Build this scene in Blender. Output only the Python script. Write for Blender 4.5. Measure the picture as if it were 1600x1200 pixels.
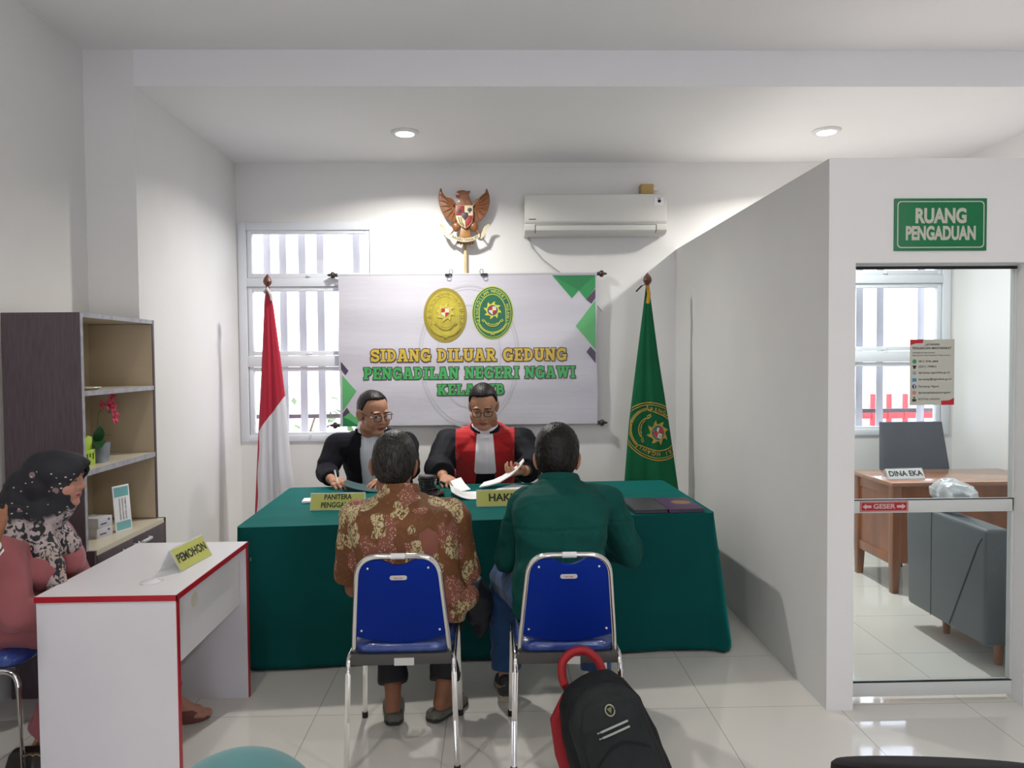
import bpy, bmesh, math, random
import numpy as np
from mathutils import Vector, Matrix, noise
V = Vector
PI = math.pi
random.seed(7)
SC = bpy.context.scene
COL = SC.collection
for _o in list(bpy.data.objects):
    bpy.data.objects.remove(_o, do_unlink=True)

# ------------------------------------------------------------ camera
def rot(a, ax): return Matrix.Rotation(a, 4, ax)
cam_d = bpy.data.cameras.new('camera')
cam = bpy.data.objects.new('camera', cam_d)
COL.objects.link(cam)
cam_d.sensor_width = 36.0
cam_d.lens = 1200.0 / 1600.0 * 36.0
cam_d.clip_start = 0.05
cam.matrix_world = (Matrix.Translation((0, 0, 1.62)) @ rot(math.radians(-1.43), 'Z')
                    @ rot(math.radians(90 - 1.92), 'X') @ rot(math.radians(-0.46), 'Z'))
SC.camera = cam

# ------------------------------------------------------------ world, exposure
wd = bpy.data.worlds.new('world')
SC.world = wd
wd.use_nodes = True
wn = wd.node_tree.nodes
wn['Background'].inputs[0].default_value = (0.84, 0.84, 1.0, 1)
wn['Background'].inputs[1].default_value = 2.6
vs = SC.view_settings
vs.view_transform = 'Standard'
vs.look = 'None'
vs.gamma = 1.0
vs.use_curve_mapping = False
vs.exposure = 1.22

# ------------------------------------------------------------ lamps of the room, with added hall fill lights
def lamp(name, loc, power, size, color, spread=150):
    ld = bpy.data.lights.new(name, 'AREA')
    ld.shape = 'DISK'
    ld.size = size
    ld.energy = power
    ld.color = color
    ld.spread = math.radians(spread)
    o = bpy.data.objects.new(name, ld)
    COL.objects.link(o)
    o.location = loc
    return o
DOWNLIGHTS = [(-0.60, 5.45, 3.21), (2.37, 5.42, 3.21)]
FILL_LIGHTS = [(-1.2, 1.2, 3.42), (1.6, 1.2, 3.42), (-1.2, -1.8, 3.42), (1.6, -1.8, 3.42)]  # unseen hall ceiling lights, added to fill the front of the room
for q in DOWNLIGHTS:
    lamp('downlight_or_fill_glow', (q[0], q[1], q[2] - 0.03), 17 if q[0] < 0 else 22, 0.13, (1.0, 0.97, 0.91))
for q in FILL_LIGHTS:
    lamp('downlight_or_fill_glow', (q[0], q[1], q[2] - 0.03), 8, 0.13, (1.0, 0.97, 0.86), 179)  # glow of the added hall fill lights

# ------------------------------------------------------------ materials
def mat(name, col, rough=0.6, metal=0.0, coat=0.0, spec=0.5, var=0.0, vscale=6.0, bump=0.0, bscale=60.0,
        sheen=0.0, trans=0.0, alpha=1.0, emit=None, stretch=(1, 1, 1), col2=None):
    m = bpy.data.materials.new(name)
    m.use_nodes = True
    nt = m.node_tree
    b = nt.nodes['Principled BSDF']
    I = b.inputs
    I['Base Color'].default_value = (*col, 1)
    I['Roughness'].default_value = rough
    I['Metallic'].default_value = metal
    I['Coat Weight'].default_value = coat
    I['Coat Roughness'].default_value = 0.08
    I['Specular IOR Level'].default_value = spec
    I['Sheen Weight'].default_value = sheen
    I['Transmission Weight'].default_value = trans
    I['Alpha'].default_value = alpha
    if emit:
        I['Emission Color'].default_value = (*emit[:3], 1)
        I['Emission Strength'].default_value = emit[3]
    if var or bump:
        tc = nt.nodes.new('ShaderNodeTexCoord')
        mp = nt.nodes.new('ShaderNodeMapping')
        mp.inputs['Scale'].default_value = stretch
        nt.links.new(tc.outputs['Object'], mp.inputs['Vector'])
        if var:
            n = nt.nodes.new('ShaderNodeTexNoise')
            n.inputs['Scale'].default_value = vscale
            n.inputs['Detail'].default_value = 5
            nt.links.new(mp.outputs[0], n.inputs['Vector'])
            mx = nt.nodes.new('ShaderNodeMix')
            mx.data_type = 'RGBA'
            rp = nt.nodes.new('ShaderNodeMapRange')
            rp.inputs[1].default_value = 0.3
            rp.inputs[2].default_value = 0.7
            nt.links.new(n.outputs['Fac'], rp.inputs[0])
            c2 = col2 if col2 else tuple(min(1, c * (1 + var)) for c in col)
            c1 = col if col2 else tuple(c * (1 - var) for c in col)
            mx.inputs[6].default_value = (*c1, 1)
            mx.inputs[7].default_value = (*c2, 1)
            nt.links.new(rp.outputs[0], mx.inputs[0])
            nt.links.new(mx.outputs[2], I['Base Color'])
        if bump:
            n2 = nt.nodes.new('ShaderNodeTexNoise')
            n2.inputs['Scale'].default_value = bscale
            n2.inputs['Detail'].default_value = 4
            nt.links.new(mp.outputs[0], n2.inputs['Vector'])
            bp = nt.nodes.new('ShaderNodeBump')
            bp.inputs['Strength'].default_value = bump
            bp.inputs['Distance'].default_value = 0.01
            nt.links.new(n2.outputs['Fac'], bp.inputs['Height'])
            nt.links.new(bp.outputs[0], I['Normal'])
    return m

class G:
    """small node-graph helper for patterned materials"""
    def __init__(s, name, rough=0.7):
        s.m = bpy.data.materials.new(name)
        s.m.use_nodes = True
        s.nt = s.m.node_tree
        s.b = s.nt.nodes['Principled BSDF']
        s.b.inputs['Roughness'].default_value = rough
        s.tc = s.nt.nodes.new('ShaderNodeTexCoord')
        s.obj = s.tc.outputs['Object']
    def n(s, t, **k):
        x = s.nt.nodes.new(t)
        for a, v in k.items(): setattr(x, a, v)
        return x
    def put(s, sock, v):
        if hasattr(v, 'is_linked') or isinstance(v, bpy.types.NodeSocket): s.nt.links.new(v, sock)
        else: sock.default_value = v
    def math(s, op, a, b=0.0, c=0.0):
        x = s.n('ShaderNodeMath', operation=op)
        s.put(x.inputs[0], a); s.put(x.inputs[1], b)
        if op in ('MULTIPLY_ADD', 'SMOOTH_MIN'): s.put(x.inputs[2], c)
        return x.outputs[0]
    def noise(s, scale, vec=None, detail=3, rough=0.5, dist=0.0):
        x = s.n('ShaderNodeTexNoise')
        x.inputs['Scale'].default_value = scale
        x.inputs['Detail'].default_value = detail
        x.inputs['Roughness'].default_value = rough
        x.inputs['Distortion'].default_value = dist
        s.nt.links.new(vec if vec else s.obj, x.inputs['Vector'])
        return x.outputs['Fac']
    def vor(s, scale, vec=None, feature='F1'):
        x = s.n('ShaderNodeTexVoronoi', feature=feature)
        x.inputs['Scale'].default_value = scale
        s.nt.links.new(vec if vec else s.obj, x.inputs['Vector'])
        return x.outputs['Distance']
    def mapping(s, scale=(1, 1, 1), loc=(0, 0, 0), rotn=(0, 0, 0)):
        x = s.n('ShaderNodeMapping')
        x.inputs['Scale'].default_value = scale
        x.inputs['Location'].default_value = loc
        x.inputs['Rotation'].default_value = rotn
        s.nt.links.new(s.obj, x.inputs['Vector'])
        return x.outputs[0]
    def ramp(s, v, lo, hi):
        x = s.n('ShaderNodeMapRange')
        s.put(x.inputs[0], v)
        x.inputs[1].default_value = lo; x.inputs[2].default_value = hi
        return x.outputs[0]
    def mix(s, f, a, b):
        x = s.n('ShaderNodeMix', data_type='RGBA')
        s.put(x.inputs[0], f)
        s.put(x.inputs[6], a if not isinstance(a, tuple) else (*a, 1))
        s.put(x.inputs[7], b if not isinstance(b, tuple) else (*b, 1))
        return x.outputs[2]
    def xyz(s):
        x = s.n('ShaderNodeSeparateXYZ')
        s.nt.links.new(s.obj, x.inputs[0])
        return x.outputs
    def out(s, col): s.nt.links.new(col, s.b.inputs['Base Color']); return s.m
    def bump(s, h, strength=0.3, dist=0.01):
        x = s.n('ShaderNodeBump')
        x.inputs['Strength'].default_value = strength
        x.inputs['Distance'].default_value = dist
        s.put(x.inputs['Height'], h)
        s.nt.links.new(x.outputs[0], s.b.inputs['Normal'])

# ------------------------------------------------------------ mesh builder
def frame(d, up=V((0, 0, 1))):
    d = V(d).normalized()
    if abs(d.dot(up)) > 0.98: up = V((0, 1, 0))
    x = d.cross(up).normalized()
    y = x.cross(d).normalized()
    return x, y, d

class MB:
    def __init__(s): s.v = []; s.f = []; s.mi = []; s.cur = 0
    def add(s, vs, fs):
        o = len(s.v)
        s.v += [V(p) for p in vs]
        s.f += [tuple(i + o for i in f) for f in fs]
        s.mi += [s.cur] * len(fs)
    def xf(s, M, start=0):
        for i in range(start, len(s.v)): s.v[i] = M @ s.v[i]
        return s
    def box(s, a, b, M=None):
        x0, y0, z0 = a; x1, y1, z1 = b
        vs = [V(p) for p in ((x0,y0,z0),(x1,y0,z0),(x1,y1,z0),(x0,y1,z0),(x0,y0,z1),(x1,y0,z1),(x1,y1,z1),(x0,y1,z1))]
        if M: vs = [M @ p for p in vs]
        s.add(vs, [(0,3,2,1),(4,5,6,7),(0,1,5,4),(1,2,6,5),(2,3,7,6),(3,0,4,7)])
        return s
    def rings(s, rings, cap=True, closed=False):
        n = len(rings[0]); vs = [p for r in rings for p in r]; fs = []
        m = len(rings)
        for i in range(m if closed else m - 1):
            for j in range(n):
                k = (j + 1) % n; i2 = (i + 1) % m
                fs.append((i*n+j, i*n+k, i2*n+k, i2*n+j))
        if cap and not closed:
            fs.append(tuple(range(n - 1, -1, -1)))
            fs.append(tuple((m-1)*n + j for j in range(n)))
        s.add(vs, fs); return s
    def cyl(s, p0, p1, r0, r1=None, n=16):
        r1 = r0 if r1 is None else r1
        p0, p1 = V(p0), V(p1); x, y, d = frame(p1 - p0)
        ring = lambda p, r: [p + (x*math.cos(2*PI*j/n) + y*math.sin(2*PI*j/n)) * r for j in range(n)]
        return s.rings([ring(p0, r0), ring(p1, r1)])
    def rc(s, p0, r0, p1, r1, n=14):
        p0, p1 = V(p0), V(p1); x, y, d = frame(p1 - p0); R = []
        for k in range(1, 5):
            a = -PI/2 + PI/2 * k/4.0
            R.append((p0 + d*r0*math.sin(a), r0*math.cos(a)))
        for k in range(0, 4):
            a = PI/2 * k/4.0
            R.append((p1 + d*r1*math.sin(a), r1*math.cos(a)))
        return s.rings([[p + (x*math.cos(2*PI*j/n) + y*math.sin(2*PI*j/n))*r for j in range(n)] for p, r in R])
    def chain(s, pts, rs):
        for i in range(len(pts)-1): s.rc(pts[i], rs[i], pts[i+1], rs[i+1])
        return s
    def ell(s, c, r, M=None, n=20, m=12):
        vs = []; c = V(c)
        for i in range(m + 1):
            a = -PI/2 + PI*i/m
            for j in range(n):
                t = 2*PI*j/n
                p = V((r[0]*math.cos(a)*math.cos(t), r[1]*math.cos(a)*math.sin(t), r[2]*math.sin(a)))
                if i in (0, m): p = V((0, 0, r[2]*math.sin(a)))
                p = c + p
                vs.append(M @ p if M else p)
        fs = [(i*n+j, i*n+(j+1)%n, (i+1)*n+(j+1)%n, (i+1)*n+j) for i in range(m) for j in range(n)]
        s.add(vs, fs); return s
    def tube(s, pts, r, n=10, closed=False, cap=True, rs=None):
        pts = [V(p) for p in pts]; N = len(pts); R = []
        x = None
        for i in range(N):
            if closed: d = (pts[(i+1) % N] - pts[i-1]).normalized()
            else: d = (pts[min(i+1, N-1)] - pts[max(i-1, 0)]).normalized()
            if x is None: x, y, _ = frame(d)
            else:
                x = (x - d*x.dot(d)).normalized(); y = d.cross(x)
            rr = rs[i] if rs else r
            R.append([pts[i] + (x*math.cos(2*PI*j/n) + y*math.sin(2*PI*j/n))*rr for j in range(n)])
        return s.rings(R, cap=cap, closed=closed)
    def loft(s, secs, n=32):
        R = []
        for c, ax, ay, rx, ry, e in secs:
            c, ax, ay = V(c), V(ax), V(ay); ring = []
            for j in range(n):
                t = 2*PI*j/n; a, b = math.cos(t), math.sin(t)
                ring.append(c + ax*rx*math.copysign(abs(a)**(2/e), a) + ay*ry*math.copysign(abs(b)**(2/e), b))
            R.append(ring)
        return s.rings(R)
    def lathe(s, prof, c=(0, 0, 0), n=28, M=None):
        c = V(c); R = []
        for r, z in prof:
            ring = [c + V((r*math.cos(2*PI*j/n), r*math.sin(2*PI*j/n), z)) for j in range(n)]
            R.append([M @ p for p in ring] if M else ring)
        return s.rings(R)
    def prism(s, poly, d0, d1, M=None):
        """poly in local x,z; extruded along local y from d0 to d1"""
        n = len(poly)
        vs = [V((p[0], d0, p[1])) for p in poly] + [V((p[0], d1, p[1])) for p in poly]
        if M: vs = [M @ p for p in vs]
        fs = [tuple(range(n)), tuple(range(2*n-1, n-1, -1))]
        fs += [((i+1) % n, i, n+i, n+(i+1) % n) for i in range(n)]
        s.add(vs, fs); return s
    def grid(s, fn, nu, nv):
        vs = [fn(i/nu, j/nv) for j in range(nv+1) for i in range(nu+1)]
        fs = [(j*(nu+1)+i, j*(nu+1)+i+1, (j+1)*(nu+1)+i+1, (j+1)*(nu+1)+i) for j in range(nv) for i in range(nu)]
        s.add(vs, fs); return s
    def mesh(s, name='m', recalc=True):
        me = bpy.data.meshes.new(name)
        me.from_pydata([tuple(p) for p in s.v], [], s.f)
        me.polygons.foreach_set('material_index', s.mi)
        if recalc:
            bm = bmesh.new(); bm.from_mesh(me)
            bmesh.ops.recalc_face_normals(bm, faces=bm.faces)
            bm.to_mesh(me); bm.free()
        return me

def RM(o):
    return Matrix(o['_m']) if False else ROOT[o.name]
ROOT = {}
def smooth_by_angle(me, deg=35):
    me.polygons.foreach_set('use_smooth', [True]*len(me.polygons))
    bm = bmesh.new(); bm.from_mesh(me); a = math.radians(deg)
    for e in bm.edges:
        e.smooth = not (len(e.link_faces) == 2 and e.calc_face_angle(0) > a)
    bm.to_mesh(me); bm.free()
def link(me, name, mats, parent=None, flat=False, bevel=0.0, seg=2, base=None, rz=0.0, world=True, deg=35):
    """me is in world coordinates; it becomes a part of parent, or a thing with its origin at base"""
    if bevel:
        bm = bmesh.new(); bm.from_mesh(me)
        ed = [e for e in bm.edges if len(e.link_faces) == 2 and e.calc_face_angle(0) > 0.6]
        bmesh.ops.bevel(bm, geom=ed, offset=bevel, segments=seg, affect='EDGES', profile=0.5, clamp_overlap=True)
        bm.to_mesh(me); bm.free()
    if not flat: smooth_by_angle(me, deg)
    o = bpy.data.objects.new(name, me)
    COL.objects.link(o)
    for m in (mats if isinstance(mats, (list, tuple)) else [mats]): me.materials.append(m)
    if parent:
        M = ROOT[parent.name]
        if world: me.transform(M.inverted())
        o.parent = parent; ROOT[o.name] = M
    else:
        M = Matrix.Translation(base if base else (0, 0, 0)) @ rot(rz, 'Z')
        if world and (base or rz): me.transform(M.inverted())
        o.matrix_world = M; ROOT[o.name] = M
    me.name = o.name
    return o
def build(mb, name, mats, parent=None, **k): return link(mb.mesh(), name, mats, parent, **k)
def tag(o, label, cat, group=None):
    o['label'] = label; o['category'] = cat
    if group: o['group'] = group
    return o
def thing(name, label, cat, loc=(0, 0, 0), rz=0.0, group=None):
    o = bpy.data.objects.new(name, None); COL.objects.link(o)
    o.empty_display_size = 0.1
    M = Matrix.Translation(loc) @ rot(rz, 'Z')
    o.matrix_world = M; ROOT[o.name] = M
    return tag(o, label, cat, group)
def struct(mb, name, mats, **k):
    o = build(mb, name, mats, **k); o['kind'] = 'structure'; return o
def dup(root, loc, rz, label, group=None):
    r = root.copy(); COL.objects.link(r); r['label'] = label
    if group: r['group'] = group
    M = Matrix.Translation(loc) @ rot(rz, 'Z'); r.matrix_world = M; ROOT[r.name] = M
    def rec(a, b):
        for ch in list(a.children):
            if ch in made: continue
            c = ch.copy(); COL.objects.link(c); c.parent = b; made.add(c); ROOT[c.name] = M
            rec(ch, c)
    made = set(); rec(root, r)
    return r

_tc = {}
def text_tris(txt, size=1.0, bold=0.0, align='CENTER', space=1.0):
    """2D triangles of a line of lettering, in x,y"""
    key = (txt, bold, align, space)
    if key not in _tc:
        cu = bpy.data.curves.new('t', 'FONT')
        cu.body = txt; cu.size = 1.0; cu.align_x = align; cu.align_y = 'CENTER'; cu.offset = bold; cu.space_character = space
        cu.resolution_u = 4
        o = bpy.data.objects.new('t', cu); COL.objects.link(o)
        dg = bpy.context.evaluated_depsgraph_get(); dg.update()
        me = bpy.data.meshes.new_from_object(o.evaluated_get(dg))
        _tc[key] = ([(v.co.x, v.co.y) for v in me.vertices], [tuple(p.vertices) for p in me.polygons])
        bpy.data.objects.remove(o); bpy.data.curves.remove(cu); bpy.data.meshes.remove(me)
    vs, fs = _tc[key]
    return [(x*size, y*size) for x, y in vs], fs
def put_text(mb, txt, M, size, bold=0.0, align='CENTER', width=None, space=1.0, wm=None):
    """lettering on the local x,z plane of M, standing 0 off it"""
    vs, fs = text_tris(txt, size, bold, align, space)
    sx = 1.0
    if width and vs:
        w = max(v[0] for v in vs) - min(v[0] for v in vs); sx = width / w
    P = [V((x*sx, 0, y)) for x, y in vs]
    P = [wm(p) for p in P] if wm else [M @ p for p in P]
    mb.add(P, fs)
def flat(mb, polys, fn):
    for p in polys: mb.add([fn(x, z) for x, z in p], [tuple(range(len(p)))])

def blob(mb, voxel=0.006, sm=4, fac=0.5):
    me = mb.mesh('b')
    o = bpy.data.objects.new('b', me); COL.objects.link(o)
    r = o.modifiers.new('r', 'REMESH'); r.mode = 'VOXEL'; r.voxel_size = voxel; r.adaptivity = 0.0
    if sm:
        k = o.modifiers.new('s', 'SMOOTH'); k.factor = fac; k.iterations = sm
    dg = bpy.context.evaluated_depsgraph_get(); dg.update()
    out = bpy.data.meshes.new_from_object(o.evaluated_get(dg))
    bpy.data.objects.remove(o); bpy.data.meshes.remove(me)
    return out
def displace(me, fn):
    n = len(me.vertices)
    co = np.empty(n * 3); no = np.empty(n * 3)
    me.vertices.foreach_get('co', co); me.vertices.foreach_get('normal', no)
    co = co.reshape(-1, 3); no = no.reshape(-1, 3)
    d = np.array([fn(V(c), V(q)) for c, q in zip(co, no)])
    me.vertices.foreach_set('co', (co + no * d[:, None]).ravel())
    me.update()
def extract(me, cond, off=0.004, thick=0.006):
    """a cloth panel lifted from a garment: faces meeting cond, offset along the normals, given thickness"""
    vc = [(V(v.co), V(v.normal)) for v in me.vertices]
    nv = [c + n*off for c, n in vc]
    keep = [tuple(p.vertices) for p in me.polygons if cond(p.center, p.normal)]
    used = sorted({i for f in keep for i in f}); ix = {a: k for k, a in enumerate(used)}
    P = [nv[i] for i in used]; Q = [vc[i][0] + vc[i][1]*(off - thick) for i in used]
    N = len(P); F = [tuple(ix[i] for i in f) for f in keep]
    edges = {}
    for f in F:
        for a, b in zip(f, f[1:] + f[:1]):
            if (b, a) in edges: del edges[(b, a)]
            else: edges[(a, b)] = 1
    out = MB(); out.add(P + Q, F + [tuple(i + N for i in reversed(f)) for f in F] + [(b, a, a + N, b + N) for a, b in edges])
    return out.mesh(recalc=False)
# ============================================================ palette
WALL = mat('wall_paint', (0.76, 0.755, 0.745), 0.75, var=0.03, vscale=1.5, bump=0.05, bscale=90)
CEIL = mat('ceiling_paint', (0.84, 0.84, 0.84), 0.85, var=0.02, vscale=1.0)
WHITE = mat('white_laminate', (0.72, 0.71, 0.74), 0.35, var=0.03, vscale=3)
REDEDGE = mat('red_edge_band', (0.42, 0.008, 0.02), 0.4)
ALU = mat('white_aluminium', (0.74, 0.77, 0.82), 0.35, var=0.02, vscale=4)
CHROME = mat('chrome', (0.78, 0.78, 0.76), 0.12, metal=1.0)
BLACKPL = mat('black_plastic', (0.012, 0.012, 0.014), 0.35)
DARKMETAL = mat('dark_metal', (0.03, 0.03, 0.032), 0.35, metal=0.6)
PAPER = mat('paper', (0.80, 0.80, 0.82), 0.8)
INK = mat('ink', (0.02, 0.02, 0.022), 0.7)
CARD = mat('lime_card', (0.50, 0.52, 0.12), 0.5, var=0.04, vscale=8)
ACRYL = mat('clear_acrylic', (0.85, 0.87, 0.88), 0.08, spec=0.6, alpha=0.45)
def glass_mat(name, tint, gl=0.9):
    m = bpy.data.materials.new(name); m.use_nodes = True
    nt = m.node_tree; nt.nodes.clear()
    o = nt.nodes.new('ShaderNodeOutputMaterial'); t = nt.nodes.new('ShaderNodeBsdfTransparent')
    g = nt.nodes.new('ShaderNodeBsdfGlossy'); f = nt.nodes.new('ShaderNodeFresnel'); x = nt.nodes.new('ShaderNodeMixShader')
    t.inputs[0].default_value = (*tint, 1); g.inputs['Roughness'].default_value = 0.02
    g.inputs[0].default_value = (gl, gl, gl, 1); f.inputs[0].default_value = 1.35
    nt.links.new(f.outputs[0], x.inputs[0]); nt.links.new(t.outputs[0], x.inputs[1]); nt.links.new(g.outputs[0], x.inputs[2])
    nt.links.new(x.outputs[0], o.inputs[0]); return m
GLASS = glass_mat('window_glass', (0.95, 0.96, 0.97))
DOORGLASS = glass_mat('door_glass', (0.88, 0.92, 0.93))

# floor tiles
g = G('floor_tiles', 0.055)
br = g.n('ShaderNodeTexBrick', offset=0.0)
br.inputs['Scale'].default_value = 1.0
br.inputs['Brick Width'].default_value = 0.6; br.inputs['Row Height'].default_value = 0.6
br.inputs['Mortar Size'].default_value = 0.0022; br.inputs['Mortar Smooth'].default_value = 0.1
br.inputs['Color1'].default_value = (0.73, 0.705, 0.66, 1); br.inputs['Color2'].default_value = (0.71, 0.69, 0.65, 1)
br.inputs['Mortar'].default_value = (0.40, 0.385, 0.36, 1)
g.nt.links.new(g.mapping(loc=(0.22, 0.13, 0)), br.inputs['Vector'])
cloud = g.noise(2.2, detail=4)
FLOOR = g.out(g.mix(g.ramp(cloud, 0.35, 0.75), br.outputs['Color'], g.mix(0.12, br.outputs['Color'], (0.72, 0.69, 0.64))))
g.b.inputs['Coat Weight'].default_value = 0.25; g.b.inputs['Coat Roughness'].default_value = 0.03

# ============================================================ the room
XL, XA, YB, YF, YP, XP, ZA, ZM, ZP, XR = -2.35, -2.06, 6.30, 4.55, 3.42, 1.51, 3.21, 3.42, 2.50, 3.83
YR = -4.2
struct(MB().box((XL - 0.15, YR - 0.15, -0.1), (5.2, YB + 0.15, 0.0)), 'floor', FLOOR, flat=True)
struct(MB().box((XL - 0.15, YR - 0.15, ZM), (5.2, YF, ZM + 0.12)), 'ceiling', CEIL, flat=True)
struct(MB().box((XA, YF, ZA), (5.2, YB + 0.15, ZA + 0.33)), 'ceiling_alcove', CEIL, flat=True)
struct(MB().box((XL - 0.15, YR, 0), (XL, YF, ZM)), 'wall_left', WALL, flat=True)
struct(MB().box((XL - 0.15, YF, 0), (XA, YB + 0.15, ZM)), 'wall_alcove_left', WALL, flat=True)
W1 = (-2.05, -0.925, 0.955, 2.735)
W2 = (2.70, 3.80, 0.955, 2.735)
mb = MB()
for a, b, c, d in ((XA, W1[0], 0, ZA), (W1[0], W1[1], 0, W1[2]), (W1[0], W1[1], W1[3], ZA), (W1[1], W2[0], 0, ZA),
                   (W2[0], W2[1], 0, W2[2]), (W2[0], W2[1], W2[3], ZA), (W2[1], XR + 0.1, 0, ZA)):
    mb.box((a, YB, c), (b, YB + 0.15, d))
struct(mb, 'wall_back', WALL, flat=True)
struct(MB().box((XR, YP + 0.12, 0), (XR + 0.12, YB, ZA)), 'wall_right', WALL, flat=True)
struct(MB().box((XP, YP + 0.12, 0), (XP + 0.12, YB, ZP)), 'wall_partition_side', WALL, flat=True)
DL, DR, DT = 1.632, 2.425, 2.035
mb = MB()
mb.box((XP, YP, 0), (DL, YP + 0.12, ZP)); mb.box((DL, YP, DT), (DR, YP + 0.12, ZP)); mb.box((DR, YP, 0), (5.05, YP + 0.12, ZP))
struct(mb, 'wall_partition_front', WALL, flat=True)
struct(MB().box((5.05, YR, 0), (5.2, YF, ZM)), 'wall_right_hall', WALL, flat=True)
mb = MB()
for a, b, c, d in ((XL, 0.0, 0, ZM), (0.0, 2.2, 2.3, ZM), (2.2, 5.05, 0, ZM)): mb.box((a, YR - 0.15, c), (b, YR, d))
struct(mb, 'wall_rear', WALL, flat=True)
# thin shadow gap / ceiling trim on the back wall, plaster patches
struct(MB().box((-0.5, YB - 0.004, 3.17), (1.35, YB, 3.185)), 'trim_1', WALL, flat=True)

# windows
def window(name, W, panes, y0=YB - 0.012, y1=YB + 0.07):
    x0, x1, z0, z1 = W; mb = MB()
    f = 0.065
    mb.box((x0, y0, z0), (x0 + f, y1, z1)); mb.box((x1 - f, y0, z0), (x1, y1, z1))
    mb.box((x0 + f, y0, z1 - f), (x1 - f, y1, z1)); mb.box((x0 + f, y0, z0), (x1 - f, y1, z0 + f * 0.8))
    for i in range(len(panes) - 1):
        mb.box((x0 + f, y0, panes[i + 1][1] + 0.035), (x1 - f, y1, panes[i][0] - 0.035))
    root = build(mb, name, ALU, bevel=0.004, base=((x0 + x1) / 2, y0, z0)); root['kind'] = 'structure'
    for a, b in panes:
        s = MB(); xa, xb = x0 + f + 0.004, x1 - f - 0.004; a2, b2 = a - 0.033, b + 0.033; w = 0.036
        s.box((xa, y0 + 0.015, a2), (xa + w, y1 - 0.01, b2)); s.box((xb - w, y0 + 0.015, a2), (xb, y1 - 0.01, b2))
        s.box((xa + w, y0 + 0.015, a2), (xb - w, y1 - 0.01, a2 + w)); s.box((xa + w, y0 + 0.015, b2 - w), (xb - w, y1 - 0.01, b2))
        sash = build(s, 'window_sash', ALU, root, bevel=0.004)
        xm = (xa + xb) / 2
        h = MB().box((xm - 0.02, y0 + 0.002, a2 + 0.008), (xm + 0.02, y0 + 0.016, a2 + 0.02)).box((xm - 0.004, y0 - 0.012, a2 + 0.004), (xm + 0.004, y0 + 0.004, a2 + 0.022))
        build(h, 'window_latch', ALU, sash, bevel=0.002)
        build(MB().box((xa + w - 0.004, YB + 0.028, a2 + w - 0.004), (xb - w + 0.004, YB + 0.034, b2 - w + 0.004)), 'window_pane', GLASS, sash, flat=True)
    return root
PANES = [(2.32, 2.645), (1.69, 2.18), (1.025, 1.53)]
window('window_1', W1, PANES)
window('window_2', W2, PANES)

# the outside: paving, slatted security grilles, a red gatepost
OUT = mat('outdoor_concrete', (0.55, 0.52, 0.48), 0.9, var=0.12, vscale=2)
struct(MB().box((-14, YB + 0.15, -0.35), (16, 30, -0.25)), 'ground_outside', OUT, flat=True)
SLAT = mat('grey_slat_paint', (0.56, 0.545, 0.53), 0.6, var=0.05, vscale=5)
RAIL = mat('brown_rail_paint', (0.20, 0.15, 0.15), 0.6)
def grille(xs, x0, x1, label):
    r = thing('window_grille', label, 'window grille', ((x0 + x1) / 2, 6.6, 0.8), group=None)
    for x in xs:
        build(MB().box((x - 0.031, 6.585, 0.78), (x + 0.031, 6.60, 2.95)), 'slat', SLAT, r, bevel=0.003)
    for z in (1.12, 1.66, 2.86):
        build(MB().box((x0, 6.602, z), (x1, 6.63, z + 0.035)), 'rail', RAIL, r, bevel=0.003)
    for x in (x0, x1):
        for z in (0.9, 2.85): build(MB().box((x - 0.03, 6.44, z), (x, 6.64, z + 0.05)), 'bracket', RAIL, r)
    return r
grille([-2.06, -1.905, -1.772, -1.61, -1.456, -1.15, -0.99], -2.1, -0.9,
       'pale vertical slat grille outside the window behind the red and white flag')
grille([2.60, 2.78, 2.96, 3.18, 3.36, 3.72, 3.90], 2.55, 4.0,
       'pale vertical slat grille outside the window of the glass-doored office')
REDP = mat('red_gate_paint', (0.50, 0.05, 0.05), 0.6)
r = thing('gate', 'red painted gate panel seen outdoors through the office window slats', 'gate', (4.3, 9.2, -0.25))
build(MB().box((4.08, 9.15, -0.25), (4.26, 9.3, 2.3)), 'post', REDP, r, bevel=0.01)
for z in (0.2, 0.85): build(MB().box((4.26, 9.2, z), (6.2, 9.24, z + 0.12)), 'rail', REDP, r)
for k in range(9): build(MB().box((4.4 + k * 0.2, 9.19, 0.0), (4.44 + k * 0.2, 9.25, 1.15)), 'bar', REDP, r)
LEAF = mat('roadside_leaf', (0.10, 0.16, 0.06), 0.7, var=0.4, vscale=9)
def shrub(x, y, h, label):
    random.seed(int(x * 100)); root = thing('shrub', label, 'shrub', (x, y, -0.25))
    s = MB(); lf = MB()
    for k in range(7):
        a = k * 0.9; tip = V((x + math.cos(a) * h * 0.3, y + math.sin(a) * h * 0.3, -0.25 + h * (0.7 + 0.1 * (k % 3))))
        s.tube([V((x, y, -0.25)), V((x, y, -0.25)).lerp(tip, 0.5) + V((0, 0, 0.08)), tip], 0.012, 6)
        for j in range(26):
            c = V((x, y, -0.25)).lerp(tip, random.uniform(0.35, 1.05)) + V([random.uniform(-1, 1) * h * 0.13 for _ in range(3)])
            d = V((random.uniform(-1, 1), random.uniform(-1, 1), random.uniform(-0.4, 0.8))).normalized()
            w = d.cross(V((0, 0, 1))).normalized() * h * 0.025; L = d * h * 0.11
            lf.add([c, c + L * 0.5 + w, c + L, c + L * 0.5 - w], [(0, 1, 2, 3)])
    build(s, 'stem', mat('twig', (0.12, 0.08, 0.05), 0.8), root); link(lf.mesh(recalc=False), 'foliage', LEAF, root, flat=True)
shrub(-2.35, 8.6, 1.5, 'dark leafy shrub outdoors, low behind the slats of the flag-side window')
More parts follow.
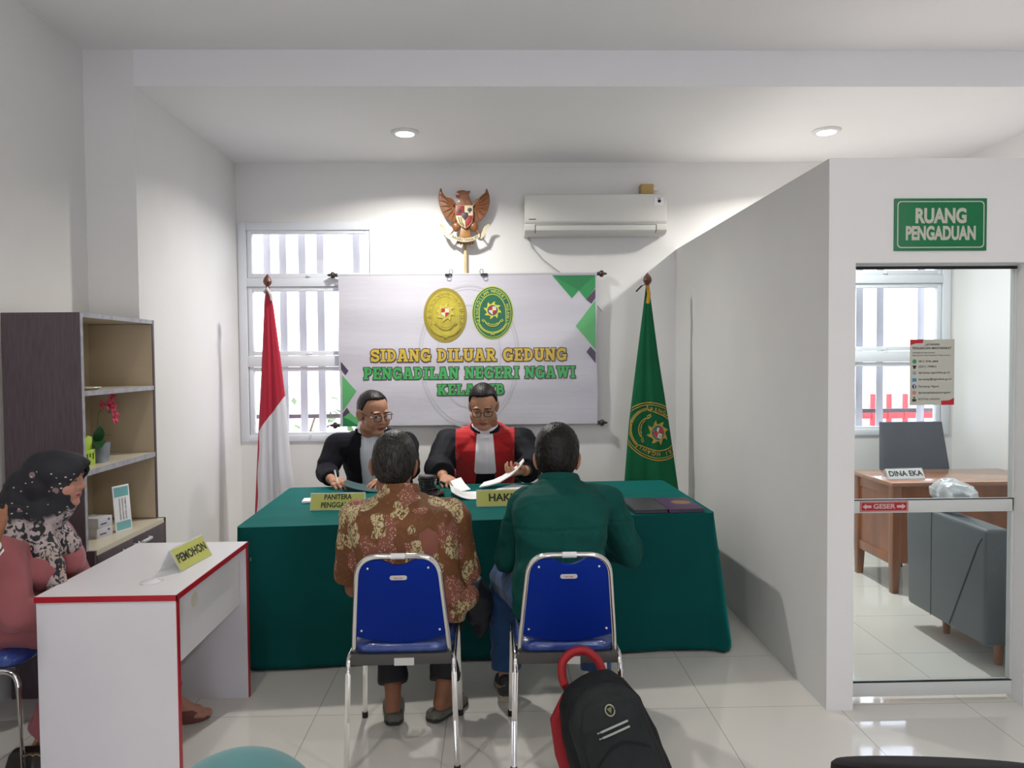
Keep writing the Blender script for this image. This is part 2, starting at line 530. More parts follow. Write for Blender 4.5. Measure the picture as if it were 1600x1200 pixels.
shrub(-1.35, 10.4, 2.0, 'taller leafy shrub outdoors, behind the banner edge of the flag-side window')

# downlights
LENS = mat('lit_diffuser', (1, 1, 1), 0.5, emit=(1.0, 0.98, 0.93, 9.0))
RING = mat('white_ring', (0.75, 0.75, 0.75), 0.4)
def downlight(p, label, group=None):
    r = thing('downlight', label, 'ceiling light', p, group=group)
    build(MB().lathe([(0.075, 0.0), (0.098, 0.0), (0.098, -0.008), (0.088, -0.018), (0.075, -0.018)], p, 32), 'trim_ring', RING, r)
    build(MB().lathe([(0.0, -0.001), (0.0755, -0.001), (0.0755, -0.012), (0.06, -0.02), (0.0, -0.022)], p, 32), 'diffuser', LENS, r)
downlight(DOWNLIGHTS[0], 'lit round recessed downlight in the ceiling above the eagle carving side')
downlight(DOWNLIGHTS[1], 'lit round recessed downlight in the ceiling above the office partition')
for p in FILL_LIGHTS: downlight(p, 'round recessed downlight in the main hall ceiling', 'hall ceiling downlights')

# ============================================================ desk with red edges
DX0, DX1, DY0, DY1, DZ = -1.705, -1.185, 2.86, 3.695, 0.75
desk = thing('desk', 'white laminate desk with bright red edge banding in front of the bookcase', 'desk', ((DX0 + DX1) / 2, (DY0 + DY1) / 2, 0))
top = build(MB().box((DX0, DY0, DZ - 0.022), (DX1, DY1, DZ)), 'desktop', WHITE, desk, flat=True)
build(MB().box((DX0, DY0 - 0.003, DZ - 0.022), (DX1 + 0.003, DY0, DZ)).box((DX1, DY0 - 0.003, DZ - 0.022), (DX1 + 0.003, DY1, DZ)), 'edge_band', REDEDGE, top, flat=True)
for y in (DY0 + 0.002, DY1 - 0.024):
    s = build(MB().box((DX0 + 0.005, y, 0), (DX1 - 0.002, y + 0.022, DZ - 0.022)), 'side_panel', WHITE, desk, flat=True)
    build(MB().box((DX1 - 0.002, y, 0), (DX1 + 0.002, y + 0.022, DZ - 0.022)), 'edge_band', REDEDGE, s, flat=True)
md = build(MB().box((DX1 - 0.05, DY0 + 0.024, 0.455), (DX1 - 0.034, DY1 - 0.024, DZ - 0.022)), 'modesty_panel', WHITE, desk, flat=True)
build(MB().cyl((DX1 - 0.036, 3.113, 0.655), (DX1 - 0.030, 3.113, 0.655), 0.03, n=24), 'grommet', mat('cream_plastic', (0.62, 0.60, 0.50), 0.5), md)
cap = MB().lathe([(0.0, 0), (0.04, 0), (0.04, 0.004), (0.034, 0.007), (0.0, 0.007)], (-1.352, 3.03, DZ), 28)
cap.box((-1.328, 3.035, DZ), (-1.31, 3.05, DZ + 0.012))
build(cap, 'cable_cap', WHITE, desk)

def nameplate(name, label, lines, c, length, height, depth, rz, card, textsize, tall=0.0, width=None):
    c = (c[0], c[1], c[2] + 0.001)
    """folded tent plate: local +x along the length, text side faces local -y"""
    M = Matrix.Translation(c) @ rot(rz, 'Z'); L = length / 2; h = height; d = depth
    r = thing(name, label, 'nameplate', c, rz)
    t = 0.003
    prof = [(-d, 0), (-d + t, 0), (0, h - t * 1.5), (d - t, 0), (d, 0), (0.002, h), (-0.002, h)]
    mb = MB(); R = [[M @ V((x, p[0], p[1])) for p in prof] for x in (-L, L)]
    mb.rings(R)
    build(mb, 'holder', ACRYL, r, flat=True)
    sl = math.atan2(d, h); S = M @ Matrix.Translation((0, -d - 0.0006, 0.0)) @ rot(-sl, 'X')
    hh = math.hypot(d, h)
    build(MB().box((-L + 0.004, -0.0012, 0.004), (L - 0.004, 0.0, hh - 0.006), S), 'card', card, r, flat=True)
    n = len(lines)
    for i, ln in enumerate(lines):
        z = hh * (0.5 if n == 1 else (0.74 - 0.46 * i)); tx = MB()
        put_text(tx, ln, S @ Matrix.Translation((0, -0.0020, z)), textsize, bold=0.03, width=(width[i] if width else None))
        link(tx.mesh(recalc=False), 'lettering', INK, r, flat=True)
    return r
nameplate('nameplate', 'lime green tent nameplate reading PEMOHON on the white desk', ['PEMOHON'], (-1.325, 3.31, DZ), 0.275, 0.092, 0.05, PI / 2 - 0.10, CARD, 0.05)

# ============================================================ bookcase
WOODG = mat('dark_taupe_woodgrain', (0.085, 0.062, 0.072), 0.5, var=0.22, vscale=14, stretch=(9, 9, 0.7), bump=0.08, bscale=30)
BEIGE = mat('beige_melamine', (0.50, 0.41, 0.28), 0.5, var=0.04, vscale=5)
CREAM = mat('cream_shelf_board', (0.62, 0.56, 0.44), 0.3, var=0.03, vscale=5)
GREYEDGE = mat('grey_edge_strip', (0.36, 0.36, 0.40), 0.5, var=0.2, vscale=25)
bx0, bx1, by0, by1, bz = -2.325, -1.955, 3.70, 4.49, 1.855
bc = thing('bookcase', 'dark taupe open bookcase with beige shelves and two drawers by the left wall', 'bookcase', ((bx0 + bx1) / 2, (by0 + by1) / 2, 0))
for y, m2 in ((by0, 1), (by1 - 0.02, 0)):
    sp = build(MB().box((bx0, y, 0.0), (bx1, y + 0.02, bz)), 'side_panel', WOODG, bc, flat=True)
    build(MB().box((bx1, y, 0.71), (bx1 + 0.003, y + 0.02, bz)), 'edge_strip', GREYEDGE if m2 else WOODG, sp, flat=True)
    yy = y + 0.02 if m2 else y - 0.002
    build(MB().box((bx0 + 0.012, yy, 0.715), (bx1 - 0.002, yy + 0.002, bz - 0.025)), 'lining', BEIGE, sp, flat=True)
build(MB().box((bx0, by0 + 0.02, 0.0), (bx0 + 0.012, by1 - 0.02, bz - 0.02)), 'back_panel', BEIGE, bc, flat=True)
for z, th in ((bz - 0.022, 0.022), (1.455, 0.024), (1.07, 0.026)):
    sh = build(MB().box((bx0 + 0.012, by0 + 0.022, z), (bx1 - 0.002, by1 - 0.022, z + th)), 'shelf' if z < 1.8 else 'top_board', CREAM, bc, flat=True)
    build(MB().box((bx1 - 0.002, by0 + 0.02, z), (bx1 + 0.003, by1 - 0.02, z + th)), 'edge_strip', GREYEDGE, sh, flat=True)
build(MB().box((bx0 + 0.012, by0 + 0.02, 0.685), (-1.915, by1 + 0.01, 0.71)), 'base_top', CREAM, bc, flat=True)
build(MB().box((bx0 + 0.012, by0 + 0.02, 0.0), (-1.92, by1 - 0.02, 0.06)), 'plinth', WOODG, bc, flat=True)
build(MB().box((-1.955, by0, 0.0), (-1.915, by0 + 0.018, 0.71)), 'base_side', WOODG, bc, flat=True)
build(MB().box((-1.955, by1 - 0.01, 0.0), (-1.915, by1 + 0.012, 0.71)), 'base_side', WOODG, bc, flat=True)
ym = (by0 + by1) / 2
SATIN = mat('satin_silver', (0.50, 0.50, 0.53), 0.5, metal=0.3)
for k, (ya, yb) in enumerate(((by0 + 0.02, ym - 0.003), (ym + 0.003, by1 - 0.012))):
    dr = build(MB().box((-1.955, ya, 0.575), (-1.912, yb, 0.683)), 'drawer', WOODG, bc, bevel=0.002)
    yc = (4.04, 4.21)[k]
    h = MB().tube([(-1.912, yc - 0.06, 0.645), (-1.895, yc - 0.055, 0.645), (-1.892, yc, 0.645), (-1.895, yc + 0.055, 0.645), (-1.912, yc + 0.06, 0.645)], 0.010, 8)
    build(h, 'handle', SATIN, dr)
    build(MB().box((-1.955, ya, 0.065), (-1.912, yb, 0.57)), 'cupboard_door', WOODG, bc, bevel=0.002)


pot = thing('potted_orchid', 'red orchid with green leaves in a small grey pot on the middle shelf', 'potted plant', (-2.06, 4.04, 1.096))
px, py, pz = -2.06, 4.04, 1.096
build(MB().loft([((px, py, pz), (1, 0, 0), (0, 1, 0), 0.042, 0.042, 6), ((px, py, pz + 0.10), (1, 0, 0), (0, 1, 0), 0.05, 0.05, 6)], 24), 'pot', mat('grey_pot', (0.20, 0.23, 0.27), 0.6, var=0.15, vscale=30), pot)
build(MB().ell((px, py, pz + 0.097), (0.046, 0.046, 0.012)), 'moss', mat('moss', (0.05, 0.09, 0.03), 0.9, var=0.4, vscale=80), pot)
ST = [V((px, py, pz + 0.1)), V((px + 0.005, py - 0.01, pz + 0.17)), V((px + 0.01, py + 0.0, pz + 0.25)), V((px + 0.02, py + 0.03, pz + 0.30)), V((px + 0.025, py + 0.06, pz + 0.29)), V((px + 0.03, py + 0.075, pz + 0.25))]
build(MB().tube(ST, 0.003, 8), 'stem', mat('orchid_stem', (0.10, 0.16, 0.05), 0.6), pot)
GL = mat('orchid_leaf', (0.02, 0.09, 0.025), 0.35)
def leaf(p0, p1, w, bend, thick=0.002):
    p0, p1 = V(p0), V(p1); x, y, d = frame(p1 - p0); L = (p1 - p0).length; m = MB(); R = []
    for i in range(9):
        t = i / 8; c = p0.lerp(p1, t) + y * (bend * math.sin(PI * t)); ww = max(0.002, w * math.sin(PI * min(1, 0.08 + t * 0.92)) ** 0.7)
        R.append([c + x * ww, c + y * (thick - 0.2 * ww), c - x * ww, c - y * (thick + 0.2 * ww)])
    return m.rings(R)
for p1, w, b in (((px + 0.05, py - 0.085, pz + 0.075), 0.035, 0.03), ((px + 0.03, py - 0.03, pz + 0.19), 0.028, 0.0), ((px - 0.02, py + 0.08, pz + 0.13), 0.02, 0.02), ((px + 0.06, py + 0.02, pz + 0.14), 0.018, 0.02)):
    build(leaf((px, py, pz + 0.1), p1, w, b), 'leaf', GL, pot)
PET = mat('orchid_petal', (0.36, 0.008, 0.035), 0.6, var=0.35, vscale=60, col2=(0.55, 0.05, 0.11))
for c, s in ((ST[3] + V((0.02, 0.0, 0.0)), 0.036), (ST[3] + V((0.02, 0.03, 0.03)), 0.036), (ST[4] + V((0.02, 0.01, -0.01)), 0.034), (ST[5] + V((0.02, -0.005, -0.02)), 0.040), (ST[2] + V((0.02, -0.02, 0.05)), 0.026)):
    f = MB()
    for k in range(5):
        a = k * 2 * PI / 5 + 0.3; d = V((0.35, math.cos(a), math.sin(a))).normalized()
        x, y, z = frame(d, V((1, 0, 0)))
        M = Matrix((( *x, 0), (*y, 0), (*z, 0), (0, 0, 0, 1))).transposed()
        f.ell((0, 0, s * 0.55), (s * 0.38, s * 0.10, s * 0.55), Matrix.Translation(c) @ M, 10, 8)
    f.ell(c + V((0.008, 0, 0)), (0.008, 0.007, 0.007), None, 10, 8)
    build(f, 'flower', PET, pot)
LIME = mat('lime_plastic', (0.42, 0.62, 0.03), 0.4, spec=0.5)
hd = MB()
q = (-2.07, 3.905, 1.096)
hd.box((q[0] - 0.03, q[1] - 0.055, q[2]), (q[0] + 0.035, q[1] + 0.06, q[2] + 0.012))
hd.prism([(-0.055, 0.0), (0.06, 0.0), (0.062, 0.13), (0.02, 0.14), (0.0, 0.125), (-0.05, 0.135)], 0.0, 0.006, Matrix.Translation((q[0] + 0.02, q[1], q[2] + 0.01)) @ rot(PI / 2, 'Z'))
hd.prism([(-0.05, 0.0), (0.055, 0.0), (0.055, 0.07), (-0.05, 0.07)], 0.0, 0.005, Matrix.Translation((q[0] + 0.038, q[1], q[2] + 0.01)) @ rot(PI / 2, 'Z'))
t = thing('card_holder', 'bright lime green plastic card holder beside the potted orchid', 'holder', q)
build(hd, 'body', LIME, t, bevel=0.0015)
s = MB()
for k in range(3): s.box((q[0] + 0.0385, q[1] - 0.03 + k * 0.028, q[2] + 0.03 + 0.012 * (k % 2)), (q[0] + 0.0395, q[1] - 0.018 + k * 0.028, q[2] + 0.062))
build(s, 'slot', mat('slot_shadow', (0.06, 0.09, 0.01), 0.6), t, flat=True)
pl = tag(build(MB().lathe([(0.0, 0), (0.07, 0), (0.095, 0.012), (0.093, 0.015), (0.068, 0.004), (0.0, 0.004)], (-2.05, 3.87, 1.479), 28), 'saucer', CREAM, base=(-2.05, 3.87, 1.479)),
         'flat cream saucer lying on the upper shelf of the bookcase', 'saucer')
# info stand and boxes on the drawer top
TEAL = mat('pale_teal_print', (0.17, 0.42, 0.43), 0.6)
std = thing('display_stand', 'upright white table card with teal bands and black print on the drawer top', 'sign stand', (-2.0, 4.16, 0.71), 0.0)
M = Matrix.Translation((-1.99, 4.155, 0.7105)) @ rot(PI / 2 - 0.30, 'Z') @ rot(-0.08, 'X')
build(MB().box((-0.058, -0.002, 0.0), (0.058, 0.002, 0.245), M), 'card', PAPER, std, bevel=0.001)
for za, zb in ((0.185, 0.236), (0.008, 0.052)): build(MB().box((-0.05, -0.0028, za), (0.05, -0.0020, zb), M), 'teal_band', TEAL, std, flat=True)
# the print runs in vertical lines up the card; its square code is left out
tx = MB()
for k, ln in enumerate(('STANDAR PELAYANAN', 'PERIZINAN ONLINE', 'DPMPTSP NGAWI')):
    put_text(tx, ln, M @ Matrix.Translation((-0.018 + 0.02 * k, -0.0026, 0.118)) @ rot(PI / 2, 'Y'), 0.016, 0.01, width=0.115)
link(tx.mesh(recalc=False), 'print', INK, std, flat=True)
build(MB().box((-0.05, 0.002, 0.0), (0.05, 0.07, 0.003), M), 'foot', ACRYL, std, flat=True)
for k, (lab, z) in enumerate((('lower small white carton under another on the drawer top', 0.71), ('upper small white carton with dark print stacked on another', 0.762))):
    t = thing('carton', lab, 'box', (-2.08, 4.02, z), -0.2)
    Mx = Matrix.Translation((-2.08, 4.03, z)) @ rot(-0.25 + 0.08 * k, 'Z')
    build(MB().box((-0.06, -0.055, 0.0), (0.06, 0.055, 0.051), Mx), 'body', mat('white_carton', (0.55, 0.55, 0.58), 0.6), t, bevel=0.002)
    for a, b in (((0.0602, -0.035, 0.014), (0.0608, 0.01, 0.022)), ((0.0602, 0.02, 0.03), (0.0608, 0.035, 0.04))): build(MB().box(a, b, Mx), 'print', mat('blue_print', (0.08, 0.10, 0.22), 0.6), t, flat=True)

# ============================================================ hearing table cloth
TEALC = mat('deep_green_cloth', (0.002, 0.066, 0.061), 0.7, sheen=0.45, spec=0.08, var=0.10, vscale=3, bump=0.15, bscale=7)
_i = TEALC.node_tree.nodes['Principled BSDF'].inputs; _i['Sheen Tint'].default_value = (0.02, 0.75, 0.68, 1); _i['Sheen Roughness'].default_value = 0.35
FL, FR, BR_, BL = V((-1.325, 3.96, 0)), V((1.215, 4.18, 0)), V((1.18, 5.32, 0)), V((-1.37, 5.19, 0))
TZ = 0.76
def cloth():
    mb = MB(); per = []; rad = 0.03; corners = [FL, FR, BR_, BL]; ns = [110, 46, 110, 46]
    for k in range(4):
        a, b = corners[k], corners[(k + 1) % 4]
        d = (b - a).normalized(); nrm = V((d.y, -d.x, 0)); nx = (corners[(k + 2) % 4] - b).normalized(); n2 = V((nx.y, -nx.x, 0))
        for i in range(ns[k]):
            t = i / (ns[k] - 1); per.append((a.lerp(b, t) + d * rad * (1 - 2 * t), nrm, k, t))
        c = b - d * rad + nx * rad
        for j in (1, 2, 3):
            an = j / 4; nn = (nrm * math.cos(an * PI / 2) + n2 * math.sin(an * PI / 2)).normalized()
            per.append((c + nn * rad - nn * 0.0, nn, 10 + k, an))
    R = []
    cen = (FL + FR + BR_ + BL) / 4
    for sc in (0.02, 0.15, 0.3, 0.45, 0.6, 0.72, 0.82, 0.9, 0.95, 0.985):
        R.append([V((cen.x + (p.x - cen.x) * sc, cen.y + (p.y - cen.y) * sc, TZ + 0.0022 * noise.noise(V(((cen.x + (p.x - cen.x) * sc) * 1.2, (cen.y + (p.y - cen.y) * sc) * 9, 0))))) for p, n, k, t in per])
    for j in range(0, 31):
        u = j / 30; ring = []
        for i, (p, n, k, t) in enumerate(per):
            s = i * 0.045; drop = max(0.0, u - 0.05) / 0.95
            z = TZ - 0.003 - (TZ - 0.018) * u
            if j == 0: z = TZ - 0.0005
            off = 0.004 + 0.022 * u
            fold = 0.012 * drop * math.sin(s * 2.3 + 1.1 * math.sin(s * 0.7)) + 0.010 * drop * noise.noise(V((s * 1.1, u * 1.5, 3.0)))
            diag = 0.006 * math.sin((s * 2.0 + u * 5.0)) * drop * (1 - drop)
            seam = 0.004 * math.exp(-((u - 0.30) / 0.012) ** 2)
            e = off + fold + diag + seam
            if k == 0: e += 0.10 * u * (t * 0.0 + max(0, t - 0.9) * 3.0 * u) - 0.03 * u * (1 - t)
            if k == 1: e += 0.12 * u * max(0, 0.35 - t) * 2.2
            if k == 11 or k == 10: e += 0.085 * u * u * (0.5 if k == 11 else 1.0)
            if k == 1 and u > 0.8: z += 0.12 * (u - 0.8) * (0.25 + max(0, 0.5 - t))
            ring.append(V((p.x + n.x * e, p.y + n.y * e, max(0.012, z))))
        R.append(ring)
    mb.rings(R, cap=False)
    n = len(per); o = 0
    mb.f.append(tuple(range(n - 1, -1, -1))); mb.mi.append(0)
    return mb
tc = link(cloth().mesh(), 'tablecloth', TEALC, base=(-0.07, 4.66, 0), deg=60)
tag(tc, 'deep green cloth draped over the long hearing table down to the floor', 'tablecloth')
md = tc.modifiers.new('thickness', 'SOLIDIFY'); md.thickness = 0.004; md.offset = -1

# name plates on the hearing table
YAWT = math.atan2(FR.y - FL.y, FR.x - FL.x)
nameplate('nameplate', 'lime green tent nameplate reading PANITERA PENGGANTI on the green cloth', ['PANITERA', 'PENGGANTI'], (-0.895, 4.42, TZ + 0.002), 0.31, 0.092, 0.045, YAWT * 0.6, CARD, 0.042, width=(0.155, 0.185))
nameplate('nameplate', 'lime green tent nameplate reading HAKIM on the green cloth', ['HAKIM'], (0.062, 4.47, TZ + 0.002), 0.33, 0.092, 0.045, YAWT * 0.6, CARD, 0.062)

# gavel block: round dark base carrying a drum-headed gavel
GW = mat('dark_lacquered_wood', (0.018, 0.010, 0.010), 0.18, coat=0.6, var=0.3, vscale=20)
gx, gy, gz = -0.40, 4.80, TZ + 0.002
gv = thing('gavel_block', 'round dark lacquered sound block with low rim between the two nameplates', 'sound block', (gx, gy, gz))
build(MB().lathe([(0, 0), (0.085, 0), (0.092, 0.008), (0.088, 0.02), (0.07, 0.028), (0.066, 0.034), (0.0, 0.034)], (gx, gy, gz), 40), 'base', GW, gv)
build(MB().lathe([(0.066, 0.034), (0.069, 0.036), (0.066, 0.040), (0.060, 0.040), (0.058, 0.034)], (gx, gy, gz), 40), 'rim', GW, gv)
gz2 = gz + 0.0345
gh = thing('gavel', 'dark turned drum gavel head resting on its round block', 'gavel', (gx - 0.015, gy - 0.005, gz2), 0.1)
prof = [(0.0, 0), (0.046, 0), (0.056, 0.006), (0.058, 0.014), (0.054, 0.02), (0.060, 0.024), (0.060, 0.032), (0.055, 0.036), (0.055, 0.062), (0.060, 0.066), (0.060, 0.074), (0.054, 0.078), (0.057, 0.085), (0.052, 0.096), (0.0, 0.099)]
build(MB().lathe(prof, (gx - 0.015, gy - 0.005, gz2), 36), 'head', GW, gh)
build(MB().tube([(gx + 0.03, gy + 0.02, gz2 + 0.05), (gx + 0.06, gy + 0.14, gz2 + 0.03), (gx + 0.075, gy + 0.20, gz2 + 0.008)], 0.009, 12, rs=[0.009, 0.008, 0.012]), 'handle', GW, gh)

# papers
def sheet(name, label, c, w, l, rz, curl=0.0, tilt=0.0, marks=True, cat='paper', lift=0.0, side=-1, thick=0.0008, m=PAPER, extra=None):
    M = Matrix.Translation(c) @ rot(rz, 'Z') @ rot(tilt, 'X')
    r = thing(name, label, cat, c, rz)
    def fz(u, v): return curl * (max(0, (u if side > 0 else 1 - u) - 0.35) / 0.65) ** 2 + lift * v ** 2
    def S(u, v, dz): return M @ V(((u - 0.5) * w, (v - 0.5) * l, dz + fz(u, v)))
    mb = MB()
    N = 14; top_ = [[S(i / N, j / N, thick) for i in range(N + 1)] for j in range(N + 1)]; bot = [[S(i / N, j / N, 0) for i in range(N + 1)] for j in range(N + 1)]
    ring = [(0, i) for i in range(N)] + [(j, N) for j in range(N)] + [(N, N - i) for i in range(N)] + [(N - j, 0) for j in range(N)]
    mb.grid(lambda u, v: S(u, v, thick), N, N)
    o = len(mb.v); mb.grid(lambda u, v: S(u, v, 0), N, N)
    W = N + 1; idx = [j * W + i for j, i in ring]
    for a, b in zip(idx, idx[1:] + idx[:1]): mb.add([], []); mb.f.append((a, b, b + o, a + o)); mb.mi.append(0)
    build(mb, 'leaf' if cat == 'paper' else 'cover', m, r, deg=50)
    if marks:
        q = MB()
        for k in range(9):
            v = 0.86 - 0.085 * k; e = 0.16 + 0.7 * ((k * 37 % 10) / 14 + 0.25)
            q.add([S(0.12, v, thick + 0.0006), S(min(0.88, e), v, thick + 0.0006), S(min(0.88, e), v + 0.014, thick + 0.0006), S(0.12, v + 0.014, thick + 0.0006)], [(0, 1, 2, 3)])
        link(q.mesh(recalc=False), 'print', mat('grey_print', (0.25, 0.25, 0.27), 0.8), r, flat=True)
    return r
Z0 = TZ + 0.0035
sheet('document', 'white document with a curled corner lying beside the HAKIM plate', (-0.17, 4.78, Z0), 0.20, 0.27, 0.10, curl=0.05, side=-1, thick=0.003)
sheet('document', 'white document stack lying behind the HAKIM plate', (0.15, 5.0, Z0), 0.22, 0.28, -0.55, curl=0.02, side=1, thick=0.004)
sheet('document', 'small white slip sticking out left of the PANITERA PENGGANTI plate', (-1.07, 4.66, Z0), 0.17, 0.11, 0.1, marks=False, thick=0.012)
sheet('document', 'small white slip to the right of the PANITERA PENGGANTI plate', (-0.69, 4.47, Z0), 0.12, 0.16, 0.2, marks=False)
FOLD = mat('grey_green_folder', (0.035, 0.075, 0.085), 0.6)
sheet('file_folder', 'grey green open file folder in front of the man in the black blazer', (-0.80, 5.06, Z0), 0.36, 0.24, 0.12, curl=0.05, side=-1, marks=False, cat='folder', thick=0.004, m=FOLD)
def bookfolder(c, w, l, rz, col, label, seal):
    r = thing('document_folder', label, 'folder', c, rz); M = Matrix.Translation(c) @ rot(rz, 'Z')
    m = mat('folder_cover', col, 0.45, bump=0.1, bscale=300)
    build(MB().box((-w/2, -l/2, 0.016), (w/2, l/2, 0.021), M).box((-w/2, -l/2, 0), (w/2, l/2, 0.005), M).box((-w/2 - 0.004, -l/2, 0.0), (-w/2 + 0.004, l/2, 0.021), M), 'cover', m, r, bevel=0.0015)
    build(MB().box((-w/2 + 0.006, -l/2 + 0.004, 0.005), (w/2 - 0.004, l/2 - 0.004, 0.016), M), 'pages', mat('inner_pages', (0.05, 0.05, 0.06), 0.7), r, flat=True)
    if seal:
        s = MB(); n = 40
        s.rings([[M @ V((0.02 + a * math.cos(2*PI*k/n), 0.02 + a * 1.0 * math.sin(2*PI*k/n), z)) for k in range(n)] for a, z in ((0.055, 0.0212), (0.055, 0.0216), (0.046, 0.0218), (0.044, 0.0214))])
        for k in range(8):
            a = k * PI / 4; s.add([M @ V((0.02 + 0.03 * math.cos(a), 0.02 + 0.03 * math.sin(a), 0.0217)), M @ V((0.02 + 0.012 * math.cos(a + 0.4), 0.02 + 0.012 * math.sin(a + 0.4), 0.0217)), M @ V((0.02 + 0.012 * math.cos(a - 0.4), 0.02 + 0.012 * math.sin(a - 0.4), 0.0217))], [(0, 1, 2)])
        build(s, 'seal', mat('dull_gold', (0.30, 0.19, 0.08), 0.5, metal=0.4), r, flat=True)
bookfolder((0.855, 4.345, Z0), 0.185, 0.36, 0.06, (0.030, 0.033, 0.042), 'charcoal hard folder lying at the right end of the green table', False)
bookfolder((1.055, 4.345, Z0), 0.195, 0.34, 0.06, (0.060, 0.022, 0.085), 'dark purple hard folder with a gold seal at the table end', True)
def binder_clip(c, rz, label, up=1, m=BLACKPL, hm=CHROME, s=1.0):
    r = thing('binder_clip', label, 'clip', c, rz); M = Matrix.Translation(c) @ rot(rz, 'Z') @ Matrix.Scale(s, 4)
    build(MB().prism([(-0.016, 0.012), (-0.016, 0.016), (0.016, 0.016), (0.016, 0.012), (0.004, -0.016), (0.003, -0.016), (0.014, 0.011), (-0.014, 0.011), (-0.003, -0.016), (-0.004, -0.016)], -0.022, 0.022, M @ rot(PI / 2, 'Z')), 'body', m, r, flat=True)
    for k in (-1, 1):
        build(MB().tube([M @ V((-0.012, k * 0.004, -0.015)), M @ V((-0.012, k * 0.022, up * 0.022)), M @ V((-0.005, k * 0.026, up * 0.034)), M @ V((0.005, k * 0.026, up * 0.034)), M @ V((0.012, k * 0.022, up * 0.022)), M @ V((0.012, k * 0.004, -0.015))], 0.0018, 8), 'handle', hm, r)
    return r
cm = thing('binder_clip', 'small steel clip pinching the cloth beside the white desk corner', 'clip', (-1.262, 3.945, 0.60))
build(MB().box((-1.30, 3.938, 0.590), (-1.275, 3.946, 0.612)), 'body', CHROME, cm, bevel=0.002)
for dz in (-0.008, 0.008):
    build(MB().tube([(-1.278, 3.94, 0.600 + dz * 0.6), (-1.25, 3.932, 0.602 + dz), (-1.242, 3.930, 0.604 + dz * 0.5), (-1.25, 3.932, 0.602 + dz * 0.2)], 0.0016, 8), 'handle', CHROME, cm)

# ============================================================ stacking chairs
BLUEP = mat('royal_blue_vinyl', (0.001, 0.022, 0.26), 0.5, coat=0.0, spec=0.12, var=0.06, vscale=4)
BLUEW = mat('blue_seat_in_film', (0.010, 0.045, 0.28), 0.22, coat=0.7, bump=0.5, bscale=22, stretch=(1, 2.5, 1), var=0.35, vscale=9, col2=(0.06, 0.10, 0.30))
GREYBAR = mat('dark_grey_bar', (0.065, 0.062, 0.06), 0.45)
RUB = mat('black_rubber', (0.01, 0.01, 0.01), 0.7)
STICK = mat('white_sticker', (0.62, 0.62, 0.60), 0.5)
ORANGE = mat('orange_print', (0.55, 0.10, 0.03), 0.5)
def arc_pts(pts, r=0.05, n=5):
    """polyline with rounded corners"""
    pts = [V(p) for p in pts]; out = [pts[0]]
    for a, b, c in zip(pts, pts[1:], pts[2:]):
        d1, d2 = (a - b), (c - b); q = min(r, d1.length * 0.45, d2.length * 0.45)
        p, s = b + d1.normalized() * q, b + d2.normalized() * q
        for k in range(n + 1):
            t = k / n; out.append(p * (1 - t) ** 2 + b * 2 * t * (1 - t) + s * t * t)
    return out + [pts[-1]]
